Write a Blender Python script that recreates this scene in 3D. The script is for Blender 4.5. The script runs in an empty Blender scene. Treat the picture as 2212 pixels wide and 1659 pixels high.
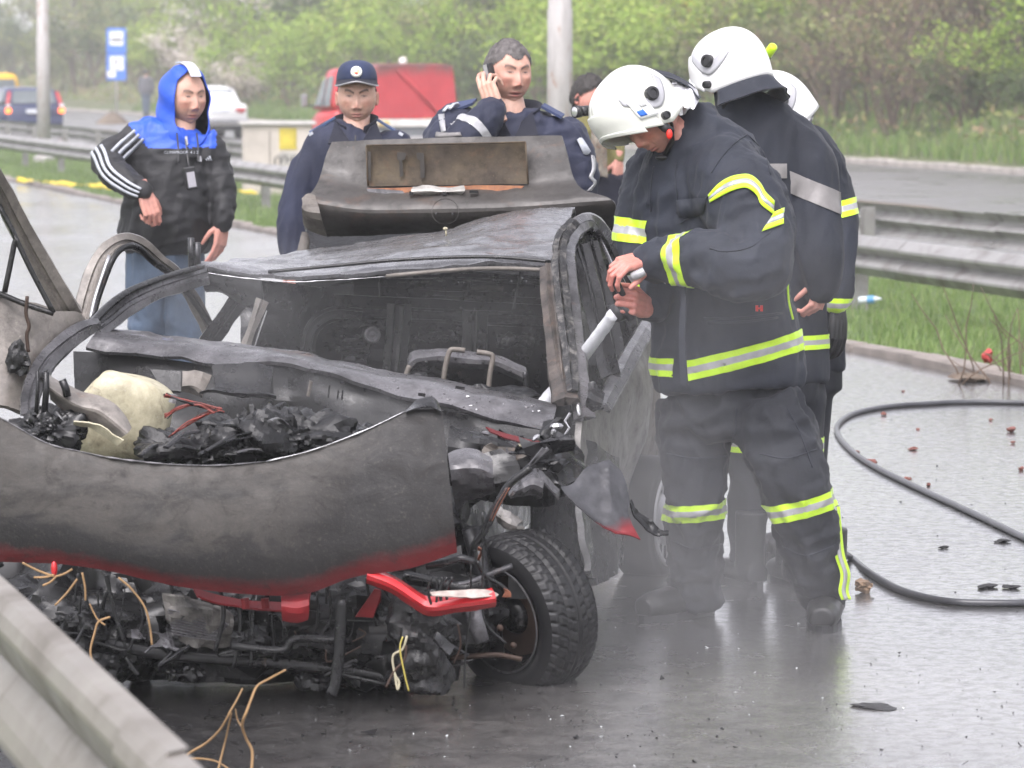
import bpy, bmesh, math, random
import numpy as np
from mathutils import Vector, Matrix, noise as mnoise
random.seed(7)
rng = np.random.default_rng(7)
S = bpy.context.scene
COL = S.collection
R = math.radians

# ------------------------------------------------------------------ camera, light, exposure
F = 7660.0                     # focal length in units of a 2212 px wide frame
CAM_H, PITCH = 1.75, R(5.07)
cam = bpy.data.cameras.new('camera')
cam.sensor_width = 36.0
cam.lens = 36.0 * F / 2212.0
cam.clip_start, cam.clip_end = 0.3, 2000
cam_ob = bpy.data.objects.new('camera', cam)
cam_ob.location = (0, 0, CAM_H)
cam_ob.rotation_euler = (math.pi / 2 - PITCH, 0, 0)
COL.objects.link(cam_ob)
S.camera = cam_ob
cam.dof.use_dof = True
cam.dof.focus_distance = 11.4
cam.dof.aperture_fstop = 7.0

W = bpy.data.worlds.new('World')
S.world = W
W.use_nodes = True
wn, wl = W.node_tree.nodes, W.node_tree.links
wn.clear()
sky = wn.new('ShaderNodeTexSky')
sky.sky_type = 'NISHITA'
sky.sun_disc = False
SUN_EL, SUN_ROT = R(58), R(200)
sky.sun_elevation, sky.sun_rotation = SUN_EL, SUN_ROT
sky.air_density, sky.dust_density, sky.ozone_density = 1.0, 4.0, 1.0
hs = wn.new('ShaderNodeHueSaturation')
hs.inputs['Saturation'].default_value = 0.16
bg = wn.new('ShaderNodeBackground')
bg.inputs['Strength'].default_value = 0.15
wo = wn.new('ShaderNodeOutputWorld')
wl.new(sky.outputs[0], hs.inputs['Color'])
tint = wn.new('ShaderNodeMix'); tint.data_type = 'RGBA'; tint.blend_type = 'MULTIPLY'
tint.inputs['Factor'].default_value = 1.0
tint.inputs[7].default_value = (1.015, .985, 1.04, 1)      # the cool cast of a rain sky
wl.new(hs.outputs[0], tint.inputs[6])
wl.new(tint.outputs[2], bg.inputs['Color'])
wl.new(bg.outputs[0], wo.inputs['Surface'])

sl = bpy.data.lights.new('sun', 'SUN')
sl.energy = 0.5
sl.angle = R(40)
sl.color = (1.0, 0.98, 0.95)
so = bpy.data.objects.new('sun', sl)
so.rotation_euler = (math.pi / 2 - SUN_EL, 0, math.pi - SUN_ROT)
COL.objects.link(so)

S.view_settings.view_transform = 'Standard'
S.view_settings.look = 'None'
S.view_settings.exposure = 1.4
S.view_settings.gamma = 1.0
S.view_settings.use_curve_mapping = False
S.render.engine = 'CYCLES'
S.cycles.use_denoising = True
try:
    S.cycles.denoiser = 'OPENIMAGEDENOISE'
except Exception:
    pass
S.cycles.max_bounces = 8
S.cycles.volume_bounces = 1
S.cycles.transparent_max_bounces = 12
S.cycles.volume_step_rate = 2.0
S.cycles.volume_max_steps = 96
S.cycles.sample_clamp_indirect = 4.0

# ------------------------------------------------------------------ where things stand
CT, ST = math.cos(PITCH), math.sin(PITCH)

def P(u, v, Y):
    """World point seen at (u, v) of a 2212 x 1659 frame, standing Y metres away."""
    x, y = (u - 1106.0) / F, (829.5 - v) / F
    d = Vector((x, CT + y * ST, -ST + y * CT))
    t = Y / d.y
    return Vector((d.x * t, Y, CAM_H + d.z * t))

def G(u, v, z=0.0):
    """Ground point under (u, v)."""
    x, y = (u - 1106.0) / F, (829.5 - v) / F
    d = Vector((x, CT + y * ST, -ST + y * CT))
    t = (z - CAM_H) / d.z
    return Vector((d.x * t, d.y * t, z))

RA = R(16.5)
RD = Vector((-math.sin(RA), math.cos(RA), 0))   # along the road, away from the camera
RN = Vector((math.cos(RA), math.sin(RA), 0))    # across the road, to the far bank

def road(d, t, z=0.0):
    """Point d metres across and t metres along the road."""
    v = RN * d + RD * t
    return Vector((v.x, v.y, z))

# ------------------------------------------------------------------ object helpers
def link(o, parent=None):
    COL.objects.link(o)
    if parent is not None:
        o.parent = parent
    return o

def tag(o, label=None, cat=None, group=None, kind=None):
    if label: o['label'] = label
    if cat: o['category'] = cat
    if group: o['group'] = group
    if kind: o['kind'] = kind
    return o

def thing(name, label, cat, loc=(0, 0, 0), group=None):
    o = bpy.data.objects.new(name, None)
    o.empty_display_size = 0.1
    o.location = loc
    COL.objects.link(o)
    return tag(o, label, cat, group)

def local(o, parent):
    """Parent o, whose mesh is in world coordinates, without moving it."""
    if parent is not None:
        o.parent = parent
        w = Vector((0, 0, 0))
        q = parent
        while q is not None:
            w += q.location
            q = q.parent
        o.location = -w
    return o

def mesh_ob(name, verts, faces, mat=None, parent=None, smooth=True, mats=None, fmat=None):
    me = bpy.data.meshes.new(name)
    me.from_pydata([tuple(v) for v in verts], [], [tuple(int(i) for i in f) for f in faces])
    if mats:
        for m in mats: me.materials.append(m)
    elif mat:
        me.materials.append(mat)
    if fmat is not None:
        me.polygons.foreach_set('material_index', np.asarray(fmat, dtype=np.int32))
    if smooth:
        me.polygons.foreach_set('use_smooth', np.ones(len(me.polygons), dtype=bool))
    me.update()
    o = bpy.data.objects.new(name, me)
    COL.objects.link(o)
    return local(o, parent)

class MB:
    """Collects shapes, links them as one mesh object."""
    def __init__(s):
        s.v, s.f, s.m = [], [], []
        s.mi = 0
    def add(s, verts, faces):
        b = len(s.v)
        s.v += [Vector(p) for p in verts]
        s.f += [tuple(i + b for i in f) for f in faces]
        s.m += [s.mi] * len(faces)
        return s
    def box(s, c, size, M=None):
        x, y, z = (k / 2 for k in size)
        vs = [Vector((sx * x, sy * y, sz * z)) for sx in (-1, 1) for sy in (-1, 1) for sz in (-1, 1)]
        if M is not None: vs = [M @ q for q in vs]
        c = Vector(c)
        return s.add([q + c for q in vs], [(0, 1, 3, 2), (4, 6, 7, 5), (0, 4, 5, 1), (2, 3, 7, 6), (0, 2, 6, 4), (1, 5, 7, 3)])
    def prism(s, poly, ext):
        """poly: 3D outline, ext: extrusion vector."""
        n = len(poly); ext = Vector(ext)
        vs = [Vector(p) for p in poly] + [Vector(p) + ext for p in poly]
        fs = [tuple(range(n - 1, -1, -1)), tuple(range(n, 2 * n))]
        fs += [(i, (i + 1) % n, n + (i + 1) % n, n + i) for i in range(n)]
        return s.add(vs, fs)
    def tube(s, path, rad, n=8, cap=True, flat=None, closed=False, up=None):
        """Swept tube; rad: number or list; flat: (a, b) section factors."""
        path = [Vector(p) for p in path]
        m = len(path)
        rs = [rad] * m if not hasattr(rad, '__len__') else list(rad)
        fa, fb = flat or (1, 1)
        T = []
        for i in range(m):
            if closed:
                d = path[(i + 1) % m] - path[i - 1]
            else:
                d = path[min(i + 1, m - 1)] - path[max(i - 1, 0)]
            T.append(d.normalized() if d.length > 1e-9 else Vector((0, 0, 1)))
        u = Vector(up) if up is not None else (Vector((0, 0, 1)) if abs(T[0].z) < .9 else Vector((0, 1, 0)))
        u = (u - T[0] * u.dot(T[0])).normalized()
        vs = []
        for i in range(m):
            u = (u - T[i] * u.dot(T[i]))
            u = u.normalized() if u.length > 1e-6 else T[i].orthogonal().normalized()
            w = T[i].cross(u)
            for k in range(n):
                a = 2 * math.pi * k / n
                vs.append(path[i] + (u * math.cos(a) * fa + w * math.sin(a) * fb) * rs[i])
        fs = []
        for i in range(m if closed else m - 1):
            j = (i + 1) % m
            for k in range(n):
                k2 = (k + 1) % n
                fs.append((i * n + k, i * n + k2, j * n + k2, j * n + k))
        if cap and not closed:
            fs.append(tuple(range(n - 1, -1, -1)))
            fs.append(tuple((m - 1) * n + k for k in range(n)))
        return s.add(vs, fs)
    def lathe(s, prof, M, n=32, a0=0, a1=2 * math.pi):
        """prof: list of (r, z); M: matrix placing the local z axis."""
        full = abs(a1 - a0 - 2 * math.pi) < 1e-6
        k = n if full else n + 1
        vs = [M @ Vector((r * math.cos(a0 + (a1 - a0) * i / n), r * math.sin(a0 + (a1 - a0) * i / n), z)) for r, z in prof for i in range(k)]
        fs = []
        for j in range(len(prof) - 1):
            for i in range(n):
                i2 = (i + 1) % k
                fs.append((j * k + i, j * k + i2, (j + 1) * k + i2, (j + 1) * k + i))
        return s.add(vs, fs)
    def ball(s, c, r, M=None, nu=12, nv=8):
        """Ellipsoid; r: number or three radii."""
        r = Vector((r, r, r)) if not hasattr(r, '__len__') else Vector(r)
        c = Vector(c)
        vs = []
        for j in range(nv + 1):
            th = math.pi * j / nv
            for i in range(nu):
                ph = 2 * math.pi * i / nu
                q = Vector((r.x * math.sin(th) * math.cos(ph), r.y * math.sin(th) * math.sin(ph), r.z * math.cos(th)))
                if M is not None: q = M @ q
                vs.append(q + c)
        fs = [(j * nu + i, (j + 1) * nu + i, (j + 1) * nu + (i + 1) % nu, j * nu + (i + 1) % nu) for j in range(nv) for i in range(nu)]
        return s.add(vs, fs)
    def build(s, name, mat=None, parent=None, smooth=False, mats=None):
        o = mesh_ob(name, s.v, s.f, mat, parent, smooth, mats, s.m if mats else None)
        return o

def smooth_path(pts, k=6, closed=False):
    """Catmull-Rom through pts."""
    pts = [Vector(p) for p in pts]
    n = len(pts)
    out = []
    segs = n if closed else n - 1
    for i in range(segs):
        if closed:
            a, b, c, d = pts[i - 1], pts[i], pts[(i + 1) % n], pts[(i + 2) % n]
        else:
            a = pts[i - 1] if i > 0 else pts[0] * 2 - pts[1]
            b, c = pts[i], pts[i + 1]
            d = pts[i + 2] if i + 2 < n else pts[-1] * 2 - pts[-2]
        for j in range(k):
            t = j / k
            out.append(0.5 * ((2 * b) + (c - a) * t + (2 * a - 5 * b + 4 * c - d) * t * t + (3 * b - a - 3 * c + d) * t ** 3))
    if not closed: out.append(pts[-1])
    return out

# vectorised value noise
_perm = np.random.default_rng(3).permutation(512).astype(np.int64)
_val = np.random.default_rng(4).uniform(-1, 1, 512)
def vnoise(p):
    p = np.asarray(p, float)
    i = np.floor(p).astype(np.int64)
    f = p - i
    f = f * f * f * (f * (f * 6 - 15) + 10)
    def h(a, b, c):
        return _val[_perm[(_perm[(_perm[a & 511] + b) & 511] + c) & 511]]
    x, y, z = i[:, 0], i[:, 1], i[:, 2]
    fx, fy, fz = f[:, 0], f[:, 1], f[:, 2]
    c00 = h(x, y, z) * (1 - fx) + h(x + 1, y, z) * fx
    c10 = h(x, y + 1, z) * (1 - fx) + h(x + 1, y + 1, z) * fx
    c01 = h(x, y, z + 1) * (1 - fx) + h(x + 1, y, z + 1) * fx
    c11 = h(x, y + 1, z + 1) * (1 - fx) + h(x + 1, y + 1, z + 1) * fx
    return (c00 * (1 - fy) + c10 * fy) * (1 - fz) + (c01 * (1 - fy) + c11 * fy) * fz
def fbm(p, oct=3, gain=.5):
    p = np.asarray(p, float); a = 1; o = 0
    for k in range(oct):
        o = o + a * vnoise(p + 17.3 * k); p = p * 2.03; a *= gain
    return o

def sheet(name, grid, mat, parent=None, sub=6, thick=0.0015, crumple=0.0, freq=9.0, seed=0, mats=None, holes=None, smooth=True, sharp=20, sub2=None):
    """Sheet metal through a grid (rows of points) of 3D control points."""
    rows = [smooth_path(r, sub) for r in grid]
    cols = list(zip(*rows))
    full = [smooth_path(c, sub2 or sub) for c in cols]      # [col][row]
    nc, nr = len(full), len(full[0])
    V = np.array([[tuple(full[c][r]) for c in range(nc)] for r in range(nr)])
    du = np.gradient(V, axis=1); dv = np.gradient(V, axis=0)
    N = np.cross(du, dv)
    N /= np.linalg.norm(N, axis=2, keepdims=True) + 1e-9
    if crumple:
        q = V.reshape(-1, 3) * freq + seed * 11.7
        h = .55 * fbm(q, 3) + 1.1 * np.abs(vnoise(q * .8 + 5)) + .7 * np.abs(vnoise(q * 1.9 + 9)) + .35 * np.abs(vnoise(q * 4.1 + 3)) - .6
        V = V + N * (h.reshape(nr, nc, 1) * crumple)
    A = V.reshape(-1, 3); B = (V - N * thick).reshape(-1, 3)
    n = nr * nc
    fs = []
    for r in range(nr - 1):
        for c in range(nc - 1):
            if holes and holes(r / (nr - 1), c / (nc - 1)): continue
            a = r * nc + c
            fs.append((a, a + 1, a + nc + 1, a + nc))
            fs.append((n + a, n + a + nc, n + a + nc + 1, n + a + 1))
    # rims
    ed = {}
    for f in fs:
        for i in range(4):
            e = (f[i], f[(i + 1) % 4])
            ed[e] = ed.get(e, 0) + 1
    rim = [(a, b) for (a, b) in ed if (b, a) not in ed and a < n and b < n]
    for a, b in rim:
        fs.append((b, a, n + a, n + b))
    o = mesh_ob(name, np.vstack([A, B]), fs, mat, parent, smooth, mats)
    uv = o.data.uv_layers.new(name='UVMap')
    cc, rr_ = np.meshgrid(np.linspace(0, 1, nc), np.linspace(1, 0, nr))
    q = np.stack([cc.ravel(), rr_.ravel()], 1); q = np.vstack([q, q])
    li = np.empty(len(o.data.loops), dtype=np.int32); o.data.loops.foreach_get('vertex_index', li)
    uv.data.foreach_set('uv', q[li].ravel())
    if sharp: o.data.set_sharp_from_angle(angle=R(sharp))
    return o

# ------------------------------------------------------------------ materials
def nt(name):
    m = bpy.data.materials.new(name)
    m.use_nodes = True
    n = m.node_tree.nodes
    b = n['Principled BSDF']
    return m, n, m.node_tree.links, b

def srgb(r, g, b):
    f = lambda c: (c / 12.92 if c <= .04045 else ((c + .055) / 1.055) ** 2.4)
    return (f(r / 255), f(g / 255), f(b / 255), 1)

def texco(n, l, kind='Object', scale=None):
    t = n.new('ShaderNodeTexCoord')
    o = t.outputs[kind]
    if scale is not None:
        mp = n.new('ShaderNodeMapping')
        mp.inputs['Scale'].default_value = scale if hasattr(scale, '__len__') else (scale,) * 3
        l.new(o, mp.inputs['Vector']); o = mp.outputs[0]
    return o

def noise_node(n, l, co, scale, detail=4, rough=.55, dist=0.0):
    t = n.new('ShaderNodeTexNoise')
    t.inputs['Scale'].default_value = scale
    t.inputs['Detail'].default_value = detail
    t.inputs['Roughness'].default_value = rough
    t.inputs['Distortion'].default_value = dist
    l.new(co, t.inputs['Vector'])
    return t.outputs['Fac']

def ramp(n, l, fac, stops, interp='LINEAR'):
    r = n.new('ShaderNodeValToRGB')
    r.color_ramp.interpolation = interp
    e = r.color_ramp.elements
    while len(e) > 1: e.remove(e[-1])
    e[0].position, e[0].color = stops[0][0], (*stops[0][1][:3], 1)
    for p, c in stops[1:]:
        k = e.new(p); k.color = (*c[:3], 1)
    l.new(fac, r.inputs['Fac'])
    return r.outputs['Color']

def mix(n, l, fac, a, b, blend='MIX'):
    m = n.new('ShaderNodeMix')
    m.data_type = 'RGBA'; m.blend_type = blend
    for sock, v in ((m.inputs['Factor'], fac), (m.inputs[6], a), (m.inputs[7], b)):
        if hasattr(v, 'links') or hasattr(v, 'is_linked'): l.new(v, sock)
        elif isinstance(v, (int, float)): sock.default_value = v
        else: sock.default_value = (*v[:3], 1)
    return m.outputs[2]

def g1(v): return (v, v, v)

def maprange(n, l, v, a, b, c, d):
    m = n.new('ShaderNodeMapRange')
    m.inputs[1].default_value, m.inputs[2].default_value = a, b
    m.inputs[3].default_value, m.inputs[4].default_value = c, d
    l.new(v, m.inputs[0])
    return m.outputs[0]

def bump(n, l, b, h, strength=.3, dist=.01, prev=None):
    k = n.new('ShaderNodeBump')
    k.inputs['Strength'].default_value = strength
    k.inputs['Distance'].default_value = dist
    l.new(h, k.inputs['Height'])
    if prev is not None: l.new(prev, k.inputs['Normal'])
    l.new(k.outputs[0], b.inputs['Normal'])
    return k.outputs[0]

def simple(name, col, rough=.6, metal=0.0, var=.18, scale=6.0, bmp=0.0, bscale=60.0, spec=.5, coat=0.0):
    """Paint or plastic or cloth: one colour with uneven tone and fine relief."""
    m, n, l, b = nt(name)
    co = texco(n, l)
    f = noise_node(n, l, co, scale, 5)
    c = Vector(col[:3])
    l.new(ramp(n, l, f, [(.3, c * (1 - var)), (.7, c * (1 + var))]), b.inputs['Base Color'])
    b.inputs['Roughness'].default_value = rough
    b.inputs['Metallic'].default_value = metal
    b.inputs['Specular IOR Level'].default_value = spec
    if coat: b.inputs['Coat Weight'].default_value = coat
    if bmp:
        bump(n, l, b, noise_node(n, l, co, bscale, 4), bmp, .004)
    return m
# ================================================================== SETTING
def ground_mat(name, stops, scale, rough, bmp=.4, bscale=25):
    m, n, l, b = nt(name)
    co = texco(n, l)
    f = noise_node(n, l, co, scale, 8, .62)
    l.new(ramp(n, l, f, stops), b.inputs['Base Color'])
    b.inputs['Roughness'].default_value = rough
    bump(n, l, b, noise_node(n, l, co, bscale, 5), bmp, .03)
    return m

def wet_asphalt():
    m, n, l, b = nt('wet_asphalt')
    co = texco(n, l)
    rot = n.new('ShaderNodeMapping')
    rot.inputs['Rotation'].default_value = (0, 0, -RA)
    rot.inputs['Scale'].default_value = (1.0, .45, 1)
    l.new(co, rot.inputs['Vector'])
    lane = rot.outputs[0]
    big = noise_node(n, l, lane, .9, 6, .6, .4)
    mid = noise_node(n, l, co, 7, 6, .65)
    fine = noise_node(n, l, co, 85, 5, .7)
    vor = n.new('ShaderNodeTexVoronoi'); vor.inputs['Scale'].default_value = 110
    l.new(co, vor.inputs['Vector'])
    base = ramp(n, l, fine, [(.3, g1(.055)), (.55, g1(.095)), (.75, (.165, .16, .155))])
    # soot and foam washed out round the wreck
    def blob(c, rx, ry, ang=0.0):
        mp = n.new('ShaderNodeMapping'); mp.vector_type = 'TEXTURE'
        mp.inputs['Location'].default_value = (c[0], c[1], 0)
        mp.inputs['Rotation'].default_value = (0, 0, ang)
        mp.inputs['Scale'].default_value = (rx, ry, 1)
        l.new(co, mp.inputs['Vector'])
        ln = n.new('ShaderNodeVectorMath'); ln.operation = 'LENGTH'
        l.new(mp.outputs[0], ln.inputs[0])
        ad = n.new('ShaderNodeMath'); ad.operation = 'MULTIPLY_ADD'
        l.new(mid, ad.inputs[0]); ad.inputs[1].default_value = .9
        l.new(ln.outputs['Value'], ad.inputs[2])
        return maprange(n, l, ad.outputs[0], 1.75, 1.15, 0, 1)
    soot = blob((-.45, 9.75), 1.5, 1.65, R(9))
    base = mix(n, l, soot, base, (.018, .017, .017))
    ash = blob((.35, 9.5), 1.25, 1.5, R(10))
    ashn = noise_node(n, l, co, 60, 4, .8)
    k = n.new('ShaderNodeMath'); k.operation = 'MULTIPLY'
    l.new(ash, k.inputs[0]); l.new(maprange(n, l, ashn, .53, .70, 0, .6), k.inputs[1])
    base = mix(n, l, k.outputs[0], base, (.30, .30, .31))
    scum = blob((.95, 9.0), 1.45, 1.5)
    k2 = n.new('ShaderNodeMath'); k2.operation = 'MULTIPLY'
    l.new(scum, k2.inputs[0]); l.new(maprange(n, l, noise_node(n, l, co, 9, 7, .75), .36, .62, .35, 1.0), k2.inputs[1])
    base = mix(n, l, k2.outputs[0], base, (.14, .134, .128))
    l.new(base, b.inputs['Base Color'])
    wet = maprange(n, l, big, .35, .62, .09, .24)
    w2 = n.new('ShaderNodeMath'); w2.operation = 'MULTIPLY_ADD'
    l.new(maprange(n, l, mid, .5, .75, 0, .22), w2.inputs[0]); w2.inputs[1].default_value = 1
    l.new(wet, w2.inputs[2])
    l.new(w2.outputs[0], b.inputs['Roughness'])
    b.inputs['Specular IOR Level'].default_value = .5
    p2 = bump(n, l, b, fine, .22, .006)
    bump(n, l, b, vor.outputs['Distance'], .25, .003, p2)
    # film of water over the stones: smooth, broken where stones stand proud
    b.inputs['Coat IOR'].default_value = 1.6
    spk = noise_node(n, l, co, 22, 6, .72)
    wmul = n.new('ShaderNodeMath'); wmul.operation = 'MULTIPLY'
    l.new(maprange(n, l, fine, .54, .70, 1.0, .35), wmul.inputs[0]); l.new(maprange(n, l, spk, .46, .60, 1.0, .42), wmul.inputs[1])
    l.new(wmul.outputs[0], b.inputs['Coat Weight'])
    near = blob((.5, 9.0), 1.9, 2.4)
    rr = n.new('ShaderNodeMath'); rr.operation = 'MULTIPLY_ADD'; l.new(near, rr.inputs[0]); rr.inputs[1].default_value = .13
    l.new(maprange(n, l, big, .35, .65, .05, .17), rr.inputs[2]); l.new(rr.outputs[0], b.inputs['Coat Roughness'])
    k = n.new('ShaderNodeBump'); k.inputs['Strength'].default_value = .14; k.inputs['Distance'].default_value = .02
    l.new(noise_node(n, l, co, 16, 4, .6), k.inputs['Height']); l.new(k.outputs[0], b.inputs['Coat Normal'])
    return m

def strip(name, d0, d1, t0, t1, z0, z1, mat, nd=1, ntt=1, wob=0.0, kind='structure'):
    vs, fs = [], []
    for j in range(ntt + 1):
        for i in range(nd + 1):
            a, c = i / nd, j / ntt
            w = wob * (vnoise([[t0 + (t1 - t0) * c * 1.7, d0, i * 3.1]])[0]) if wob else 0
            vs.append(road(d0 + (d1 - d0) * a + w, t0 + (t1 - t0) * c, z0 + (z1 - z0) * a))
    for j in range(ntt):
        for i in range(nd):
            k = j * (nd + 1) + i
            fs.append((k, k + 1, k + nd + 2, k + nd + 1))
    o = mesh_ob(name, vs, fs, mat, smooth=False)
    o['kind'] = kind
    return o

M_asph = wet_asphalt()
M_soil = ground_mat('soil', [(.3, (.07, .05, .035)), (.5, (.12, .09, .065)), (.7, (.2, .16, .12))], 1.4, .9)
M_turf = ground_mat('turf', [(.3, (.05, .085, .02)), (.52, (.075, .12, .028)), (.72, (.13, .12, .06))], 2.2, .95)
M_bank = ground_mat('bank_soil', [(.3, (.055, .055, .025)), (.5, (.08, .10, .035)), (.68, (.14, .115, .07))], .55, .95, .8, 6)

strip('ground', -400, 700, -300, 1200, -.75, -.75, M_turf)
strip('road', .3, 8.27, -20, 330, 0, 0, M_asph)
strip('near_verge', -60, .3, -60, 330, -.004, -.004, M_turf, 8, 40)

def old_asphalt():
    m, n, l, b = nt('old_asphalt')
    co = texco(n, l)
    a = noise_node(n, l, co, .6, 6, .6)
    f = noise_node(n, l, co, 40, 4, .7)
    l.new(mix(n, l, f, ramp(n, l, a, [(.3, (.075, .073, .072)), (.7, (.125, .12, .115))]), (.15, .145, .14), 'MIX'), b.inputs['Base Color'])
    l.new(maprange(n, l, a, .35, .65, .22, .5), b.inputs['Roughness'])
    bump(n, l, b, f, .2, .01)
    return m
M_oldasph = old_asphalt()
strip('far_road', 15.2, 27.16, 10, 330, -.16, -.16, M_oldasph)
strip('dirt_shoulder', 17.3, 19.5, 20, 260, -.155, -.156, M_soil, 1, 120, .35)
strip('median_ground', 8.3, 10.4, 5, 240, -.02, -.14, M_turf, 4, 60)
strip('median_strip', 10.4, 15.2, 5, 240, -.14, -.2, M_turf, 4, 60)

# kerbs: every stone a piece
def kerb(name, d, w, h, z, t0, t1, L, mat, far):
    root = strip(name, d, d + w, t0, t1, z - .02, z - .02, mat)
    root.location.z -= .08
    rr = random.Random(5)
    ms = []
    for k in range(4):
        mb = MB()
        j = lambda s: rr.uniform(-s, s)
        hx, hy, hz = w / 2, L / 2 - .012, h
        vs = []
        for (sx, sy, zz, ins) in [(sx, sy, zz, ins) for zz, ins in ((-.1, 0), (hz - .02, 0), (hz, .018)) for (sx, sy) in ((-1, -1), (1, -1), (1, 1), (-1, 1))]:
            vs.append(Vector((sx * (hx - ins) + j(.008), sy * (hy - ins) + j(.01), zz + (j(.008) if zz > 0 else 0))))
        fs = [(0, 1, 5, 4), (1, 2, 6, 5), (2, 3, 7, 6), (3, 0, 4, 7), (4, 5, 9, 8), (5, 6, 10, 9), (6, 7, 11, 10), (7, 4, 8, 11), (8, 9, 10, 11)]
        me = bpy.data.meshes.new('kerb_stone')
        me.from_pydata(vs, [], fs); me.materials.append(mat)
        ms.append(me)
    t = t0; i = 0
    while t < t1:
        o = bpy.data.objects.new('kerb_stone', ms[rr.randrange(4)])
        q = road(d + w / 2 + rr.uniform(-.012, .012), t, z + rr.uniform(-.012, .01) + .08)
        o.location = q
        o.rotation_euler = (0, rr.uniform(-.02, .02), RA + rr.uniform(-.008, .008))
        link(o, root)
        t += L; i += 1
    return root
M_kerb = simple('kerb_concrete', (.2, .175, .155), .75, 0, .35, 3.5, .5, 40)
M_kerb2 = simple('pale_kerb_concrete', (.36, .33, .3), .8, 0, .3, 2.5, .4, 30)
kerb('kerb', 8.27, .14, .07, -.02, 14, 75, 1.0, M_kerb, False)
kerb('far_kerb', 27.16, .22, .12, -.16, 38, 175, 1.0, M_kerb2, True)

# hillside
def bank_z(d, t):
    e = max(0.0, d - 27.4)
    if e < 1.2: z = -.05 + e * .22
    elif e < 9: z = .21 + (e - 1.2) * .40
    elif e < 22: z = 3.33 + (e - 9) * .13
    else: z = 5.02 + (e - 22) * .02
    if e > .5:
        z += (mnoise.noise((d * .16, t * .1, 1.3)) * .8 + mnoise.noise((d * .6, t * .45, 7)) * .25) * min(1, (e - .5) / 4)
    return z
vs, fs = [], []
ds = [27.38, 28, 28.8, 30, 31.5, 33, 35, 37, 39, 42, 45, 50, 60, 80, 120]
ts = [i * 4 - 60 for i in range(130)]
for t in ts:
    for d in ds:
        vs.append(road(d, t, bank_z(d, t)))
nd = len(ds)
for j in range(len(ts) - 1):
    for i in range(nd - 1):
        k = j * nd + i
        fs.append((k, k + 1, k + nd + 1, k + nd))
hill = mesh_ob('hillside', vs, fs, M_bank, smooth=True)
hill['kind'] = 'structure'

# grass
def leaf_mat(name, cols, rough=.6, trans=.25):
    m, n, l, b = nt(name)
    geo = n.new('ShaderNodeNewGeometry')
    oi = n.new('ShaderNodeObjectInfo')
    ad = n.new('ShaderNodeMath'); ad.operation = 'MULTIPLY_ADD'
    l.new(oi.outputs['Random'], ad.inputs[0]); ad.inputs[1].default_value = .35
    l.new(geo.outputs['Random Per Island'], ad.inputs[2])
    mo = n.new('ShaderNodeMath'); mo.operation = 'MULTIPLY'; mo.inputs[1].default_value = .74
    l.new(ad.outputs[0], mo.inputs[0])
    st = [(i / (len(cols) - 1), c) for i, c in enumerate(cols)]
    c = ramp(n, l, mo.outputs[0], st)
    l.new(c, b.inputs['Base Color'])
    b.inputs['Roughness'].default_value = rough
    b.inputs['Specular IOR Level'].default_value = .25
    if trans:
        tr = n.new('ShaderNodeBsdfTranslucent'); l.new(c, tr.inputs['Color'])
        ms = n.new('ShaderNodeMixShader'); ms.inputs[0].default_value = trans
        l.new(b.outputs[0], ms.inputs[1]); l.new(tr.outputs[0], ms.inputs[2])
        l.new(ms.outputs[0], n['Material Output'].inputs['Surface'])
    return m
M_grass = leaf_mat('grass_blades', [(.11, .18, .05), (.17, .255, .075), (.21, .28, .10), (.28, .26, .15)])
M_grass2 = leaf_mat('verge_grass', [(0.082, 0.153, 0.032), (0.139, 0.236, 0.047), (0.228, 0.262, 0.096)])

def grass(name, pts, h, w, mat, per=1):
    """One blade (a bent two-segment leaf) per point."""
    n = len(pts)
    base = np.array(pts)
    a = rng.uniform(0, 2 * np.pi, n); hh = h * rng.uniform(.45, 1.25, n); ww = w * rng.uniform(.6, 1.3, n)
    dx, dy = np.cos(a), np.sin(a)
    lean = hh * rng.uniform(.1, .6, n); la = rng.uniform(0, 2 * np.pi, n)
    lx, ly = np.cos(la) * lean, np.sin(la) * lean
    V = np.zeros((n, 5, 3))
    V[:, 0] = base + np.stack([-dx * ww, -dy * ww, 0 * ww], 1)
    V[:, 1] = base + np.stack([dx * ww, dy * ww, 0 * ww], 1)
    V[:, 2] = base + np.stack([lx * .35 + dx * ww * .7, ly * .35 + dy * ww * .7, hh * .6], 1)
    V[:, 3] = base + np.stack([lx * .35 - dx * ww * .7, ly * .35 - dy * ww * .7, hh * .6], 1)
    V[:, 4] = base + np.stack([lx, ly, hh], 1)
    me = bpy.data.meshes.new(name)
    me.vertices.add(n * 5); me.vertices.foreach_set('co', V.ravel())
    b = np.arange(n)[:, None] * 5
    loops = np.concatenate([b + np.array([[0, 1, 2, 3]]), b + np.array([[3, 2, 4]])], 1).ravel()
    me.loops.add(n * 7); me.loops.foreach_set('vertex_index', loops.astype(np.int32))
    me.polygons.add(n * 2)
    st = (np.arange(n)[:, None] * 7 + np.array([[0, 4]])).ravel()
    me.polygons.foreach_set('loop_start', st.astype(np.int32))
    me.materials.append(mat)
    me.update(calc_edges=True)
    o = bpy.data.objects.new(name, me); COL.objects.link(o)
    o['kind'] = 'stuff'
    return o

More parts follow.
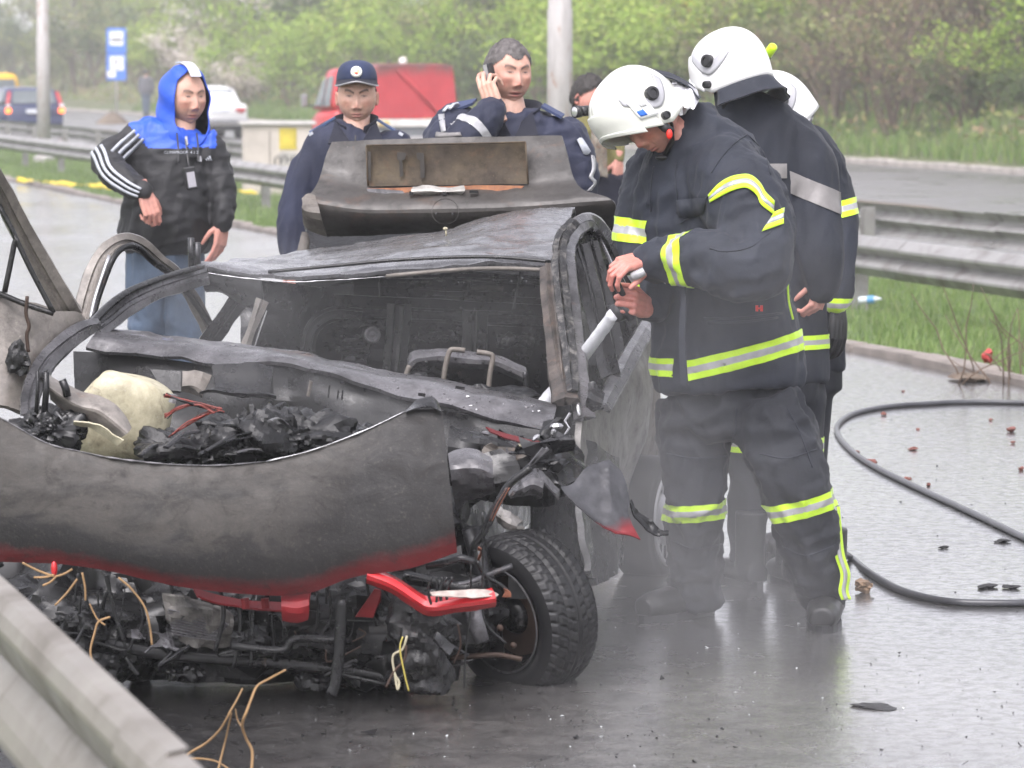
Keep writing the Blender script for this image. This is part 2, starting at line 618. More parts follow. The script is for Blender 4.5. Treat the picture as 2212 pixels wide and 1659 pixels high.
pts = []
for t, d in zip(np.concatenate([rng.uniform(13, 42, 36000), rng.uniform(40, 110, 26000)]), rng.uniform(8.35, 12.9, 62000) ** 1.0):
    e = (d - 8.35)
    p = vnoise([[d * 1.1, t * .8, 2.2]])[0] if False else 0
    z = -.02 - .12 * min(1, e / 2.1)
    pts.append((d, t, z))
pts = np.array(pts)
nz = vnoise(np.stack([pts[:, 0] * 1.3, pts[:, 1] * .8, 0 * pts[:, 0]], 1)) + .5 * vnoise(np.stack([pts[:, 0] * 4, pts[:, 1] * 3, 0 * pts[:, 0] + 4], 1))
edge = np.clip((pts[:, 0] - 8.35) / 1.2, 0, 1)
keep = nz + edge * 1.9 > .75
pts = pts[keep]
wp = np.array([tuple(road(*q)) for q in pts])
grass('median_grass', wp, .085, .006, M_grass)
tt = rng.uniform(34, 150, 24000); dd = 27.6 + rng.uniform(0, 1, 24000) ** 1.5 * 6
wp = np.array([tuple(road(d, t, bank_z(d, t) - .02)) for d, t in zip(dd, tt)])
grass('bank_grass', wp, .38, .018, M_grass2)

# ------------------------------------------------------------------ vegetation
M_bark = simple('twig_bark', (.12, .085, .06), .85, 0, .35, 4)
M_barkg = simple('grey_bark', (.19, .17, .15), .85, 0, .3, 3)
LEAF = {
 'spring': leaf_mat('spring_leaves', [(0.163, 0.262, 0.040), (0.245, 0.374, 0.047), (0.342, 0.457, 0.079), (0.455, 0.498, 0.126)]),
 'olive': leaf_mat('olive_leaves', [(0.098, 0.138, 0.040), (0.163, 0.207, 0.064), (0.245, 0.262, 0.096), (0.325, 0.291, 0.143)]),
 'brown': leaf_mat('sparse_leaves', [(0.196, 0.124, 0.079), (0.277, 0.167, 0.112), (0.211, 0.222, 0.079), (0.277, 0.332, 0.096)]),
 'blossom': leaf_mat('blossom', [(0.271, 0.289, 0.121), (0.570, 0.506, 0.403), (0.800, 0.722, 0.699), (0.800, 0.752, 0.840)]),
 'yellow': leaf_mat('yellow_leaves', [(0.299, 0.265, 0.040), (0.543, 0.361, 0.040), (0.678, 0.433, 0.040), (0.407, 0.361, 0.081)]),
 'dark': leaf_mat('dark_leaves', [(0.065, 0.103, 0.034), (0.098, 0.145, 0.047), (0.146, 0.179, 0.064)]),
}
def plant_mesh(kind, seed, h, spread, nst, nlev, leaves, leaf, upright=.7):
    """Branching stems plus leaves near the twig ends; returns two meshes."""
    r = random.Random(seed)
    mb = MB(); tips = []
    def grow(p, d, L, rad, lev):
        path = [p]; q = p
        k = 4
        for i in range(k):
            d = (d + Vector((r.gauss(0, .16), r.gauss(0, .16), r.gauss(.03, .1)))).normalized()
            q = q + d * (L / k); path.append(q)
            if lev >= nlev - 1 or lev > 0: tips.append((q, d))
            if lev < nlev and i >= 1:
                for _ in range(2 if lev else 2):
                    if r.random() < .85:
                        az = r.uniform(0, 6.28)
                        s = Vector((math.cos(az), math.sin(az), r.uniform(-.1, .7)))
                        grow(q, (d * .75 + s * .75).normalized(), L * r.uniform(.4, .62), rad * .5, lev + 1)
        mb.tube(path, [rad * (1 - .75 * i / k) for i in range(k + 1)], 3 if lev else 5, cap=False)
        tips.append((q, d))
    for s in range(nst):
        az = r.uniform(0, 6.28)
        lean = (1 - upright) * r.uniform(.3, 1.4)
        p0 = Vector((math.cos(az) * spread * .15 * r.random(), math.sin(az) * spread * .15 * r.random(), -.15))
        grow(p0, Vector((math.cos(az) * lean, math.sin(az) * lean, 1)).normalized(), h * r.uniform(.55, .8), .012 * h + .004, 0)
    me = bpy.data.meshes.new('branches')
    me.from_pydata([tuple(v) for v in mb.v], [], mb.f)
    lv, lf = [], []
    if leaves:
        for i in range(leaves):
            q, d = tips[r.randrange(len(tips))]
            c = q + Vector((r.gauss(0, .13), r.gauss(0, .13), r.gauss(0, .11))) * (h / 2.4)
            if c.z < .05: c.z = r.uniform(.05, .5)
            a = Vector((r.gauss(0, 1), r.gauss(0, 1), r.gauss(0, .6))).normalized()
            w = a.orthogonal().normalized()
            w = Matrix.Rotation(r.uniform(0, 6.28), 3, a) @ w
            s = leaf * r.uniform(.6, 1.4)
            b = len(lv)
            lv += [c - a * s, c + w * s * .55, c + a * s, c - w * s * .55]
            lf.append((b, b + 1, b + 2, b + 3))
    ml = bpy.data.meshes.new('foliage')
    ml.from_pydata([tuple(v) for v in lv], [], lf)
    return me, ml
KINDS = {   # name, seed list, height, spread, stems, levels, leaves, leaf size, leaf material, bark, upright
 'spring': ('green_bush', (1, 2, 3), 2.8, 1.6, 6, 2, 2600, .07, 'spring', M_bark, .5),
 'olive': ('olive_bush', (4, 5), 2.8, 1.7, 6, 2, 2300, .07, 'olive', M_bark, .5),
 'brown': ('bare_thicket', (6, 7, 8), 2.7, 1.6, 11, 2, 420, .05, 'brown', M_bark, .62),
 'blossom': ('blossom_bush', (9, 10), 2.8, 1.5, 6, 2, 2200, .06, 'blossom', M_bark, .5),
 'yellow': ('yellow_bush', (11,), 2.4, 1.2, 7, 2, 1300, .06, 'yellow', M_bark, .6),
 'dark': ('dark_bush', (12, 13), 2.8, 1.7, 6, 2, 2500, .075, 'dark', M_bark, .5),
 'tall': ('slender_tree', (14, 15), 5.5, 1.6, 2, 3, 900, .08, 'olive', M_barkg, .85),
}
protos = {}
for k, (nm, seeds, h, sp, nst, nlev, nl, ls, lm, bk, up) in KINDS.items():
    protos[k] = []
    for s in seeds:
        a, c = plant_mesh(k, s, h, sp, nst, nlev, nl, ls, up)
        a.materials.append(bk); c.materials.append(LEAF[lm])
        protos[k].append((nm, a, c))
pr = random.Random(11)
PLABEL = {'spring': 'light green bush', 'olive': 'dull olive bush', 'brown': 'bare brown thicket', 'blossom': 'white blossoming bush',
          'yellow': 'yellow flowering bush', 'dark': 'dark green bush', 'tall': 'slender bare stemmed tree'}
ANCH = [(-40, 'by the yellow van'), (60, 'above the blue estate'), (110, 'behind the pale lamp post'), (190, 'left of the stop sign'), (262, 'behind the stop sign'), (320, 'beyond the walker'), (400, 'above the blue hood'),
        (480, 'above the white saloon'), (570, 'between saloon and pickup'), (640, 'left of the pickup'), (715, 'over the pickup cab'), (790, 'over the navy cap'), (870, 'over the red canvas'), (960, 'right of the red canvas'), (1040, 'beside the phone'),
        (1110, 'above the phone policeman'), (1165, 'left of the rusty lamp post'), (1215, 'behind the rusty lamp post'), (1270, 'right of the rusty lamp post'), (1340, 'above the front helmet'), (1430, 'between the two helmets'), (1530, 'left of the tallest helmet'),
        (1590, 'above the tallest helmet'), (1660, 'beside the lime torch'), (1720, 'above the hidden helmet'), (1800, 'right of the hidden helmet'), (1880, 'above the far road kerb'), (1960, 'left of the grass slope'), (2050, 'at the grass slope edge'), (2130, 'above the grass slope'), (2220, 'at the picture edge over the guardrails'), (2600, 'beyond the grass slope'), (-300, 'before the yellow van')]
PGROUP = {'spring': 'green bushes on the bank', 'olive': 'olive bushes on the bank', 'brown': 'bare thickets on the bank',
          'blossom': 'white blossoming bushes', 'yellow': 'yellow bushes', 'dark': 'dark shrubs on the bank', 'tall': 'slender trees on the bank'}
def plant(kind, u, d, sc, rz=None):
    q = (u - 1106.0) / F
    # along the sight line of column u, where it meets distance d across
    t_depth = d / (RN.x * q + RN.y)
    X, Y = q * t_depth, t_depth
    t = RD.x * X + RD.y * Y
    nm, a, c = protos[kind][pr.randrange(len(protos[kind]))]
    rowd = 'at the foot of the bank' if d < 30 else 'partway up the bank' if d < 32.6 else 'high on the bank' if d < 36.5 else 'farthest back on the bank'
    root = thing(nm, PLABEL[kind] + ' ' + rowd + ' ' + min(ANCH, key=lambda q_: abs(q_[0] - u))[1], 'tree' if kind == 'tall' else 'bush', (X, Y, bank_z(d, t)), PGROUP[kind])
    root.rotation_euler = (0, 0, pr.uniform(0, 6.28))
    root.scale = (sc * pr.uniform(.9, 1.15), sc * pr.uniform(.9, 1.15), sc * pr.uniform(.85, 1.1))
    link(bpy.data.objects.new('branches', a), root)
    link(bpy.data.objects.new('foliage', c), root)
    return root
def zone(kinds, u0, u1, d0, d1, n, s0, s1):
    for i in range(n):
        u = u0 + (u1 - u0) * (i + pr.random()) / n
        plant(pr.choice(kinds), u, pr.uniform(d0, d1), pr.uniform(s0, s1))
zone(['brown', 'brown', 'brown', 'olive'], 1560, 2080, 28.9, 30.5, 11, .75, 1.05)
zone(['brown', 'spring', 'brown', 'olive'], 1500, 2300, 31, 34, 12, .9, 1.2)
zone(['brown', 'spring', 'spring', 'brown'], 1400, 2300, 34.5, 38, 11, 1.0, 1.3)
zone(['spring', 'dark'], 2080, 2260, 29, 30.5, 3, .45, .6)
zone(['yellow'], 1490, 1560, 31.5, 32.3, 2, .9, 1.1)
zone(['spring', 'spring', 'brown'], 1200, 1480, 30, 33, 5, .8, 1.1)
zone(['spring', 'spring', 'olive', 'dark'], 620, 1250, 29, 31, 11, .8, 1.1)
zone(['spring', 'spring', 'spring', 'dark'], 560, 1300, 32.5, 37, 12, 1.1, 1.5)
zone(['olive', 'spring', 'blossom'], 250, 640, 29, 31.5, 8, .9, 1.2)
zone(['blossom'], 420, 570, 28.9, 29.5, 3, .75, .95)
zone(['blossom', 'olive', 'spring'], 200, 640, 33, 37, 8, 1.2, 1.6)
zone(['tall'], 90, 260, 31, 34, 6, 1.0, 1.4)
zone(['dark', 'olive'], -60, 240, 29, 33, 7, 1.1, 1.6)
zone(['olive', 'dark', 'tall'], -80, 260, 35, 42, 7, 1.4, 1.9)
zone(['spring', 'olive', 'dark'], 300, 2300, 38, 41, 14, .9, 1.2)

zone(['brown', 'spring', 'olive', 'dark'], 2320, 3000, 29, 34, 12, .8, 1.1)
zone(['olive', 'dark', 'spring'], -520, -90, 30, 38, 8, 1.2, 1.7)
# low growth between the bushes: nobody could count it
def scatter_leaves(name, n, mat, size):
    tt = rng.uniform(36, 240, n); dd = 28.6 + rng.uniform(0, 1, n) ** 1.2 * 15
    c = np.array([tuple(road(d, t, bank_z(d, t) + abs(rng.normal(0, .22)))) for d, t in zip(dd, tt)])
    a = rng.normal(0, 1, (n, 3)); a /= np.linalg.norm(a, axis=1, keepdims=True)
    w = np.cross(a, rng.normal(0, 1, (n, 3))); w /= np.linalg.norm(w, axis=1, keepdims=True)
    s = (size * rng.uniform(.5, 1.5, n))[:, None]
    V = np.stack([c - a * s, c + w * s * .5, c + a * s, c - w * s * .5], 1).reshape(-1, 3)
    f = np.arange(n * 4).reshape(n, 4)
    me = bpy.data.meshes.new(name)
    me.vertices.add(n * 4); me.vertices.foreach_set('co', V.ravel())
    me.loops.add(n * 4); me.loops.foreach_set('vertex_index', f.ravel().astype(np.int32))
    me.polygons.add(n); me.polygons.foreach_set('loop_start', (np.arange(n) * 4).astype(np.int32))
    me.materials.append(mat); me.update(calc_edges=True)
    o = bpy.data.objects.new(name, me); COL.objects.link(o); o['kind'] = 'stuff'
scatter_leaves('undergrowth', 36000, leaf_mat('undergrowth_leaves', [(0.114, 0.167, 0.040), (0.211, 0.277, 0.064), (0.325, 0.207, 0.143), (0.260, 0.332, 0.096), (0.196, 0.124, 0.096)]), .09)

# ------------------------------------------------------------------ guardrails
def rail_steel(name, c0, c1, dirt, rough=.42):
    m, n, l, b = nt(name)
    co = texco(n, l)
    a = noise_node(n, l, co, 3.5, 6, .6)
    s = noise_node(n, l, texco(n, l, 'Object', (2.5, 2.5, 3.5)), 1.3, 7, .62, .3)
    base = ramp(n, l, a, [(.3, c0), (.7, c1)])
    l.new(mix(n, l, maprange(n, l, s, .5, .72, 0, .75), base, dirt), b.inputs['Base Color'])
    b.inputs['Metallic'].default_value = .25
    l.new(maprange(n, l, s, .4, .7, rough, rough + .25), b.inputs['Roughness'])
    bump(n, l, b, noise_node(n, l, co, 30, 4), .08, .004)
    return m
M_rail = rail_steel('galvanised_rail', (.24, .235, .23), (.33, .32, .315), (.12, .105, .09))
M_railn = rail_steel('dusty_rail', (.195, .178, .157), (.255, .235, .208), (.095, .083, .068), .40)
M_post = rail_steel('rail_post', (.25, .245, .235), (.34, .33, .32), (.14, .12, .1))

WPROF = [(0, .155), (.012, .152), (.03, .135), (.062, .105), (.081, .085), (.081, .065), (.062, .045), (.012, .012), (.0, .0)]
WPROF = [(x, z) for x, z in WPROF] + [(x, -z) for x, z in WPROF[::-1][1:]]
NPROF = [(0, .155), (.028, .150), (.046, .132), (.056, .108), (.056, .098), (.046, .070), (.030, .040), (.010, .012), (.0, .0)]
NPROF = NPROF + [(x, -z) for x, z in NPROF[::-1][1:]]
def guardrail(name, label, d, side, ztop, zg, t0, t1, seg, poststep, mat, group, postoff=0, sag=0.0, prof=None):
    """side: which way the corrugation bulges (-1 toward the camera)."""
    root = thing(name, label, 'guardrail', road(d, t0, zg), group)
    rr = random.Random(int(d * 10))
    t = t0; k = 0
    while t < t1 - .01:
        e = min(t + seg, t1)
        mb = MB(); prof = prof or WPROF
        jz = rr.uniform(-.012, .012)
        L = []
        for j, q in enumerate((t - .14, (t + e) / 2, e + .14)):
            jd = rr.uniform(-.008, .008)
            off = .004 * (k % 2)
            ring = [road(d + side * (x + off) + jd, q, ztop - .155 + z * 1.0 + jz + sag * math.sin(q)) for x, z in prof]
            ring2 = [road(d + side * (x + off - .004) + jd, q, ztop - .155 + z * 1.0 + jz + sag * math.sin(q)) for x, z in prof]
            L.append(ring + ring2[::-1])
        m_ = len(L[0])
        vs = [p for r_ in L for p in r_]
        fs = [(j * m_ + i, j * m_ + (i + 1) % m_, (j + 1) * m_ + (i + 1) % m_, (j + 1) * m_ + i) for j in range(2) for i in range(m_)]
        fs += [tuple(range(m_)), tuple(range(2 * m_, 3 * m_))]
        mb.add(vs, fs)
        # bolt heads of the splice
        for zz in (.045, -.045, .12, -.12):
            mb.ball(road(d + side * (.05 if abs(zz) < .1 else .03), e, ztop - .155 + zz + jz), .018, nu=6, nv=4)
        o = mb.build('beam', mat, root, smooth=False)
        md = o.modifiers.new('edge', 'BEVEL'); md.width = .004; md.segments = 2; md.limit_method = 'ANGLE'
        t = e; k += 1
    t = t0 + postoff
    while t < t1:
        mb = MB()
        back = -side
        c = d + back * .06
        h = ztop - .04 - zg + .3
        for (dd, tt_, sd, st_) in ((c, 0, .012, .12), (c + back * .05, -.055, .1, .012), (c + back * .05, .055, .1, .012)):
            M = Matrix.Rotation(RA, 3, 'Z')
            mb.box(road(dd, t + tt_, zg - .3 + h / 2), (sd, st_, h), M)
        mb.build('post', M_post, root)
        t += poststep
    return root
guardrail('guardrail', 'grey median guardrail along the wet road behind the burnt car', 10.45, -1, .47, -.14, 12, 150, 4.3, 4.3, M_rail, None, 1.1)
guardrail('guardrail', 'second grey guardrail across the median, lining the far carriageway', 13.1, 1, .47, -.17, 12, 150, 4.3, 4.3, M_rail, None, 2.6)
guardrail('guardrail', 'dusty beige guardrail beam slanting across the near corner before the wreck', 1.0, -1, .75, 0, .6, 7.9, 4.6, 12, M_railn, None, 3.2, prof=NPROF)

# ------------------------------------------------------------------ lamp posts, sign, cabinet
def pole_mat():
    m, n, l, b = nt('weathered_pole')
    co = texco(n, l)
    a = noise_node(n, l, texco(n, l, 'Object', (8, 8, 1.2)), 1.5, 6, .65)
    r_ = noise_node(n, l, texco(n, l, 'Object', (5, 5, 1.6)), 1.7, 5, .7, .5)
    base = ramp(n, l, a, [(.3, (.33, .31, .30)), (.55, (.44, .42, .41)), (.75, (.28, .25, .23))])
    l.new(mix(n, l, maprange(n, l, r_, .57, .68, 0, .8), base, (.26, .13, .065)), b.inputs['Base Color'])
    b.inputs['Roughness'].default_value = .6
    bump(n, l, b, a, .25, .01)
    return m
M_pole = pole_mat()
def lamp_post(u, dist, r, label):
    q = (u - 1106) / F
    Y = dist / (RN.x * q + RN.y); X = q * Y
    z = -.16
    root = thing('lamp_post', label, 'lamp post', (X, Y, z), 'lamp posts in the median')
    mb = MB(); mb.tube([(X, Y, z - .1), (X, Y, 2.4), (X, Y, 2.42), (X, Y, 9.0)], [r, r * .97, r * .9, r * .55], 20)
    mb.build('shaft', M_pole, root, True)
    mb = MB(); mb.tube([(X, Y, z - .05), (X, Y, z + .1), (X, Y, z + .14)], [r * 1.6, r * 1.6, r * 1.05], 20)
    mb.build('base_collar', M_pole, root)
    mb = MB(); e = Vector((X, Y, 9)); mb.tube([e, e + Vector((-.4, -.1, .3)), e + Vector((-1.6, -.4, .45))], [r * .5, r * .4, r * .3], 10)
    mb.build('arm', M_pole, root, True)
    mb = MB(); mb.box(e + Vector((-1.9, -.5, .45)), (.7, .28, .14)); mb.build('lamp_head', M_pole, root)
lamp_post(1209, 11.6, .142, 'rust streaked grey lamp post rising behind the two policemen')
lamp_post(97, 11.6, .140, 'pale grey lamp post standing by the blue estate car')

M_blue = simple('sign_blue', (.03, .16, .62), .5)
M_white = simple('sign_white', (.75, .76, .78), .5)
M_black = simple('sign_black', (.03, .03, .035), .5)
def bus_sign():
    c = P(252, 236, 150); Y = c.y
    zg = -.1
    s = Y / F * 1.002
    root = thing('bus_stop_sign', 'blue and white double panel stop sign on a thin post', 'sign', (c.x, Y, zg))
    mb = MB(); mb.tube([(c.x, Y, zg - .2), (c.x, Y, P(252, 62, Y).z)], .045, 10); mb.build('post', M_pole, root, True)
    def panel(v0, v1, nm):
        a, b_ = P(230, v0, Y - .1), P(273, v1, Y - .1)
        mb = MB(); mb.box((a + b_) / 2, (b_.x - a.x, .04, a.z - b_.z)); o = mb.build(nm, M_blue, root)
        md = o.modifiers.new('e', 'BEVEL'); md.width = .02
        return o
    def decal(par, u0, v0, u1, v1, mat, nm, off=.13, th=.012):
        a, b_ = P(u0, v0, Y - off), P(u1, v1, Y - off)
        mb = MB(); mb.box((a + b_) / 2, (b_.x - a.x, th, a.z - b_.z)); return mb.build(nm, mat, par)
    p1 = panel(61, 115, 'panel'); p2 = panel(116.5, 174, 'panel')
    decal(p1, 236, 67.5, 266.5, 98, M_white, 'white_field')
    decal(p2, 237, 121.5, 267.5, 152, M_white, 'white_field')
    decal(p2, 231.5, 153, 250, 167, M_white, 'sticker', .134)
    # tram or bus drawn as a low row of windows
    mb = MB()
    for i in range(6):
        a, b_ = P(239.5 + i * 4.1, 83, Y - .14), P(242.6 + i * 4.1, 86, Y - .14)
        mb.box((a + b_) / 2, (b_.x - a.x, .008, a.z - b_.z))
    a, b_ = P(238.5, 86.2, Y - .14), P(264.5, 88.4, Y - .14); mb.box((a + b_) / 2, (b_.x - a.x, .008, a.z - b_.z))
    mb.build('pictogram', M_black, p1)
    mb = MB()
    q = [P(*k, Y - .14) for k in ((248.5, 125), (253.5, 131), (252, 136), (248, 141), (243.5, 149), (246.5, 141), (249, 135))]
    mb.prism(q, (0, -.008, 0))
    q = [P(*k, Y - .14) for k in ((243.5, 149.5), (253, 145.5), (263, 141.5), (262, 143), (250, 148))]
    mb.prism(q, (0, -.008, 0))
    mb.build('pictogram', M_black, p2)
bus_sign()

def cabinet():
    q = (580 - 1106) / F
    Y = 11.9 / (RN.x * q + RN.y)
    a, b_ = P(524, 268, Y), P(672, 268, Y)
    zg, zt = -.18, a.z
    c = Vector(((a.x + b_.x) / 2, Y, zg))
    root = thing('utility_cabinet', 'beige concrete utility cabinet with yellow notice in the median', 'cabinet', c)
    M_cab = simple('cabinet_concrete', (.50, .45, .40), .8, 0, .16, 2.2, .3, 12)
    w = b_.x - a.x; h = zt - zg
    Rz = Matrix.Rotation(R(7), 3, 'Z')
    mb = MB(); mb.box(c + Vector((0, 0, h / 2)), (w, .62, h), Rz); o = mb.build('housing', M_cab, root)
    md = o.modifiers.new('e', 'BEVEL'); md.width = .03; md.segments = 2
    mb = MB(); mb.box(c + Vector((0, 0, h + .022)), (w + .1, .74, .045), Rz); mb.build('lid', simple('cabinet_lid', (.52, .50, .48), .7), root)
    f = lambda x, z, y=-.312: c + Rz @ Vector((x, y, z))
    mb = MB(); mb.box(f(-w * .12, h * .48), (.012, .012, h * .86), Rz); mb.build('seam', simple('seam_dark', (.16, .14, .12), .9), root)  # dark strip along the cabinet joint
    sx = -w / 2 + (600 - 524) / 148 * w
    ylw = MB(); ylw.box(f(sx + .13 * w, h * .80, -.316), (.25 * w, .012, h * .30), Rz)
    y = ylw.build('yellow_notice', simple('notice_yellow', (.50, .40, .05), .6, 0, .3, 5), root)
    pl = MB(); pl.box(f(sx + .13 * w, h * .515, -.316), (.25 * w, .012, h * .20), Rz)
    pl = pl.build('notice_plate', simple('notice_grey', (.38, .36, .33), .6), root)
    # blurred capitals on the plate
    cu = bpy.data.curves.new('lettering', 'FONT'); cu.body = '(УНИ'; cu.size = h * .17; cu.extrude = .003
    cu.align_x = 'CENTER'; cu.align_y = 'CENTER'
    cu.materials.append(M_black)
    tx = bpy.data.objects.new('tmp', cu); COL.objects.link(tx)
    me = bpy.data.meshes.new_from_object(tx.evaluated_get(bpy.context.evaluated_depsgraph_get())); bpy.data.objects.remove(tx)
    MR = Matrix.Rotation(R(7), 3, 'Z') @ Matrix.Rotation(math.pi / 2, 3, 'X'); q0 = f(sx + .13 * w, h * .50, -.327)
    mesh_ob('lettering', [q0 + MR @ v.co for v in me.vertices], [tuple(p_.vertices) for p_ in me.polygons], M_black, pl, False)
cabinet()

# ------------------------------------------------------------------ tape along the kerb
M_tape = simple('tape_yellow', (.62, .47, .03), .45, 0, .25, 8)
def tape(pts_uv, label, seed, w=.035):
    r = random.Random(seed)
    base = smooth_path([G(u, v, .06) for u, v in pts_uv], 10)
    vs, fs = [], []
    for i, q in enumerate(base):
        a = math.sin(i * .25 + seed) * .5 + r.gauss(0, .12) + .35
        ax = Vector((0, math.cos(a), math.sin(a)))
        q = q + Vector((0, 0, .01 + .015 * abs(math.sin(i * .37 + seed))))
        vs += [q - ax * w, q + ax * w]
    fs = [(2 * i, 2 * i + 1, 2 * i + 3, 2 * i + 2) for i in range(len(base) - 1)]
    o = mesh_ob('barrier_tape', vs, fs, M_tape)
    md = o.modifiers.new('t', 'SOLIDIFY'); md.thickness = .002
    tag(o, label, 'tape')
tape([(36, 391), (70, 393), (110, 397), (150, 401), (175, 402), (210, 404), (250, 409)], 'long twisted yellow tape lying on the kerb', 1, .05)
tape([(474, 410), (500, 414), (530, 417), (556, 419)], 'short yellow tape end lying in the median grass', 2, .035)
# heap of earth under the sign
mb = MB(); c = P(243, 262, 125)
heap = []
nn = 14
for j in range(7):
    for i in range(nn):
        a = 2 * math.pi * i / nn; rr_ = .62 * (j / 6)
        heap.append(Vector((c.x + math.cos(a) * rr_, c.y + math.sin(a) * rr_, -.16 + .42 * (1 - (j / 6) ** 1.6) * (1 + .25 * mnoise.noise((math.cos(a) * 2, math.sin(a) * 2, j))))))
o = mesh_ob('earth_heap', heap, [(j * nn + i, j * nn + (i + 1) % nn, (j + 1) * nn + (i + 1) % nn, (j + 1) * nn + i) for j in range(6) for i in range(nn)], M_soil)
tag(o, 'small heap of brown earth on the far road edge below the stop sign', 'earth heap')
# ================================================================== THE BURNT CAR
def burnt(name, light, dark, rust=(.20, .10, .055), soot=.5, rustamt=.3, rough=.5, metal=.35, scale=3.0, bmp=.2, wet=True):
    """Fire-scaled sheet metal: bare grey, soot and rust in patches."""
    m, n, l, b = nt(name)
    co = texco(n, l)
    a = noise_node(n, l, co, scale, 8, .65, .3)
    r_ = noise_node(n, l, co, scale * 1.7, 6, .7, .8)
    f = noise_node(n, l, co, 38, 5, .7)
    lo = 1 - soot
    base = ramp(n, l, a, [(max(0, lo - .18), light), (min(1, lo + .12), dark)])
    base = mix(n, l, maprange(n, l, r_, .68 - rustamt * .35, .80 - rustamt * .25, 0, .85), base, rust)
    base = mix(n, l, maprange(n, l, f, .35, .75, 0, .35), base, [c * .45 for c in dark[:3]])
    f2 = noise_node(n, l, co, 130, 3, .7)
    f3 = noise_node(n, l, co, 14, 6, .75)
    base = mix(n, l, maprange(n, l, f3, .52, .70, 0, .65), base, [c * .5 for c in dark[:3]])
    base = mix(n, l, maprange(n, l, f2, .62, .74, 0, .45), base, [min(.5, c * 1.7 + .02) for c in light[:3]])
    l.new(base, b.inputs['Base Color'])
    b.inputs['Metallic'].default_value = metal
    l.new(maprange(n, l, f3, .3, .7, rough - .16, rough + .20), b.inputs['Roughness'])
    p = bump(n, l, b, a, bmp, .02)
    bump(n, l, b, f, bmp * .8, .003, p)
    return m

M_grey = burnt('scorched_grey_steel', (.165, .16, .168), (.030, .030, .032), soot=.45, rustamt=.1, rough=.30)
M_grey2 = burnt('sooty_steel', (.060, .060, .064), (.011, .011, .012), soot=.52, rustamt=.08, rough=.28)
M_soot = burnt('soot_black_steel', (.020, .020, .021), (.0045, .0045, .005), soot=.55, rustamt=.05, rough=.30, metal=.1)
M_coal = burnt('charred_plastic', (.018, .018, .019), (.004, .004, .0045), soot=.55, rustamt=0, rough=.33, metal=0, scale=9, bmp=.6)
M_ashy = burnt('ash_beige_steel', (.175, .155, .135), (.055, .050, .045), (.15, .085, .055), soot=.4, rustamt=.22, rough=.6, metal=.1)
M_ashl = burnt('pale_scaled_steel', (.27, .245, .22), (.10, .092, .085), (.17, .10, .065), soot=.42, rustamt=.18, rough=.5, metal=.15, scale=5)
M_roofm = burnt('scaled_roof_steel', (.18, .18, .19), (.07, .068, .068), (.13, .095, .07), soot=.44, rustamt=.2, rough=.24, metal=.45)
M_lid = burnt('scaled_lid_steel', (.085, .078, .072), (.034, .031, .029), (.105, .062, .042), soot=.47, rustamt=.3, rough=.45, metal=.15)
M_rustp = burnt('rusty_recess', (.105, .078, .045), (.05, .036, .025), (.12, .065, .035), soot=.5, rustamt=.4, rough=.7, metal=.05, scale=7)
M_red = simple('red_car_paint', (.19, .010, .013), .5, 0, .4, 9, .2, 40, .4)
M_redb = simple('bright_red_paint', (.55, .016, .022), .30, 0, .2, 6, .05, 40, .5, .5)
M_rubber = simple('tyre_rubber', (.015, .015, .016), .45, 0, .3, 9, .15, 50)
M_bright = simple('torn_bright_metal', (.40, .40, .41), .25, .7, .3, 8, .2, 30)
M_plast = burnt('melted_white_plastic', (.56, .52, .37), (.25, .22, .14), (.10, .075, .05), soot=.40, rustamt=.32, rough=.5, metal=0, scale=7)
M_alu = simple('dull_alloy', (.42, .42, .43), .45, .5, .2, 6, .1, 40)
M_disc = simple('rusty_disc', (.06, .036, .026), .6, .3, .4, 9, .2, 40)
M_copper = simple('copper_wire', (.28, .11, .065), .4, .5, .3, 20)
M_redwire = simple('red_wire', (.20, .040, .030), .5, 0, .4, 14)
M_yelwire = simple('yellow_wire', (.40, .33, .07), .5)
M_stalk = simple('dry_stalk', (.27, .165, .075), .7, 0, .35, 12)

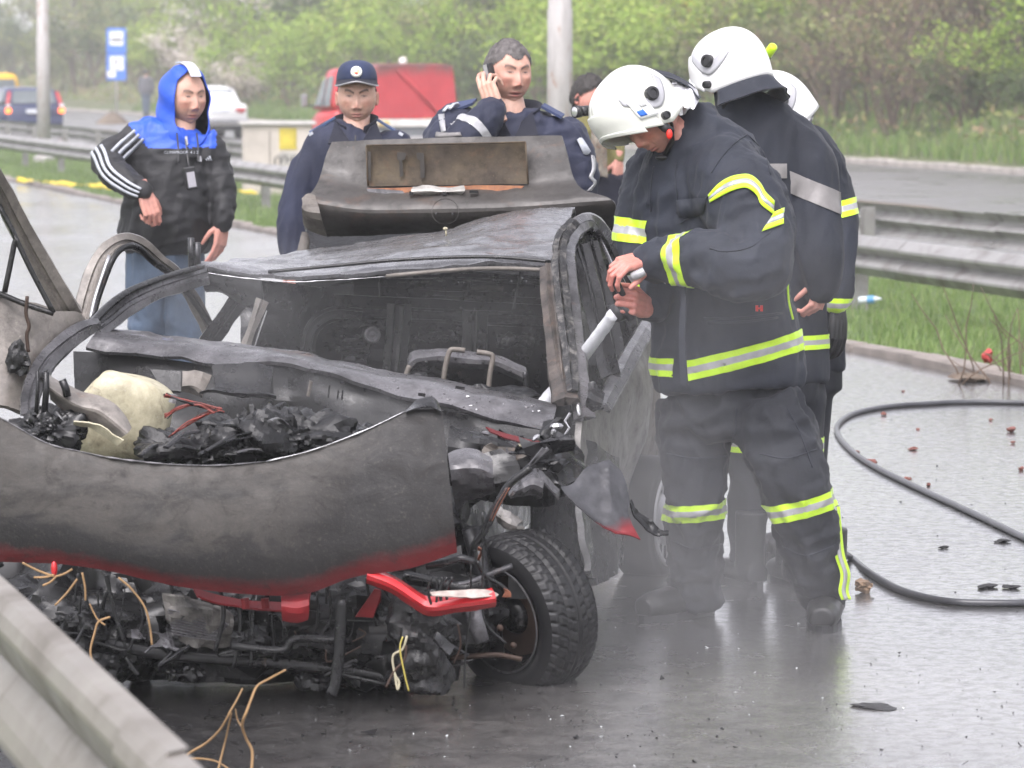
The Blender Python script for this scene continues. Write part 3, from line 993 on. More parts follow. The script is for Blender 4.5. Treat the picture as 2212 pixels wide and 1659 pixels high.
def hood_mat():
    m, n, l, b = nt('burnt_hood')
    co = texco(n, l)
    uv = n.new('ShaderNodeTexCoord').outputs['UV']
    sp = n.new('ShaderNodeSeparateXYZ'); l.new(uv, sp.inputs[0])
    st = noise_node(n, l, texco(n, l, 'Object', (1.6, 2.4, 2.8)), 2.6, 8, .68, .5)
    f = noise_node(n, l, co, 30, 5, .7)
    base = ramp(n, l, st, [(.30, (.006, .0055, .005)), (.40, (.026, .0235, .021)), (.52, (.050, .0445, .039)), (.64, (.036, .033, .029)), (.74, (.009, .008, .0075))])
    # soot that settled along the lower edge and toward the torn corner
    def soot_where(src, lo, hi, amp):
        k = n.new('ShaderNodeMath'); k.operation = 'MULTIPLY_ADD'
        l.new(st, k.inputs[0]); k.inputs[1].default_value = amp; l.new(src, k.inputs[2])
        return maprange(n, l, k.outputs[0], lo, hi, 0, 1)
    low = n.new('ShaderNodeMath'); low.operation = 'SUBTRACT'; low.inputs[0].default_value = 1
    l.new(sp.outputs['Y'], low.inputs[1])                      # 0 top, 1 bottom
    base = mix(n, l, soot_where(low.outputs[0], 1.00, 1.14, .9), base, (.009, .0085, .009))
    # torn corner: x - .6*y
    cx = n.new('ShaderNodeMath'); cx.operation = 'MULTIPLY_ADD'
    l.new(low.outputs[0], cx.inputs[0]); cx.inputs[1].default_value = .30; l.new(sp.outputs['X'], cx.inputs[2])
    base = mix(n, l, soot_where(cx.outputs[0], 1.06, 1.24, .6), base, (.011, .010, .010))
    # unburnt red along the bottom
    rd = n.new('ShaderNodeMath'); rd.operation = 'MULTIPLY_ADD'
    l.new(f, rd.inputs[0]); rd.inputs[1].default_value = .16; l.new(low.outputs[0], rd.inputs[2])
    edge = n.new('ShaderNodeMath'); edge.operation = 'SUBTRACT'
    l.new(sp.outputs['X'], edge.inputs[0]); edge.inputs[1].default_value = .42
    ab = n.new('ShaderNodeMath'); ab.operation = 'ABSOLUTE'; l.new(edge.outputs[0], ab.inputs[0])
    rd2 = n.new('ShaderNodeMath'); rd2.operation = 'MULTIPLY_ADD'
    l.new(ab.outputs[0], rd2.inputs[0]); rd2.inputs[1].default_value = .10; l.new(rd.outputs[0], rd2.inputs[2])
    base = mix(n, l, maprange(n, l, rd2.outputs[0], .90, 1.04, 0, 1), base, (.13, .007, .010))
    base = mix(n, l, maprange(n, l, f, .42, .8, 0, .4), base, (.02, .018, .017))
    g_ = noise_node(n, l, texco(n, l, 'Object', (3, 4, 4.4)), 3.2, 8, .74, .9)
    base = mix(n, l, maprange(n, l, g_, .54, .66, 0, .8), base, (.016, .014, .013))
    h_ = noise_node(n, l, co, 110, 3, .7)
    base = mix(n, l, maprange(n, l, h_, .56, .72, 0, .45), base, (.07, .06, .05))
    l.new(base, b.inputs['Base Color'])
    b.inputs['Metallic'].default_value = .1
    l.new(maprange(n, l, g_, .4, .65, .48, .72), b.inputs['Roughness'])
    p = bump(n, l, b, g_, .2, .010)
    bump(n, l, b, f, .35, .004, p)
    return m
M_hood = hood_mat()

CAR = thing('burnt_car', 'burnt out crashed car wreck with its bonnet torn open on the wet road', 'car', (-.6, 11, 0))

# readings from enlarged parts of the photograph -> 2212 px frame
def kA(x, y): return (x / 3.017, 392.8 + y / 3.017)
def kB(x, y): return (549.9 + x / 3.017, 471.3 + y / 3.017)
def kC(x, y): return (x / 2.816, 824.8 + y / 2.816)
def kD(x, y): return (707 + x / 2.640, 864 + y / 2.640)
def kE(x, y): return (1178.3 + x / 2.816, 471.3 + y / 2.816)
def kF(x, y): return (549.9 + x / 2.816, 62.8 + y / 2.816)
def row(k, pts, Y):
    """pts through reading k at depth Y (one number, or one per point)."""
    out = []
    for i, p in enumerate(pts):
        y = Y if not hasattr(Y, '__len__') else Y[0] + (Y[1] - Y[0]) * i / max(1, len(pts) - 1)
        if len(p) == 3: y += p[2]
        out.append(P(*k(p[0], p[1]), y))
    return out
kk = lambda x, y: (x, y)

# --- hood
top = [(-90, 868), (0, 903), (99, 957), (178, 977), (249, 991), (355, 1003), (472, 1006), (575, 998), (675, 973), (785, 932), (874, 890), (955, 886)]
bot = [(-90, 1206), (0, 1212), (110, 1215), (178, 1222), (249, 1235), (340, 1256), (440, 1274), (545, 1285), (660, 1283), (770, 1245), (880, 1228), (987, 1192)]
rows = []
for f, dy in ((0, .050), (.12, .034), (.3, .014), (.52, .0), (.74, -.005), (.9, .002), (1, .022)):
    r_ = []
    for i, (a, b_) in enumerate(zip(top, bot)):
        e = i / 11
        fold = -.05 * math.exp(-((e - .95) / .12) ** 2) * f + .12 * (e - .5) ** 2
        r_.append(P(a[0] + (b_[0] - a[0]) * f, a[1] + (b_[1] - a[1]) * f, 9.42 + dy + fold))
    rows.append(r_)
hood = sheet('hood', rows, M_hood, CAR, 9, .004, .007, 3.0, 3, sharp=30)
# folded bright rim along the torn edge, right half, and the bent tab at the corner
e_ = Vector((0, -.005, .002))
for i0, i1, m_, sd in ((7, 10, M_bright, 5), (0, 7, M_grey, 9)):
    q_ = smooth_path([p + e_ for p in rows[0][i0:i1 + 1]], 8)
    mb = MB(); mb.tube(q_, [.0015 + .0055 * abs(mnoise.noise((i * .3, sd, 0))) for i in range(len(q_))], 6, flat=(.6, 1.5)); mb.build('hood_rim', m_, hood, True)
sheet('bent_tab', [row(kB, [(985, 1265), (1070, 1185), (1165, 1170), (1215, 1255)], 9.52), row(kB, [(985, 1270), (1060, 1245), (1150, 1235), (1218, 1262)], 9.47)], M_grey2, hood, 4, .003, .004, 20)
# red panel hanging from the hood: stem, lip and ribs
sheet('red_stem', [row(kk, [(607, 1280), (640, 1282), (672, 1276)], 9.50), row(kk, [(608, 1308), (640, 1312), (668, 1306)], 9.47), row(kk, [(611, 1334), (638, 1337), (664, 1331)], 9.50)], M_red, CAR, 4, .012, .003, 12)
sheet('red_lip', [row(kC, [(1175, 1262), (1300, 1300), (1450, 1330), (1600, 1345), (1710, 1350)], 9.56), row(kC, [(1200, 1312), (1310, 1350), (1450, 1372), (1600, 1392), (1715, 1400)], 9.53)], M_red, CAR, 5, .006, .002, 14)
for x in (1490, 1610):
    mb = MB(); mb.tube(row(kC, [(x, 1318), (x + 8, 1378)], 9.52), .012, 6); mb.build('lip_rib', M_red, CAR)
# bright red bumper bar
br = [(795, 1240), (850, 1262), (905, 1298), (935, 1310), (990, 1303), (1040, 1296), (1072, 1291)]
sheet('bumper_bar', [row(kk, [(x - 8, y - 14) for x, y in br], (9.50, 9.42)), row(kk, [(x, y) for x, y in br], (9.44, 9.36)), row(kk, [(x - 2, y + 13) for x, y in br], (9.50, 9.42))], M_redb, CAR, 5, .010, .003, 15)
sheet('peeled_skin', [row(kD, [(585, 1103), (700, 1090), (900, 1085), (975, 1115)], 9.38), row(kD, [(600, 1118), (730, 1125), (880, 1128), (960, 1125)], 9.36)], simple('peeled_paint', (.33, .28, .25), .6, 0, .4, 30), CAR, 5, .003, .004, 25)
sheet('red_bracket', [row(kD, [(270, 1075), (305, 1090), (300, 1150)], 9.6), row(kD, [(160, 1235), (205, 1235), (262, 1235)], 9.62)], M_red, CAR, 4, .006, .003, 14)

# --- behind the hood: debris, firewall, engine
def mound(name, outline_c, size, mat, amp, freq, seed, parent=CAR, nu=88, nv=44, rot=None):
    vs, fs = [], []
    c = Vector(outline_c)
    A = []
    for j in range(nv + 1):
        th = math.pi * j / nv
        for i in range(nu):
            ph = 2 * math.pi * i / nu
            A.append((math.sin(th) * math.cos(ph), math.sin(th) * math.sin(ph), math.cos(th)))
    A = np.array(A)
    q = A * np.array(size)
    h = .8 * fbm(q * freq + seed * 7.1, 3, .6) - .9 * np.abs(fbm(q * freq * .9 + seed, 2)) + .16 * fbm(q * freq * 4 + seed, 3, .7)
    q = q * (1 + 0 * h[:, None]) + A * (h * amp)[:, None]
    V = [Vector(p) for p in q]
    if rot is not None: V = [rot @ p for p in V]
    V = [p + c for p in V]
    fs = [(j * nu + i, (j + 1) * nu + i, (j + 1) * nu + (i + 1) % nu, j * nu + (i + 1) % nu) for j in range(nv) for i in range(nu)]
    o = mesh_ob(name, V, fs, mat, parent, True)
    o.data.set_sharp_from_angle(angle=R(28))
    return o
M_flake = burnt('flaked_pillar', (.13, .105, .09), (.028, .025, .023), (.16, .09, .06), soot=.5, rustamt=.3, rough=.6, metal=.1, scale=11)
sheet('firewall', [row(kk, [(160, 760), (330, 772), (480, 788), (650, 795), (815, 842), (1000, 890), (1190, 925)], (11.02, 10.62)),
                   row(kk, [(160, 840), (330, 850), (480, 860), (650, 870), (815, 905), (1000, 945), (1190, 985)], (10.98, 10.6)),
                   row(kk, [(160, 1050), (330, 1060), (480, 1060), (650, 1060), (815, 1060), (1000, 1060), (1190, 1080)], (10.9, 10.55))], M_soot, CAR, 6, .004, .02, 5, 2)
mound('engine_block', P(520, 1120, 10.25), (.45, .3, .19), M_soot, .05, 6, 1)
mound('charred_debris', P(470, 962, 10.05), (.24, .17, .045), M_coal, .05, 11, 2)
mound('charred_debris', P(615, 942, 10.12), (.17, .16, .07), M_coal, .055, 10, 4)
mound('charred_debris', P(770, 985, 10.2), (.20, .2, .09), M_soot, .05, 7, 6)
mound('melted_manifold', P(545, 915, 10.3), (.14, .1, .04), M_coal, .05, 14, 8)
r = random.Random(3)
for (x0, y0, x1, y1, w, m_) in ((1085, 390, 1310, 500, .013, M_grey2), (1210, 440, 1550, 330, .008, M_soot), (1250, 420, 1560, 300, .006, M_coal), (1010, 400, 1200, 300, .009, M_grey2),
                                (1340, 260, 1500, 330, .010, M_grey2), (1430, 430, 1640, 440, .006, M_grey), (850, 450, 1000, 380, .008, M_grey2), (1640, 240, 1740, 260, .007, M_grey)):
    mb = MB(); a, b_ = P(*kC(x0, y0), 9.82), P(*kC(x1, y1), 9.95)
    mb.tube(smooth_path([a, (a + b_) / 2 + Vector((0, 0, .012)), b_], 5), w, 7, flat=(.55, 1.3)); mb.build('charred_bar', m_, CAR)
# red and copper wiring
for k in range(15):
    j_ = lambda: r.uniform(-14, 14)
    pth = ([(1075, 1385), (1190, 1425), (1310, 1455), (1460, 1490)], [(1080, 1530), (1170, 1470), (1290, 1450), (1400, 1500)], [(1110, 1655), (1210, 1575), (1310, 1525), (1420, 1480)])[k % 3]
    mb = MB(); mb.tube(smooth_path([P(*kA(x + j_(), y + j_()), 10.02 + r.uniform(-.04, .04)) for x, y in pth], 8), r.uniform(.0014, .0034), 5); mb.build('wire', M_redwire if k % 4 else M_soot, CAR, True)

# --- washer bottle
def bottle():
    top_ = [(150, 845), (175, 815), (212, 788), (262, 792), (330, 822), (352, 845)]
    rows = []
    c = P(262, 890, 10.25)
    prof = [(a_ * 1.08, b_ * 1.12) for a_, b_ in [(-.115, .035), (-.108, .075), (-.07, .098), (-.03, .105), (0, .108), (.05, .112), (.075, .105), (.09, .085), (.096, .04)]]
    vs = []; nu = 36
    for z, rr_ in prof:
        for i in range(nu):
            a = 2 * math.pi * i / nu
            ca, sa = math.cos(a), math.sin(a)
            sx = math.copysign(abs(ca) ** .55, ca); sy = math.copysign(abs(sa) ** .55, sa)
            x = sx * rr_ * 1.22; y = sy * rr_ * .85
            zz = z * 1.12 - x * .26 * (z > .02) - .10 * (x < -.06) * (z > .03) * min(1, (-.06 - x) / .06) + x * .03
            q_ = Vector((x, y, zz)); q_ *= 1 + .07 * mnoise.noise(q_ * 14) + .05 * mnoise.noise(q_ * 33)
            vs.append(c + q_)
    n = len(prof)
    fs = [(j * nu + i, j * nu + (i + 1) % nu, (j + 1) * nu + (i + 1) % nu, (j + 1) * nu + i) for j in range(n - 1) for i in range(nu)]
    fs += [tuple(range(nu - 1, -1, -1)), tuple((n - 1) * nu + i for i in range(nu))]
    o = mesh_ob('washer_bottle', vs, fs, M_plast, CAR)
    md = o.modifiers.new('s', 'SUBSURF'); md.levels = md.render_levels = 2
bottle()
sheet('wing_liner', [row(kA, [(300, 1240), (400, 1310), (520, 1370), (660, 1400), (780, 1470), (860, 1600)], (10.0, 9.95)),
                     row(kA, [(310, 1330), (410, 1400), (520, 1460), (640, 1490), (740, 1560), (830, 1640)], (9.93, 9.9)),
                     row(kA, [(330, 1420), (420, 1500), (510, 1560), (600, 1580), (690, 1620), (760, 1680)], (9.98, 9.93))], M_ashl, CAR, 6, .004, .008, 9, 4)
sheet('liner_lip', [row(kA, [(480, 1560), (580, 1570), (680, 1600), (760, 1660), (800, 1690)], 9.86), row(kA, [(480, 1585), (570, 1600), (650, 1640), (720, 1690), (760, 1720)], 9.88)], M_plast, CAR, 5, .004, .006, 14)
mb = MB()
for (x0, y0, x1, y1, w) in ((245, 1230, 235, 1500, .006), (300, 1240, 290, 1500, .01), (405, 1290, 440, 1400, .012), (300, 1560, 440, 1640, .02), (360, 1500, 520, 1720, .011)):
    mb = MB(); mb.tube(row(kA, [(x0, y0), ((x0 + x1) / 2 + 6, (y0 + y1) / 2), (x1, y1)], 9.92), w, 6); mb.build('bent_rod', M_grey2, CAR, True)
mound('charred_debris', P(100, 925, 9.95), (.11, .1, .06), M_soot, .04, 12, 12)

# --- left wing strip, left front door, left rear door
def band(name, path, w, mat, Y, parent=CAR, th=.012, crum=.006, k=kA, fr=12, bulge=.3):
    """Pressed strip: a three-row sheet along path, width w in reading pixels (number or list)."""
    pts = [Vector((p[0], p[1])) for p in path]
    ws = [w] * len(pts) if not hasattr(w, '__len__') else w
    rows = [[] for _ in range(8)]
    for i, p in enumerate(pts):
        d = (pts[min(i + 1, len(pts) - 1)] - pts[max(i - 1, 0)]).normalized()
        nrm = Vector((d.y, -d.x))
        y = Y if not hasattr(Y, '__len__') else Y[0] + (Y[1] - Y[0]) * i / (len(pts) - 1)
        sz = ws[i] / 2
        for r_, (t, dy) in enumerate(((1.0, .026), (.97, .0), (.42, -.003), (.26, .006), (-.30, .006), (-.46, -.003), (-.97, .0), (-1.0, .026))):
            q = p + nrm * (sz * t)
            rows[r_].append(P(*k(q.x, q.y), y + dy))
    return sheet(name, rows, mat, parent, 5, th, crum * .6, fr, len(pts) + int(path[0][0]) % 17, sub2=1)
band('wing_strip', [(640, 925), (540, 965), (420, 1050), (300, 1170), (230, 1300), (195, 1420), (185, 1530)], [30, 70, 80, 90, 84, 76, 60], M_grey, (10.75, 10.1))
band('pillar_gasket', [(560, 960), (450, 1060), (330, 1190), (290, 1290)], [20, 40, 34, 20], M_soot, (10.8, 10.3), th=.01)
ld = sheet('left_front_door', [row(kA, [(-220, 700), (0, 745), (170, 805), (350, 865), (480, 850), (560, 950)], (10.45, 10.75)),
                               row(kA, [(-220, 900), (0, 930), (150, 950), (300, 980), (400, 990), (470, 1040)], (10.40, 10.7)),
                               row(kA, [(-220, 1150), (0, 1150), (100, 1160), (180, 1180), (250, 1190), (300, 1200)], (10.36, 10.55)),
                               row(kA, [(-220, 1480), (0, 1470), (50, 1480), (110, 1500), (170, 1520), (220, 1540)], (10.3, 10.4))], M_ashl, CAR, 6, .02, .016, 6, 5)
band('window_frame', [(-200, -330), (-60, -60), (20, 80), (130, 300), (260, 540), (400, 790), (450, 880)], [80, 96, 100, 108, 118, 140, 150], M_ashl, (10.35, 10.75), ld, .010)
for pth in ([(-10, 150), (95, 350), (90, 420), (30, 720)], [(95, 350), (200, 570), (350, 855)], [(-60, 715), (20, 738), (170, 800), (350, 858)]):
    mb = MB(); mb.tube(smooth_path(row(kA, pth, 10.48), 5), .0085, 6); mb.build('window_gasket', M_coal, ld, True)
mound('burnt_through_hole', P(*kA(120, 1150), 10.36), (.035, .012, .055), M_coal, .02, 20, 15, ld, 32, 18)
mb = MB(); mb.tube(smooth_path(row(kA, [(178, 745), (170, 860), (190, 940), (175, 1000), (185, 1110)], 10.38), 5), [.006] * 21, 6); mb.build('hanging_strip', M_disc, ld, True)
sheet('mirror_shard', [row(kA, [(560, 935), (620, 928), (684, 930)], 10.9), row(kA, [(512, 1032), (580, 1000), (640, 965)], 10.86)], M_grey, CAR, 3, .004, .002, 20)
rd_ = band('left_rear_door', [(535, 900), (575, 740), (640, 550), (720, 440), (820, 388), (930, 420), (1040, 510), (1150, 600), (1230, 720), (1310, 860), (1375, 1000)],
           [100, 110, 112, 100, 84, 70, 60, 56, 60, 66, 74], M_ashl, (11.35, 11.9), CAR, .008)
mb = MB(); mb.tube(smooth_path(row(kA, [(610, 880), (650, 730), (740, 500), (820, 425), (900, 430), (1000, 520), (1120, 610), (1250, 760), (1370, 920)], (11.30, 11.84)), 5), .012, 6, flat=(1, .7)); mb.build('window_gasket', M_soot, rd_, True)
mb = MB(); mb.tube(smooth_path(row(kA, [(590, 890), (625, 740), (712, 480)], (11.29, 11.4)), 5), .006, 6); mb.build('frame_bead', M_bright, rd_, True)
for x in (1245, 1285):
    mb = MB(); mb.tube(row(kA, [(x, 365 if x < 1260 else 395), (x + 3, 560)], 11.7), .011, 8); mb.build('lock_rod', M_grey2, CAR, True)

# --- cowl and left pillar
up_ = [(215, 712), (331, 730), (431, 743), (530, 756), (649, 769), (716, 789), (848, 815), (981, 839), (1113, 862), (1200, 884)]
lo_ = [(186, 756), (331, 775), (431, 785), (481, 791), (600, 790), (690, 808), (805, 842), (901, 866), (1027, 899), (1190, 938)]
sheet('cowl', [[p + Vector((0, .09, 0)) for p in row(kk, up_, (11.08, 10.75))], row(kk, [(a[0], a[1] + 5) for a in up_], (11.05, 10.72)), row(kk, [((a[0] + b_[0]) / 2, (a[1] + b_[1]) / 2) for a, b_ in zip(up_, lo_)], (10.98, 10.66)), row(kk, lo_, (10.94, 10.62))],
      M_grey, CAR, 7, .012, .010, 7, 3)
for (x, y, w, h) in ((1340, 1105, 60, 18), (600, 1070, 26, 16), (1090, 1150, 46, 20), (1300, 1280, 180, 28)):
    a = P(*kB(x - 30, y), 10.66) if x < 1000 else P(*kB(x, y), 10.62)
    mb = MB(); mb.box(a, (w / 2100, .012, h / 2100), Matrix.Rotation(R(10), 3, 'Y')); mb.build('cowl_slot', M_soot, CAR)
r = random.Random(17)
for i in range(20):
    x = r.uniform(880, 1900); y = 1030 + (x - 880) * .23 + r.uniform(-20, 90)
    mb = MB(); mb.ball(P(*kB(x, y), 10.6), (r.uniform(.002, .009), .005, r.uniform(.0015, .004)), nu=5, nv=4); mb.build('glass_crumb', M_grey if i % 3 else M_bright, CAR)
band('left_pillar', [(630, 965), (720, 895), (830, 805), (960, 735), (1100, 680), (1220, 640), (1345, 605)], [90, 104, 108, 104, 100, 104, 110], M_grey, (11.02, 11.6), CAR, .008)
mb = MB(); mb.tube(smooth_path(row(kA, [(590, 930), (700, 815), (830, 718), (960, 660), (1120, 605), (1310, 552)], (10.98, 11.54)), 5), .016, 6, flat=(.6, 1)); mb.build('pillar_gasket', M_coal, CAR, True)
sheet('header_corner', [row(kA, [(1305, 560), (1400, 580), (1520, 600), (1700, 630)], 11.66), row(kA, [(1330, 640), (1420, 660), (1530, 700), (1720, 740)], 11.66), row(kA, [(1345, 690), (1440, 690), (1560, 765), (1720, 830)], 11.7)], M_soot, CAR, 5, .02, .01, 9, 7)
band('left_centre_pillar', [(1590, 720), (1500, 850), (1420, 960), (1350, 1060)], [110, 96, 100, 110], M_soot, (11.9, 11.7), CAR, .008)
band('belt_strap', [(1715, 770), (1690, 830), (1640, 960), (1598, 1080)], [70, 60, 34, 44], M_ashl, 11.55, CAR, .006)
mb = MB(); mb.tube(smooth_path(row(kA, [(1738, 840), (1700, 950), (1655, 1090)], 11.5), 4), .003, 5); mb.build('belt_edge', M_bright, CAR)

# --- roof
r0 = [(430, 582), (520, 594), (633, 603), (760, 597), (870, 587), (1000, 576), (1100, 574), (1200, 578)]
r1 = [(434, 572), (525, 580), (640, 592), (765, 583), (875, 573), (1000, 560), (1100, 556), (1206, 562)]
r15 = [(470, 569), (560, 573), (660, 580), (775, 570), (880, 556), (1000, 541), (1104, 533), (1214, 533)]
r2 = [(520, 566), (600, 567), (690, 563), (790, 549), (890, 535), (1000, 517), (1110, 498), (1226, 496)]
r3 = [(590, 562), (650, 555), (730, 541), (820, 527), (920, 511), (1030, 489), (1130, 460), (1240, 456)]
r4 = [(600, 572), (655, 562), (735, 550), (825, 536), (925, 520), (1035, 498), (1135, 470), (1246, 470)]
roof = sheet('roof', [row(kk, r4, (13.0, 12.85)), row(kk, r3, (12.75, 12.6)), row(kk, r2, (12.25, 12.1)), row(kk, r15, (11.95, 11.8)), row(kk, r1, (11.75, 11.6)), row(kk, r0, (11.68, 11.53))], M_roofm, CAR, 8, .012, .014, 4.5, 5)
mb = MB(); mb.tube(smooth_path(row(kk, [(440, 588), (520, 600), (633, 609), (700, 606), (760, 603), (835, 597)], (11.62, 11.57)), 6), [.0008 + .010 * abs(mnoise.noise((i * .35, 2, 0))) for i in range(31)], 6, flat=(.7, 1)); mb.build('roof_lip', M_bright, roof, True)  # bright tube stands in for the highlight along the left lip
mb = MB(); mb.tube(smooth_path(row(kk, [(835, 597), (870, 593), (1000, 582), (1100, 580), (1200, 585)], (11.57, 11.5)), 6), .009, 6, flat=(.8, 1)); mb.build('roof_lip', M_ashy, roof, True)
mb = MB(); mb.tube(smooth_path(row(kB, [(90, 350), (500, 312), (900, 275), (1300, 255), (1600, 255), (1940, 285)], (11.66, 11.53)), 6), .006, 6); mb.build('drip_groove', M_soot, roof, True)
mb = MB(); mb.ball(P(962, 494, 12.2), (.009, .006, .006)); mb.tube(row(kk, [(963, 497), (964, 510)], 12.2), .003, 5); mb.build('bent_clip', M_plast, roof, True)

# --- right flank: pillar, door frames, doors
def chan(name, path, w, mat, Y, parent=CAR, k=kE, th=.02):
    return band(name, path, w, mat, Y, parent, th, .006, k, 10)
band('right_pillar', [(1925, 330), (1935, 480), (1960, 680), (1985, 900), (2010, 1080), (2030, 1220)], [28, 32, 38, 48, 58, 68], M_flake, (11.5, 10.8), CAR, .03, .006, kB)
band('pillar_gasket', [(2085, 20), (2000, 130), (1985, 280), (2000, 460), (2030, 700), (2060, 960), (2075, 1130)], [40, 56, 60, 66, 62, 56, 44], burnt('flecked_gasket', (.30, .28, .26), (.012, .012, .013), soot=.62, rustamt=.05, rough=.5, metal=0, scale=26, bmp=.6), (11.6, 10.82), CAR, .01, .008, kB, 40)
fd = chan('right_front_door_frame', [(240, 1230), (190, 900), (160, 600), (130, 330), (128, 200), (165, 90), (240, 25), (300, 42), (375, 140), (440, 270)],
          [66, 60, 54, 50, 48, 48, 46, 42, 38, 34], M_grey, (10.8, 12.5))
mb = MB(); mb.tube(smooth_path(row(kE, [(205, 1200), (150, 800), (112, 420), (98, 230), (120, 110), (200, 10)], (10.78, 11.9)), 5), .007, 6); mb.build('frame_bead', M_bright, fd, True)
sheet('dark_flank_backing', [row(kE, [(170, 140), (260, 60), (380, 200), (520, 520)], (11.9, 12.7)), row(kE, [(190, 500), (300, 500), (450, 600), (640, 700)], (11.8, 12.7)), row(kE, [(200, 900), (300, 900), (420, 950), (640, 900)], (11.6, 12.7)), row(kE, [(200, 1250), (300, 1250), (420, 1200), (640, 1200)], (11.4, 12.7))], M_soot, CAR, 5, .008, .03, 6)  # dark sheet added behind the door openings so they read as shade
chan('centre_pillar', [(205, 170), (250, 330), (300, 540), (345, 760), (400, 960)], [40, 46, 52, 56, 56], M_grey2, (11.7, 11.5))
chan('centre_pillar_inner', [(270, 150), (320, 340), (370, 560), (420, 800), (430, 960)], [34, 40, 46, 54, 50], M_soot, (12.0, 11.8))
chan('right_rear_door_frame', [(300, 120), (390, 330), (470, 560), (520, 800)], [40, 60, 80, 90], M_soot, (12.4, 12.3))
mb = MB(); mb.tube(row(kE, [(328, 120), (390, 250), (450, 400)], (12.2, 11.6)), .006, 6); mb.build('bent_rod', M_grey, CAR)
dr = sheet('right_front_door', [row(kE, [(210, 1100), (340, 1170), (430, 1000), (530, 830), (628, 655)], (10.85, 12.3)),
                                row(kE, [(190, 1190), (330, 1230), (450, 1090), (560, 960), (656, 880)], (10.82, 12.3)),
                                row(kE, [(180, 1290), (310, 1330), (440, 1250), (560, 1150), (662, 1060)], (10.8, 12.3)),
                                row(kE, [(170, 1430), (290, 1480), (390, 1430), (490, 1400), (590, 1320)], (10.78, 12.1)),
                                row(kE, [(170, 1650), (235, 1700), (320, 1720), (395, 1720), (470, 1660)], (10.8, 12.0))], burnt('scorched_door', (.25, .235, .22), (.10, .095, .09), (.15, .09, .06), soot=.4, rustamt=.15, rough=.45, metal=.2), CAR, 7, .02, .022, 3.2, 7)
band('door_top', [(345, 1165), (430, 1000), (525, 820), (622, 655)], [34, 44, 46, 40], M_grey, (11.1, 12.25), dr, .02, .004, kE)
sheet('mirror_base', [row(kE, [(262, 1010), (300, 1000), (345, 1075)], 10.75), row(kE, [(258, 1080), (300, 1110), (348, 1120)], 10.72), row(kE, [(262, 1150), (290, 1165), (325, 1150)], 10.76)], M_grey2, CAR, 4, .012, .012, 16)
sheet('sill', [row(kk, [(1240, 1060), (1285, 1075), (1320, 1075), (1352, 1055)], (10.7, 12.0)), row(kk, [(1245, 1150), (1275, 1165), (1312, 1160), (1345, 1140)], (10.6, 12.0)), row(kk, [(1255, 1235), (1275, 1250), (1305, 1240), (1340, 1215)], (10.5, 12.0))], M_grey2, CAR, 6, .02, .02, 5, 9)
sheet('wheel_house', [row(kk, [(1150, 950), (1215, 940), (1270, 950), (1320, 990)], (10.4, 11.2)), row(kk, [(1150, 1080), (1220, 1090), (1280, 1100), (1330, 1110)], (10.5, 11.2)), row(kk, [(1160, 1260), (1225, 1270), (1285, 1262), (1335, 1240)], (10.5, 11.2))], M_grey2, CAR, 6, .008, .03, 6, 3)
sheet('body_rear_wing', [row(kk, [(1395, 760), (1412, 800), (1420, 860)], (12.35, 12.9)), row(kk, [(1390, 900), (1412, 920), (1425, 930)], (12.35, 12.9)), row(kk, [(1372, 1000), (1400, 985), (1428, 985)], (12.35, 12.9))], M_ashy, CAR, 4, .01, .008, 6)

# --- crumpled right wing
sheet('wing_inner', [row(kD, [(690, 300), (780, 278), (850, 290), (915, 340)], 9.95), row(kD, [(700, 400), (790, 390), (870, 395), (945, 430)], 9.86), row(kD, [(718, 545), (800, 530), (880, 520), (955, 500)], 9.92), row(kD, [(730, 610), (800, 570), (870, 545), (940, 530)], 10.0)], M_grey, CAR, 6, .004, .014, 9, 2)
sheet('wing_fold', [row(kD, [(1030, 500), (1090, 440), (1150, 400), (1205, 385)], 9.92), row(kD, [(1035, 545), (1100, 510), (1170, 480), (1230, 500)], 9.84), row(kD, [(1060, 575), (1120, 575), (1180, 600), (1225, 570)], 9.92)], M_grey, CAR, 6, .004, .02, 10, 4)
sheet('wing_shoulder', [row(kD, [(1275, 285), (1330, 245), (1400, 250), (1470, 300)], 10.35), row(kD, [(1250, 360), (1310, 330), (1390, 350), (1475, 390)], 10.2), row(kD, [(1255, 400), (1300, 450), (1360, 485), (1440, 470)], 10.05), row(kD, [(1310, 510), (1330, 540), (1370, 520), (1450, 500)], 10.1)], M_grey2, CAR, 6, .004, .02, 8, 6)
sheet('wing_edge', [row(kD, [(1195, 395), (1250, 420), (1330, 540)], 9.88), row(kD, [(1215, 450), (1270, 520), (1320, 570)], 9.84)], M_grey, CAR, 5, .006, .012, 16)
fl = [[(1330, 495), (1400, 475), (1470, 390), (1540, 355), (1612, 342)],
      [(1340, 510), (1430, 510), (1520, 440), (1610, 400), (1690, 410)],
      [(1390, 565), (1470, 590), (1560, 540), (1650, 500), (1728, 550)],
      [(1470, 640), (1530, 670), (1600, 650), (1660, 610), (1716, 640)],
      [(1560, 720), (1610, 745), (1655, 750), (1690, 720), (1735, 710)],
      [(1640, 768), (1680, 775), (1715, 780), (1750, 785), (1784, 800)]]
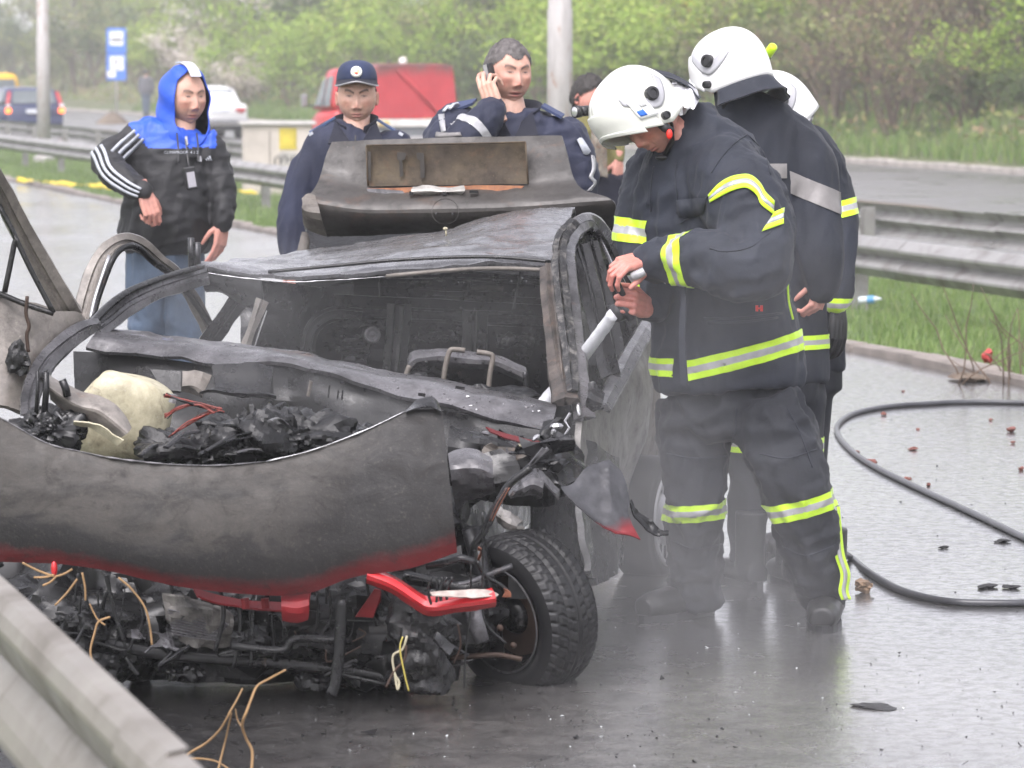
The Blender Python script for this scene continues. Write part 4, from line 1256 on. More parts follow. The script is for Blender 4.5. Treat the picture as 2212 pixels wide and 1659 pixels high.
def flap_mat():
    m, n, l, b = nt('flap_paint')
    co = texco(n, l)
    uv = n.new('ShaderNodeTexCoord').outputs['UV']
    sp = n.new('ShaderNodeSeparateXYZ'); l.new(uv, sp.inputs[0])
    f = noise_node(n, l, co, 14, 6, .7)
    k = n.new('ShaderNodeMath'); k.operation = 'MULTIPLY_ADD'; l.new(f, k.inputs[0]); k.inputs[1].default_value = .25; l.new(sp.outputs['Y'], k.inputs[2])
    base = ramp(n, l, f, [(.3, (.03, .03, .033)), (.7, (.085, .085, .092))])
    l.new(mix(n, l, maprange(n, l, k.outputs[0], .28, .42, 1, 0), base, (.17, .016, .02)), b.inputs['Base Color'])
    b.inputs['Roughness'].default_value = .32; b.inputs['Metallic'].default_value = .3
    bump(n, l, b, f, .2, .008)
    return m
sheet('wing_flap', [row(kD, q, (9.86, 9.98 - .02 * i)) for i, q in enumerate(fl)], flap_mat(), CAR, 6, .003, .010, 7, 8)
sheet('torn_strip', [row(kD, [(1745, 565), (1765, 625), (1850, 690), (1900, 735), (1948, 752)], 10.1), row(kD, [(1722, 590), (1745, 660), (1810, 735), (1870, 765), (1946, 760)], 10.08)], M_coal, CAR, 6, .004, .012, 18, 3)
r = random.Random(23)
for i in range(16):
    c = kD(r.uniform(900, 1330), r.uniform(140, 420))
    a = P(*c, 10.2 + r.uniform(-.15, .2))
    s = r.uniform(.02, .05)
    g = [[a + Vector((r.uniform(-s, s), r.uniform(-.03, .03), r.uniform(-s, s) * .6)) + Vector(((j - 1) * s, 0, (1 - i2) * s * .6)) for j in range(3)] for i2 in range(3)]
    sheet('crumpled_scrap', g, (M_grey, M_grey2, M_soot, M_ashy)[i % 4], CAR, 3, .003, .012, 22, i)
sheet('inner_panel', [row(kD, [(700, 150), (900, 190), (1100, 240), (1290, 270)], 10.35), row(kD, [(690, 220), (900, 260), (1100, 300), (1280, 330)], 10.25), row(kD, [(680, 560), (900, 560), (1080, 600), (1300, 600)], 10.3)], M_soot, CAR, 6, .004, .03, 7, 11)
sheet('red_seam', [row(kD, [(900, 165), (1050, 205), (1180, 240), (1270, 268)], 10.22), row(kD, [(930, 195), (1060, 235), (1190, 265), (1275, 285)], 10.2)], burnt('scorched_red', (.20, .02, .025), (.05, .02, .02), rustamt=0), CAR, 5, .004, .006, 12)
for (x, y, s, m_) in ((1190, 215, .022, M_bright), (1310, 150, .03, M_bright), (1290, 180, .022, M_bright), (1100, 260, .012, M_plast), (905, 190, .02, M_grey)):
    mb = MB(); s *= .7; mb.ball(P(*kD(x, y), 10.1), (s, .015, s * .5), Matrix.Rotation(x, 3, 'Y'), 7, 4); mb.build('torn_lug', m_, CAR, False)
mb = MB(); mb.tube(row(kD, [(1385, 75), (1355, 120), (1380, 160), (1340, 225)], 10.2), .004, 5); mb.build('torn_edge', M_bright, CAR)
for (x0, y0, x1, y1) in ((1260, 275, 1145, 380), (1235, 275, 1165, 360)):
    mb = MB(); mb.tube(row(kD, [(x0, y0), (x1, y1)], 9.95), .006, 6); mb.build('bonnet_stay', M_grey, CAR)

# --- front wheel, brake and strut
def front_wheel():
    ax = Vector((.72, .69, .13)).normalized()
    c = P(1128, 1324, 10.12)
    z = Vector((0, 0, 1)); up = (z - ax * z.dot(ax)).normalized(); sd = up.cross(ax)
    M = Matrix(((sd.x, up.x, ax.x, c.x), (sd.y, up.y, ax.y, c.y), (sd.z, up.z, ax.z, c.z), (0, 0, 0, 1)))
    wheel = bpy.data.objects.new('front_wheel', None); wheel.location = c - CAR.location; link(wheel, CAR)
    Ro, wd = .237, .185
    nu, nx = 352, 37
    vs = []
    for i in range(nu):
        th = i / nu
        for j in range(nx):
            x = -1 + 2 * j / (nx - 1)
            rr_ = Ro - .006 * x * x - .016 * max(0, abs(x) - .8) / .2
            zz = x * wd / 2
            ph = (th * 44 + abs(x) * 1.7) % 1.0
            ph2 = (th * 44 * 2 + abs(x) * 1.4) % 1.0
            g_ = 0
            if ph < .15 and abs(x) > .12: g_ = .008
            if ph2 < .10 and .25 < abs(x) < .7: g_ = max(g_, .004)
            if abs(abs(x) - .42) < .035 or abs(x) < .035: g_ = .009
            if abs(abs(x) - .76) < .03: g_ = .006
            a = th * 2 * math.pi
            # slack tyre: squashed at the road
            q = M @ Vector(((rr_ - g_) * math.cos(a), (rr_ - g_) * math.sin(a), zz))
            vs.append(q)
    fs = [(i * nx + j, ((i + 1) % nu) * nx + j, ((i + 1) % nu) * nx + j + 1, i * nx + j + 1) for i in range(nu) for j in range(nx - 1)]
    mb = MB(); mb.add(vs, fs)
    sw = [(Ro - .022, wd / 2), (Ro - .04, wd / 2 + .006), (Ro - .065, wd / 2 + .004), (Ro - .085, wd / 2 - .008), (Ro - .088, wd / 2 - .02)]
    mb.lathe(sw, M, 72); mb.lathe([(a, -b_) for a, b_ in sw], M, 72)
    o = mb.build('tyre', M_rubber, wheel, True)
    mb = MB(); mb.lathe([(Ro - .082, -wd / 2 + .004), (Ro - .09, -wd / 2 + .012), (Ro - .095, -wd / 2 + .04), (Ro - .105, -wd / 2 + .06), (Ro - .10, wd / 2 - .03), (.03, wd / 2 - .04)], M, 64)
    mb.build('rim', M_soot, wheel, True)
    mb = MB(); mb.lathe([(Ro - .080, -wd / 2 - .001), (Ro - .0835, -wd / 2 - .004), (Ro - .087, -wd / 2 - .001)], M, 72); mb.build('rim_edge', M_grey, wheel, True)
    mb = MB(); mb.lathe([(.03, -.03), (.118, -.03), (.118, -.012), (.03, -.012)], M, 48); mb.build('brake_disc', M_disc, wheel)
    mb = MB(); mb.lathe([(.0, -.055), (.04, -.055), (.055, -.03), (.055, 0)], M, 24); mb.build('hub', M_soot, wheel, True)
    mb = MB(); mb.box(M @ Vector((-.02, .1, -.02)), (.06, .07, .09)); mb.build('brake_caliper', M_grey2, wheel)
    return c, ax
wc, wax = front_wheel()
mb = MB(); mb.tube([wc - wax * .10 + Vector((0, 0, -.1)), wc - wax * .12 + Vector((-.01, 0, .08)), wc - wax * .16 + Vector((-.03, .02, .28))], [.022, .03, .03], 12); mb.build('strut', M_grey2, CAR, True)
mb = MB(); mb.tube(row(kD, [(840, 1180), (850, 1290), (885, 1380)], 9.75), [.022, .022, .017], 10, flat=(.6, 1.2)); mb.build('strut_bracket', M_grey, CAR, True)
mb = MB(); mb.tube(smooth_path(row(kD, [(650, 1060), (800, 1045), (950, 985), (1055, 945)], 9.7), 5), .012, 8, flat=(.7, 1.2)); mb.build('tie_bar', M_grey, CAR, True)
mb = MB(); mb.tube(smooth_path(row(kD, [(430, 1010), (620, 1045), (780, 1075), (900, 1050)], 9.7), 5), .018, 8); mb.build('control_arm', M_soot, CAR, True)
mb = MB(); mb.tube(smooth_path(row(kD, [(700, 1470), (850, 1460), (980, 1455), (1110, 1480)], 9.85), 5), .008, 8); mb.build('brake_pipe', M_disc, CAR, True)
for i, (x, y) in enumerate([(985, 1300), (1060, 1400)]):
    mb = MB(); mb.ball(P(*kD(x, y), 9.86), .010, nu=8, nv=6); mb.build('bolt', M_disc, CAR, True)
sheet('bright_bracket', [row(kD, [(965, 615), (1040, 650), (1115, 690)], 9.72), row(kD, [(950, 650), (1030, 700), (1080, 720)], 9.68), row(kD, [(975, 690), (1040, 735), (1125, 735)], 9.72)], burnt('pitted_aluminium', (.42, .40, .38), (.12, .11, .10), rustamt=.1, scale=12), CAR, 4, .008, .014, 20)
# drooping plastic, radiator, crossmember, underside
mound('melted_lamp', P(*kD(560, 1330), 9.55), (.085, .06, .10), M_coal, .04, 10, 21)
mound('melted_lamp', P(*kD(560, 1520), 9.6), (.07, .06, .10), M_coal, .03, 10, 22)
sheet('melted_slab', [row(kD, [(615, 1330), (670, 1370), (722, 1410)], 9.45), row(kD, [(600, 1370), (650, 1420), (690, 1460)], 9.44)], M_grey2, CAR, 3, .02, .006, 20)
mound('engine_underside', P(700, 1330, 9.95), (.5, .25, .15), M_soot, .06, 7, 23)
mound('engine_underside', P(250, 1330, 10.0), (.42, .25, .17), M_soot, .06, 7, 24)
mound('gearbox', P(820, 1400, 9.95), (.2, .2, .13), M_soot, .04, 9, 25)
mound('bay_wall', P(880, 1170, 10.2), (.22, .2, .2), M_soot, .04, 7, 27)
sheet('radiator', [row(kC, [(985, 1290), (1120, 1310), (1250, 1345), (1420, 1420)], 9.68), row(kC, [(1010, 1400), (1140, 1440), (1280, 1460), (1420, 1480)], 9.66), row(kC, [(1080, 1500), (1160, 1560), (1260, 1590), (1400, 1590)], 9.7)], burnt('crushed_radiator', (.24, .225, .205), (.05, .048, .045), rustamt=.05, scale=8), CAR, 7, .02, .02, 16, 3)
for i in range(9):
    mb = MB(); mb.tube(row(kC, [(1020 + i * 3, 1385 + i * 18), (1180, 1420 + i * 17), (1390 - i * 8, 1475 + i * 12)], 9.645), .0028, 5); mb.build('radiator_fin', M_grey, CAR)
mb = MB(); mb.tube(smooth_path(row(kk, [(60, 1330), (200, 1380), (360, 1415), (560, 1430), (760, 1450), (860, 1470)], 9.75), 5), .012, 8, flat=(1.3, .8)); mb.build('crossmember', M_soot, CAR, True)
mb = MB(); mb.tube(smooth_path(row(kk, [(500, 1395), (610, 1405), (640, 1380), (760, 1385)], 9.6), 5), .012, 8); mb.build('bent_rod', M_soot, CAR, True)
mb = MB(); mb.tube(smooth_path(row(kk, [(738, 1290), (735, 1380), (725, 1470), (715, 1500)], 9.5), 5), [.016] * 16, 8, flat=(.5, 1)); mb.build('hanging_strip', M_soot, CAR, True)
sheet('underbody_backing', [row(kk, [(-40, 1200), (250, 1240), (560, 1270), (800, 1240), (1000, 1180)], (10.15, 10.0)), row(kk, [(-40, 1320), (250, 1350), (560, 1380), (800, 1380), (1010, 1330)], (10.1, 9.95)), row(kk, [(-20, 1450), (250, 1462), (560, 1475), (800, 1480), (990, 1470)], (10.1, 9.95))], M_coal, CAR, 8, .01, .05, 7, 9)  # black backing sheet, added to close light gaps under the car
mb = MB(); mb.box((-.72, 11.3, .32), (1.35, 2.4, .2), Matrix.Rotation(R(-9), 3, 'Z')); o = mb.build('floor_pan', M_soot, CAR)
mound('spare_well', (-.7, 12.3, .30), (.62, .7, .16), M_soot, .04, 5, 31)
mb = MB()
r = random.Random(9)
# loose wires, hoses and cables hanging at the front
def wire(pts, k, Y, rad, mat, nm='hanging_wire'):
    mb = MB(); mb.tube(smooth_path(row(k, pts, Y), 7), rad, 6); return mb.build(nm, mat, CAR, True)
wire([(1160, 385), (1040, 480), (960, 610), (900, 740), (840, 830), (835, 920)], kD, 9.62, .011, M_soot, 'wiring_loom')
for q in range(7):
    o_ = r.uniform(-12, 12)
    wire([(1030 + o_, 500), (975 + o_ * 1.5, 590), (930 + o_, 690)], kD, 9.585 + .006 * q, .0016, M_copper if q % 2 else M_grey2)
wire([(560, 945), (680, 925), (760, 905), (840, 925)], kD, 9.55, .012, M_grey2, 'wiring_loom')
for q in range(4): wire([(860, 840 + q * 4), (880, 860), (862, 905 + q * 3)], kD, 9.56, .0035, M_copper)
wire([(855, 920), (900, 1000), (980, 1050), (1020, 1085)], kD, 9.5, .006, M_soot)
for q in range(6): wire([(1005, 1075), (1015 + q * 5, 1095), (1000 + q * 9, 1125)], kD, 9.49, .002, M_copper)
wire([(885, 640), (888, 900), (893, 1240), (1018, 1388)], kD, 9.46, .0035, M_grey2)
wire([(820, 940), (815, 1200), (790, 1420), (780, 1640)], kD, 9.5, .003, M_soot)
wire([(745, 1280), (760, 1400), (720, 1500)], kD, 9.5, .003, M_disc)
for q in range(5):
    x = 600 + q * 22
    wire([(595 + q * 30, 1010), (x + r.uniform(-30, 30), 1090), (x, 1190)], kD, 9.40, .004, M_soot)
wire([(455, 1345), (430, 1420), (375, 1460), (385, 1560), (410, 1610), (400, 1650), (385, 1560)], kD, 9.4, .0036, M_plast)
wire([(430, 1350), (415, 1420), (440, 1560), (465, 1660)], kD, 9.38, .0026, M_yelwire)
wire([(450, 1400), (440, 1480), (380, 1550), (335, 1640)], kD, 9.4, .004, M_disc)
wire([(640, 1180), (700, 1400), (770, 1640)], kC, 9.5, .004, M_soot); wire([(650, 1180), (690, 1380), (755, 1580)], kC, 9.5, .006, M_soot)
for q in range(26):
    x = r.uniform(160, 940); y = r.uniform(1275, 1340)
    wire([(x, y - 40), (x + r.uniform(-14, 14), y + 30), (x + r.uniform(-30, 30), y + r.uniform(60, 130))], kk, 9.6 + r.uniform(0, .2), r.uniform(.002, .008), (M_soot, M_grey2, M_coal)[q % 3])
for q in range(18):
    c = P(r.uniform(120, 960), r.uniform(1290, 1440), 9.72 + r.uniform(-.1, .15)); s = r.uniform(.015, .045)
    g = [[c + Vector((r.uniform(-s, s) + (j - 1) * s, r.uniform(-.03, .03), (1 - i2) * s * .7 + r.uniform(-s, s) * .5)) for j in range(3)] for i2 in range(3)]
    sheet('crumpled_scrap', g, (M_grey2, M_soot, M_coal, M_grey)[q % 4], CAR, 3, .004, .012, 20, q)
for q in range(14):
    mound('burnt_lump', P(r.uniform(60, 980), r.uniform(1330, 1470), 9.72 + r.uniform(-.08, .12)), (r.uniform(.03, .08), .05, r.uniform(.02, .05)), (M_coal, M_soot, M_coal)[q % 3], .022, 22, 60 + q, CAR, 40, 20)
for q in range(22):
    x = r.uniform(80, 1000); y = r.uniform(1340, 1450)
    wire([(x, y), (x + r.uniform(-40, 40), y + r.uniform(-10, 30)), (x + r.uniform(-90, 90), y + r.uniform(-20, 60))], kk, 9.62 + r.uniform(-.05, .1), r.uniform(.002, .006), (M_soot, M_grey2, M_coal, M_disc)[q % 4])
mb = MB(); mb.ball(P(117, 1228, 9.45), (.009, .01, .022)); mb.build('lamp_shard', M_redb, CAR, True)
for (x0, y0, x1, y1) in ((135, 1100, 330, 1185), (205, 1190, 330, 1175), (260, 1240, 345, 1180), (470, 1200, 335, 1360), (440, 1140, 340, 1185), (500, 1160, 520, 1330)):
    wire([(x0, y0), ((x0 + x1) / 2 + r.uniform(-8, 8), (y0 + y1) / 2 + 6), (x1, y1)], kC, 9.4, .0032, M_stalk, 'snagged_stalk')
wire([(720, 1190), (800, 1260), (880, 1370), (910, 1480), (925, 1600)], kC, 9.42, .003, M_stalk, 'snagged_stalk')
wire([(670, 1430), (600, 1460), (575, 1530), (550, 1640), (570, 1720)], kC, 9.42, .0032, M_stalk, 'snagged_stalk')
wire([(545, 1350), (590, 1440), (640, 1480)], kC, 9.42, .0025, M_stalk, 'snagged_stalk')

# --- rear wheel
def rear_wheel():
    ax = Vector((.92, -.39, 0)).normalized()
    c = P(1408, 1116, 12.3)
    z = Vector((0, 0, 1)); sd = z.cross(ax)
    M = Matrix(((sd.x, z.x, ax.x, c.x), (sd.y, z.y, ax.y, c.y), (sd.z, z.z, ax.z, c.z), (0, 0, 0, 1)))
    w = bpy.data.objects.new('rear_wheel', None); w.location = c - CAR.location; link(w, CAR)
    Ro = .215
    mb = MB(); mb.lathe([(Ro * .78, -.07), (Ro * .97, -.075), (Ro, -.06), (Ro, .06), (Ro * .97, .075), (Ro * .78, .07)], M, 64); mb.build('tyre', M_rubber, w, True)
    mb = MB()
    # rim face with a ring of round holes
    mb.lathe([(Ro * .80, .05), (Ro * .79, .075), (Ro * .72, .078), (Ro * .70, .06)], M, 64)
    mb.lathe([(Ro * .46, .05), (Ro * .42, .066), (.0, .06)], M, 64)
    nh = 16
    for i in range(nh):
        a0 = 2 * math.pi * (i - .22) / nh; a1 = 2 * math.pi * (i + .22) / nh
        mb.lathe([(Ro * .72, .062), (Ro * .44, .056)], M, 4, a0, a1)
    mb.build('rim', M_alu, w, True)
    mb = MB(); mb.lathe([(Ro * .78, .02), (0, .02)], M, 32); mb.build('brake_drum', M_soot, w)
rear_wheel()
def left_wheel():
    ax = Vector((.985, -.17, 0)); c = Vector((-1.45, 10.35, .24))
    z = Vector((0, 0, 1)); sd = z.cross(ax)
    M = Matrix(((sd.x, z.x, ax.x, c.x), (sd.y, z.y, ax.y, c.y), (sd.z, z.z, ax.z, c.z), (0, 0, 0, 1)))
    mb = MB(); mb.lathe([(.16, -.085), (.225, -.085), (.24, -.06), (.24, .06), (.225, .085), (.16, .085), (.0, .06)], M, 48); mb.build('front_wheel', M_rubber, CAR, True)
left_wheel()

# --- cabin seen through the windscreen opening
sheet('rear_seat_back', [row(kk, [(520, 640), (640, 652), (760, 668), (900, 678), (1060, 690), (1200, 700)], (12.45, 12.2)),
                         row(kk, [(520, 720), (640, 730), (760, 740), (900, 745), (1060, 755), (1200, 760)], (12.35, 12.1)),
                         row(kk, [(520, 800), (640, 820), (760, 830), (900, 840), (1060, 850), (1200, 870)], (12.15, 11.95)),
                         row(kk, [(520, 900), (640, 920), (760, 930), (900, 940), (1060, 960), (1200, 980)], (11.9, 11.7))], M_soot, CAR, 6, .01, .03, 5, 13)
def shelf(name, a, b_, w, mat, Y, th=.02): return band(name, [a, ((a[0] + b_[0]) / 2, (a[1] + b_[1]) / 2 - 4), b_], w, mat, Y, CAR, th, .008, kB)
shelf('parcel_shelf', (380, 560), (1940, 640), 74, M_soot, (12.4, 12.15))
shelf('shelf_edge', (600, 612), (1930, 672), 20, M_grey2, (12.3, 12.05))
shelf('rear_header', (640, 440), (1900, 500), 60, M_soot, (12.6, 12.5))
shelf('trunk_edge', (1000, 400), (1900, 440), 26, M_grey2, (12.8, 12.7))
shelf('cabin_crossbar', (1100, 525), (1920, 545), 30, M_soot, (12.5, 12.4))
sheet('left_quarter', [row(kB, [(0, 400), (200, 420), (420, 440), (640, 420)], (12.0, 12.5)), row(kB, [(0, 620), (200, 640), (380, 650), (620, 640)], (12.0, 12.5)), row(kB, [(-40, 900), (160, 900), (330, 920), (560, 900)], (11.9, 12.3))], M_soot, CAR, 6, .01, .03, 5, 3)
band('seat_groove', [(345, 980), (352, 800), (400, 690), (520, 625), (700, 640)], [22, 26, 26, 24, 20], M_coal, 12.05, CAR, .02, .004, kB)
band('seat_side_bar', [(945, 560), (935, 720), (920, 880), (905, 1040)], [46, 46, 44, 44], M_coal, 11.95, CAR, .03, .005, kB)
band('belt_post', [(1440, 600), (1435, 740), (1430, 880)], [60, 56, 60], M_coal, 12.0, CAR, .03, .005, kB)
for (x, y, w, h, m_) in ((700, 690, 300, 50, M_grey2), (760, 755, 110, 70, M_grey2), (680, 780, 240, 40, M_soot), (660, 920, 180, 60, M_grey2), (1200, 770, 260, 60, M_soot), (1700, 800, 240, 90, M_soot), (640, 850, 220, 30, M_coal)):
    g = [[P(*kB(x + (j - 1.5) * w / 3, y + (i2 - 1) * h / 2 + 8 * math.sin(j * 2 + i2)), 11.98 + .02 * ((i2 + j) % 2)) for j in range(4)] for i2 in range(3)]
    sheet('seat_panel', g, m_, CAR, 4, .01, .012, 14, x)
mb = MB(); c = P(*kB(768, 758), 11.9)
mb.lathe([(.028, 0), (.028, .012), (.018, .014), (.016, .004), (.006, .004), (.006, .016), (0, .016)], Matrix.Translation(c) @ Matrix.Rotation(R(90), 4, 'X'), 20); mb.build('seat_pivot', M_grey, CAR, True)
for pth in ([(815, 390), (812, 450), (820, 520)], [(1735, 350), (1710, 470), (1690, 590)]):
    mb = MB(); mb.tube(row(kB, pth, 11.8), .006, 6); mb.build('headlining_rod', M_grey2, CAR)
r = random.Random(41)
for i in range(14):
    a = P(*kB(r.uniform(900, 1880), r.uniform(375, 430)), 12.3); b_ = P(*kB(r.uniform(1200, 1880), r.uniform(430, 500)), 12.4)
    mb = MB(); mb.ball(a, (r.uniform(.006, .02), .01, .005), nu=6, nv=4); mb.build('glass_crumb', M_bright, CAR)
shelf('bare_strip', (1560, 375), (1900, 430), 12, M_grey, (12.5, 12.4), .006)
shelf('bare_strip', (1420, 455), (1620, 460), 14, M_ashy, (12.45, 12.4), .006)
mb = MB()
# front seat frame
up2 = [(1005, 985), (1030, 888), (1110, 870), (1230, 865), (1300, 870), (1440, 885), (1560, 900), (1660, 940), (1765, 985)]
lo2 = [(985, 1010), (1060, 965), (1120, 955), (1200, 945), (1300, 960), (1440, 972), (1560, 975), (1650, 1010), (1762, 1062)]
sheet('seat_frame', [row(kB, up2, 11.35), row(kB, [((a[0] + b_[0]) / 2, (a[1] + b_[1]) / 2) for a, b_ in zip(up2, lo2)], 11.31), row(kB, lo2, 11.33)], M_grey, CAR, 4, .01, .005, 10)
for pth in ([(1230, 1065), (1245, 960), (1270, 870), (1300, 855), (1372, 862)], [(1448, 872), (1520, 882), (1552, 905), (1535, 1010), (1522, 1130)], [(1010, 960), (985, 1030), (975, 1080)], [(1762, 1000), (1772, 1120), (1778, 1200)]):
    mb = MB(); mb.tube(smooth_path(row(kB, pth, 11.28), 5), .0085, 8); mb.build('seat_tube', M_ashy if pth[0][0] != 1762 else M_grey2, CAR, True)
for (x, y) in ((1120, 940), (1310, 918), (1490, 940), (1665, 1000)):
    mb = MB(); mb.ball(P(*kB(x, y), 11.29), .006, nu=8, nv=5); mb.build('bolt_hole', M_coal, CAR)
mound('charred_debris', P(*kB(1060, 1060), 11.2), (.06, .06, .025), M_coal, .02, 14, 51)
mound('charred_debris', P(*kB(1450, 1150), 10.95), (.2, .1, .02), M_soot, .02, 10, 52)

# --- dashboard bits under the cowl
for (x, y0, y1) in ((360, 1060, 1160), (30, 1090, 1140), (480, 1090, 1170), (540, 1120, 1180), (568, 1120, 1185)):
    mb = MB(); mb.tube(row(kB, [(x + 8, y0), (x - 12 if x < 400 else x, y1)], 10.62), .006 if x < 400 else .003, 6); mb.build('bent_rod', M_ashy if x < 400 else M_grey2, CAR)
mb = MB(); mb.tube(row(kA, [(1135, 1385), (1120, 1440)], 10.05), .009, 6, flat=(.5, 1.3)); mb.build('bright_clip', M_bright, CAR)
sheet('battery_tray', [row(kA, [(980, 1235), (1080, 1240), (1180, 1245)], 10.7), row(kA, [(1060, 1370), (1120, 1370), (1180, 1375)], 10.66)], M_coal, CAR, 4, .01, .004, 10)
sheet('bay_bracket', [row(kA, [(1190, 1240), (1270, 1240), (1380, 1260)], 10.64), row(kA, [(1185, 1330), (1260, 1330), (1330, 1370)], 10.6), row(kA, [(1180, 1380), (1280, 1390), (1320, 1400)], 10.62)], M_ashy, CAR, 4, .006, .012, 14)
sheet('air_box', [row(kA, [(1380, 1210), (1600, 1200), (1780, 1220)], 10.66), row(kA, [(1400, 1330), (1600, 1350), (1760, 1370)], 10.55), row(kA, [(1300, 1390), (1560, 1400), (1800, 1420)], 10.5)], M_soot, CAR, 5, .01, .02, 9)

# --- trunk lid
tl = sheet('trunk_lid', [
    row(kF, [(470, 688), (700, 680), (1000, 668), (1300, 660), (1600, 655), (1872, 652)], (13.4, 13.2)),
    row(kF, [(440, 770), (700, 770), (1000, 760), (1300, 755), (1600, 750), (1900, 745)], (13.38, 13.18)),
    row(kF, [(405, 900), (690, 960), (1000, 955), (1300, 950), (1640, 945), (1945, 915)], (13.34, 13.14)),
    row(kF, [(355, 1010), (690, 1020), (1000, 1025), (1300, 1020), (1650, 1010), (2010, 1000)], (13.26, 13.06)),
    row(kF, [(300, 1050), (640, 1100), (1000, 1100), (1300, 1095), (1680, 1080), (2175, 1040)], (13.2, 13.0)),
    row(kF, [(330, 1150), (620, 1180), (1000, 1170), (1300, 1165), (1700, 1150), (2200, 1110)], (13.24, 13.04)),
    row(kF, [(440, 1255), (640, 1248), (1000, 1232), (1300, 1226), (1700, 1210), (2212, 1185)], (13.34, 13.14))], M_lid, CAR, 6, .012, .010, 4, 6)
rp = lambda x, y, o=0: P(*kF(x, y), 13.33 - (x - 400) / 1500 * .2 - .018 - o)
def quad(name, pts, mat, parent, th=.004):
    mb = MB(); a = [rp(*p) for p in pts]; mb.prism(a, (0, -th, 0)); return mb.build(name, mat, parent)
g = [[rp(682 + (1645 - 682) * i / 5, 712 - 20 * i / 5, -.006) for i in range(6)], [rp(684 + (1652 - 684) * i / 5, 835 - 18 * i / 5, -.012) for i in range(6)], [rp(690 + (1660 - 690) * i / 5, 958 - 16 * i / 5, -.002) for i in range(6)]]
rec = sheet('plate_recess', g, M_rustp, tl, 5, .004, .003, 10)
for (p, q) in (((678, 712), (690, 958)), ((1648, 690), (1664, 945)), ((680, 708), (1648, 688))):
    mb = MB(); mb.tube([rp(*p, .012), rp((p[0] + q[0]) / 2, (p[1] + q[1]) / 2, .012), rp(*q, .012)], .0035, 6); mb.build('recess_edge', M_rustp, tl, True)
M_scorch = simple('scorch_black', (.035, .03, .026), .7, 0, .3, 30)
for pts in ([(868, 750), (922, 752), (915, 790), (898, 800), (905, 892), (884, 900), (880, 800), (866, 790)], [(985, 752), (1030, 755), (1036, 905), (1010, 905), (1006, 800), (988, 785)],
            [(688, 745), (708, 745), (708, 920), (688, 925)]):
    quad('scorch_mark', [(x, y, .010) for x, y in pts], M_scorch, rec, .002)
M_orange = burnt('orange_scale', (.42, .17, .06), (.22, .09, .05), rustamt=.5, metal=0, rough=.7, scale=14)
sheet('rust_patch', [[rp(x, y, .012) for x, y in ((690, 968), (850, 966), (1120, 958), (1400, 950), (1640, 955))], [rp(x, y, .02) for x, y in ((690, 1020), (900, 1020), (1150, 1018), (1400, 1012), (1600, 1000))]], M_orange, tl, 5, .003, .004, 22)
sheet('blue_grey_patch', [[rp(x, y, .018) for x, y in ((682, 970), (780, 975), (900, 985))], [rp(x, y, .024) for x, y in ((700, 1018), (800, 1018), (930, 1015))]], M_grey, tl, 4, .003, .004, 20)
sheet('bent_latch_plate', [[rp(x, y, .05) for x, y in ((965, 965), (1060, 955), (1160, 968), (1275, 955))], [rp(x, y, .075) for x, y in ((955, 990), (1060, 985), (1150, 990), (1280, 985))], [rp(x, y, .05) for x, y in ((985, 1000), (1080, 1012), (1140, 985), (1235, 1012))]], burnt('pale_plate', (.50, .48, .45), (.26, .25, .23), rustamt=.05, scale=10), tl, 5, .004, .006, 18)
for (x, y, w, h) in ((955, 998, 26, 16), (1335, 988, 55, 12), (1155, 998, 24, 12)):
    mb = MB(); mb.box(rp(x, y, .07), (w / 2816 * 1.7, .02, h / 2816 * 1.7 * 1.5)); mb.build('latch_hole', M_coal, tl)
# round stamping of the badge seat
c = P(*kF(1160, 1108), 13.06)
mb = MB(); Mx = Matrix.Translation(c) @ Matrix.Rotation(R(68), 4, 'X')
mb.lathe([(.0505, -.004), (.0495, .0004), (.0485, -.004)], Mx, 36); mb.build('badge_seat', M_lid, tl, True)
for dx in (-18, 15):
    mb = MB(); mb.ball(P(*kF(1160 + dx * 3, 1125), 13.04), .005, nu=8, nv=5); mb.build('badge_hole', M_coal, tl)
sheet('lid_flare', [row(kF, [(300, 1040), (330, 1010), (365, 1020)], 13.2), row(kF, [(288, 1090), (320, 1110), (400, 1120)], 13.1), row(kF, [(310, 1180), (350, 1220), (440, 1250)], 13.2)], M_ashy, tl, 4, .008, .006, 10)
# boot opening below the lid
sheet('boot_opening', [row(kF, [(300, 1130), (450, 1240), (900, 1225), (1400, 1210), (2212, 1170)], 13.5), row(kF, [(310, 1300), (450, 1330), (900, 1330), (1400, 1330), (2212, 1330)], 13.4), row(kF, [(280, 1420), (450, 1420), (900, 1420), (1400, 1500), (2180, 1560)], 13.3)], M_coal, CAR, 4, .02, .01, 5)
sheet('boot_hinge', [row(kF, [(290, 1240), (320, 1245), (330, 1330)], 13.15), row(kF, [(250, 1380), (290, 1390), (330, 1400)], 13.1)], M_ashy, CAR, 4, .008, .01, 12)
sheet('rear_panel', [row(kk, [(640, 540), (900, 520), (1250, 480), (1345, 490)], 13.4), row(kk, [(640, 700), (900, 700), (1250, 700), (1400, 700)], 13.4), row(kk, [(660, 1000), (900, 1000), (1250, 1000), (1390, 990)], 13.3)], M_soot, CAR, 5, .01, .02, 5)
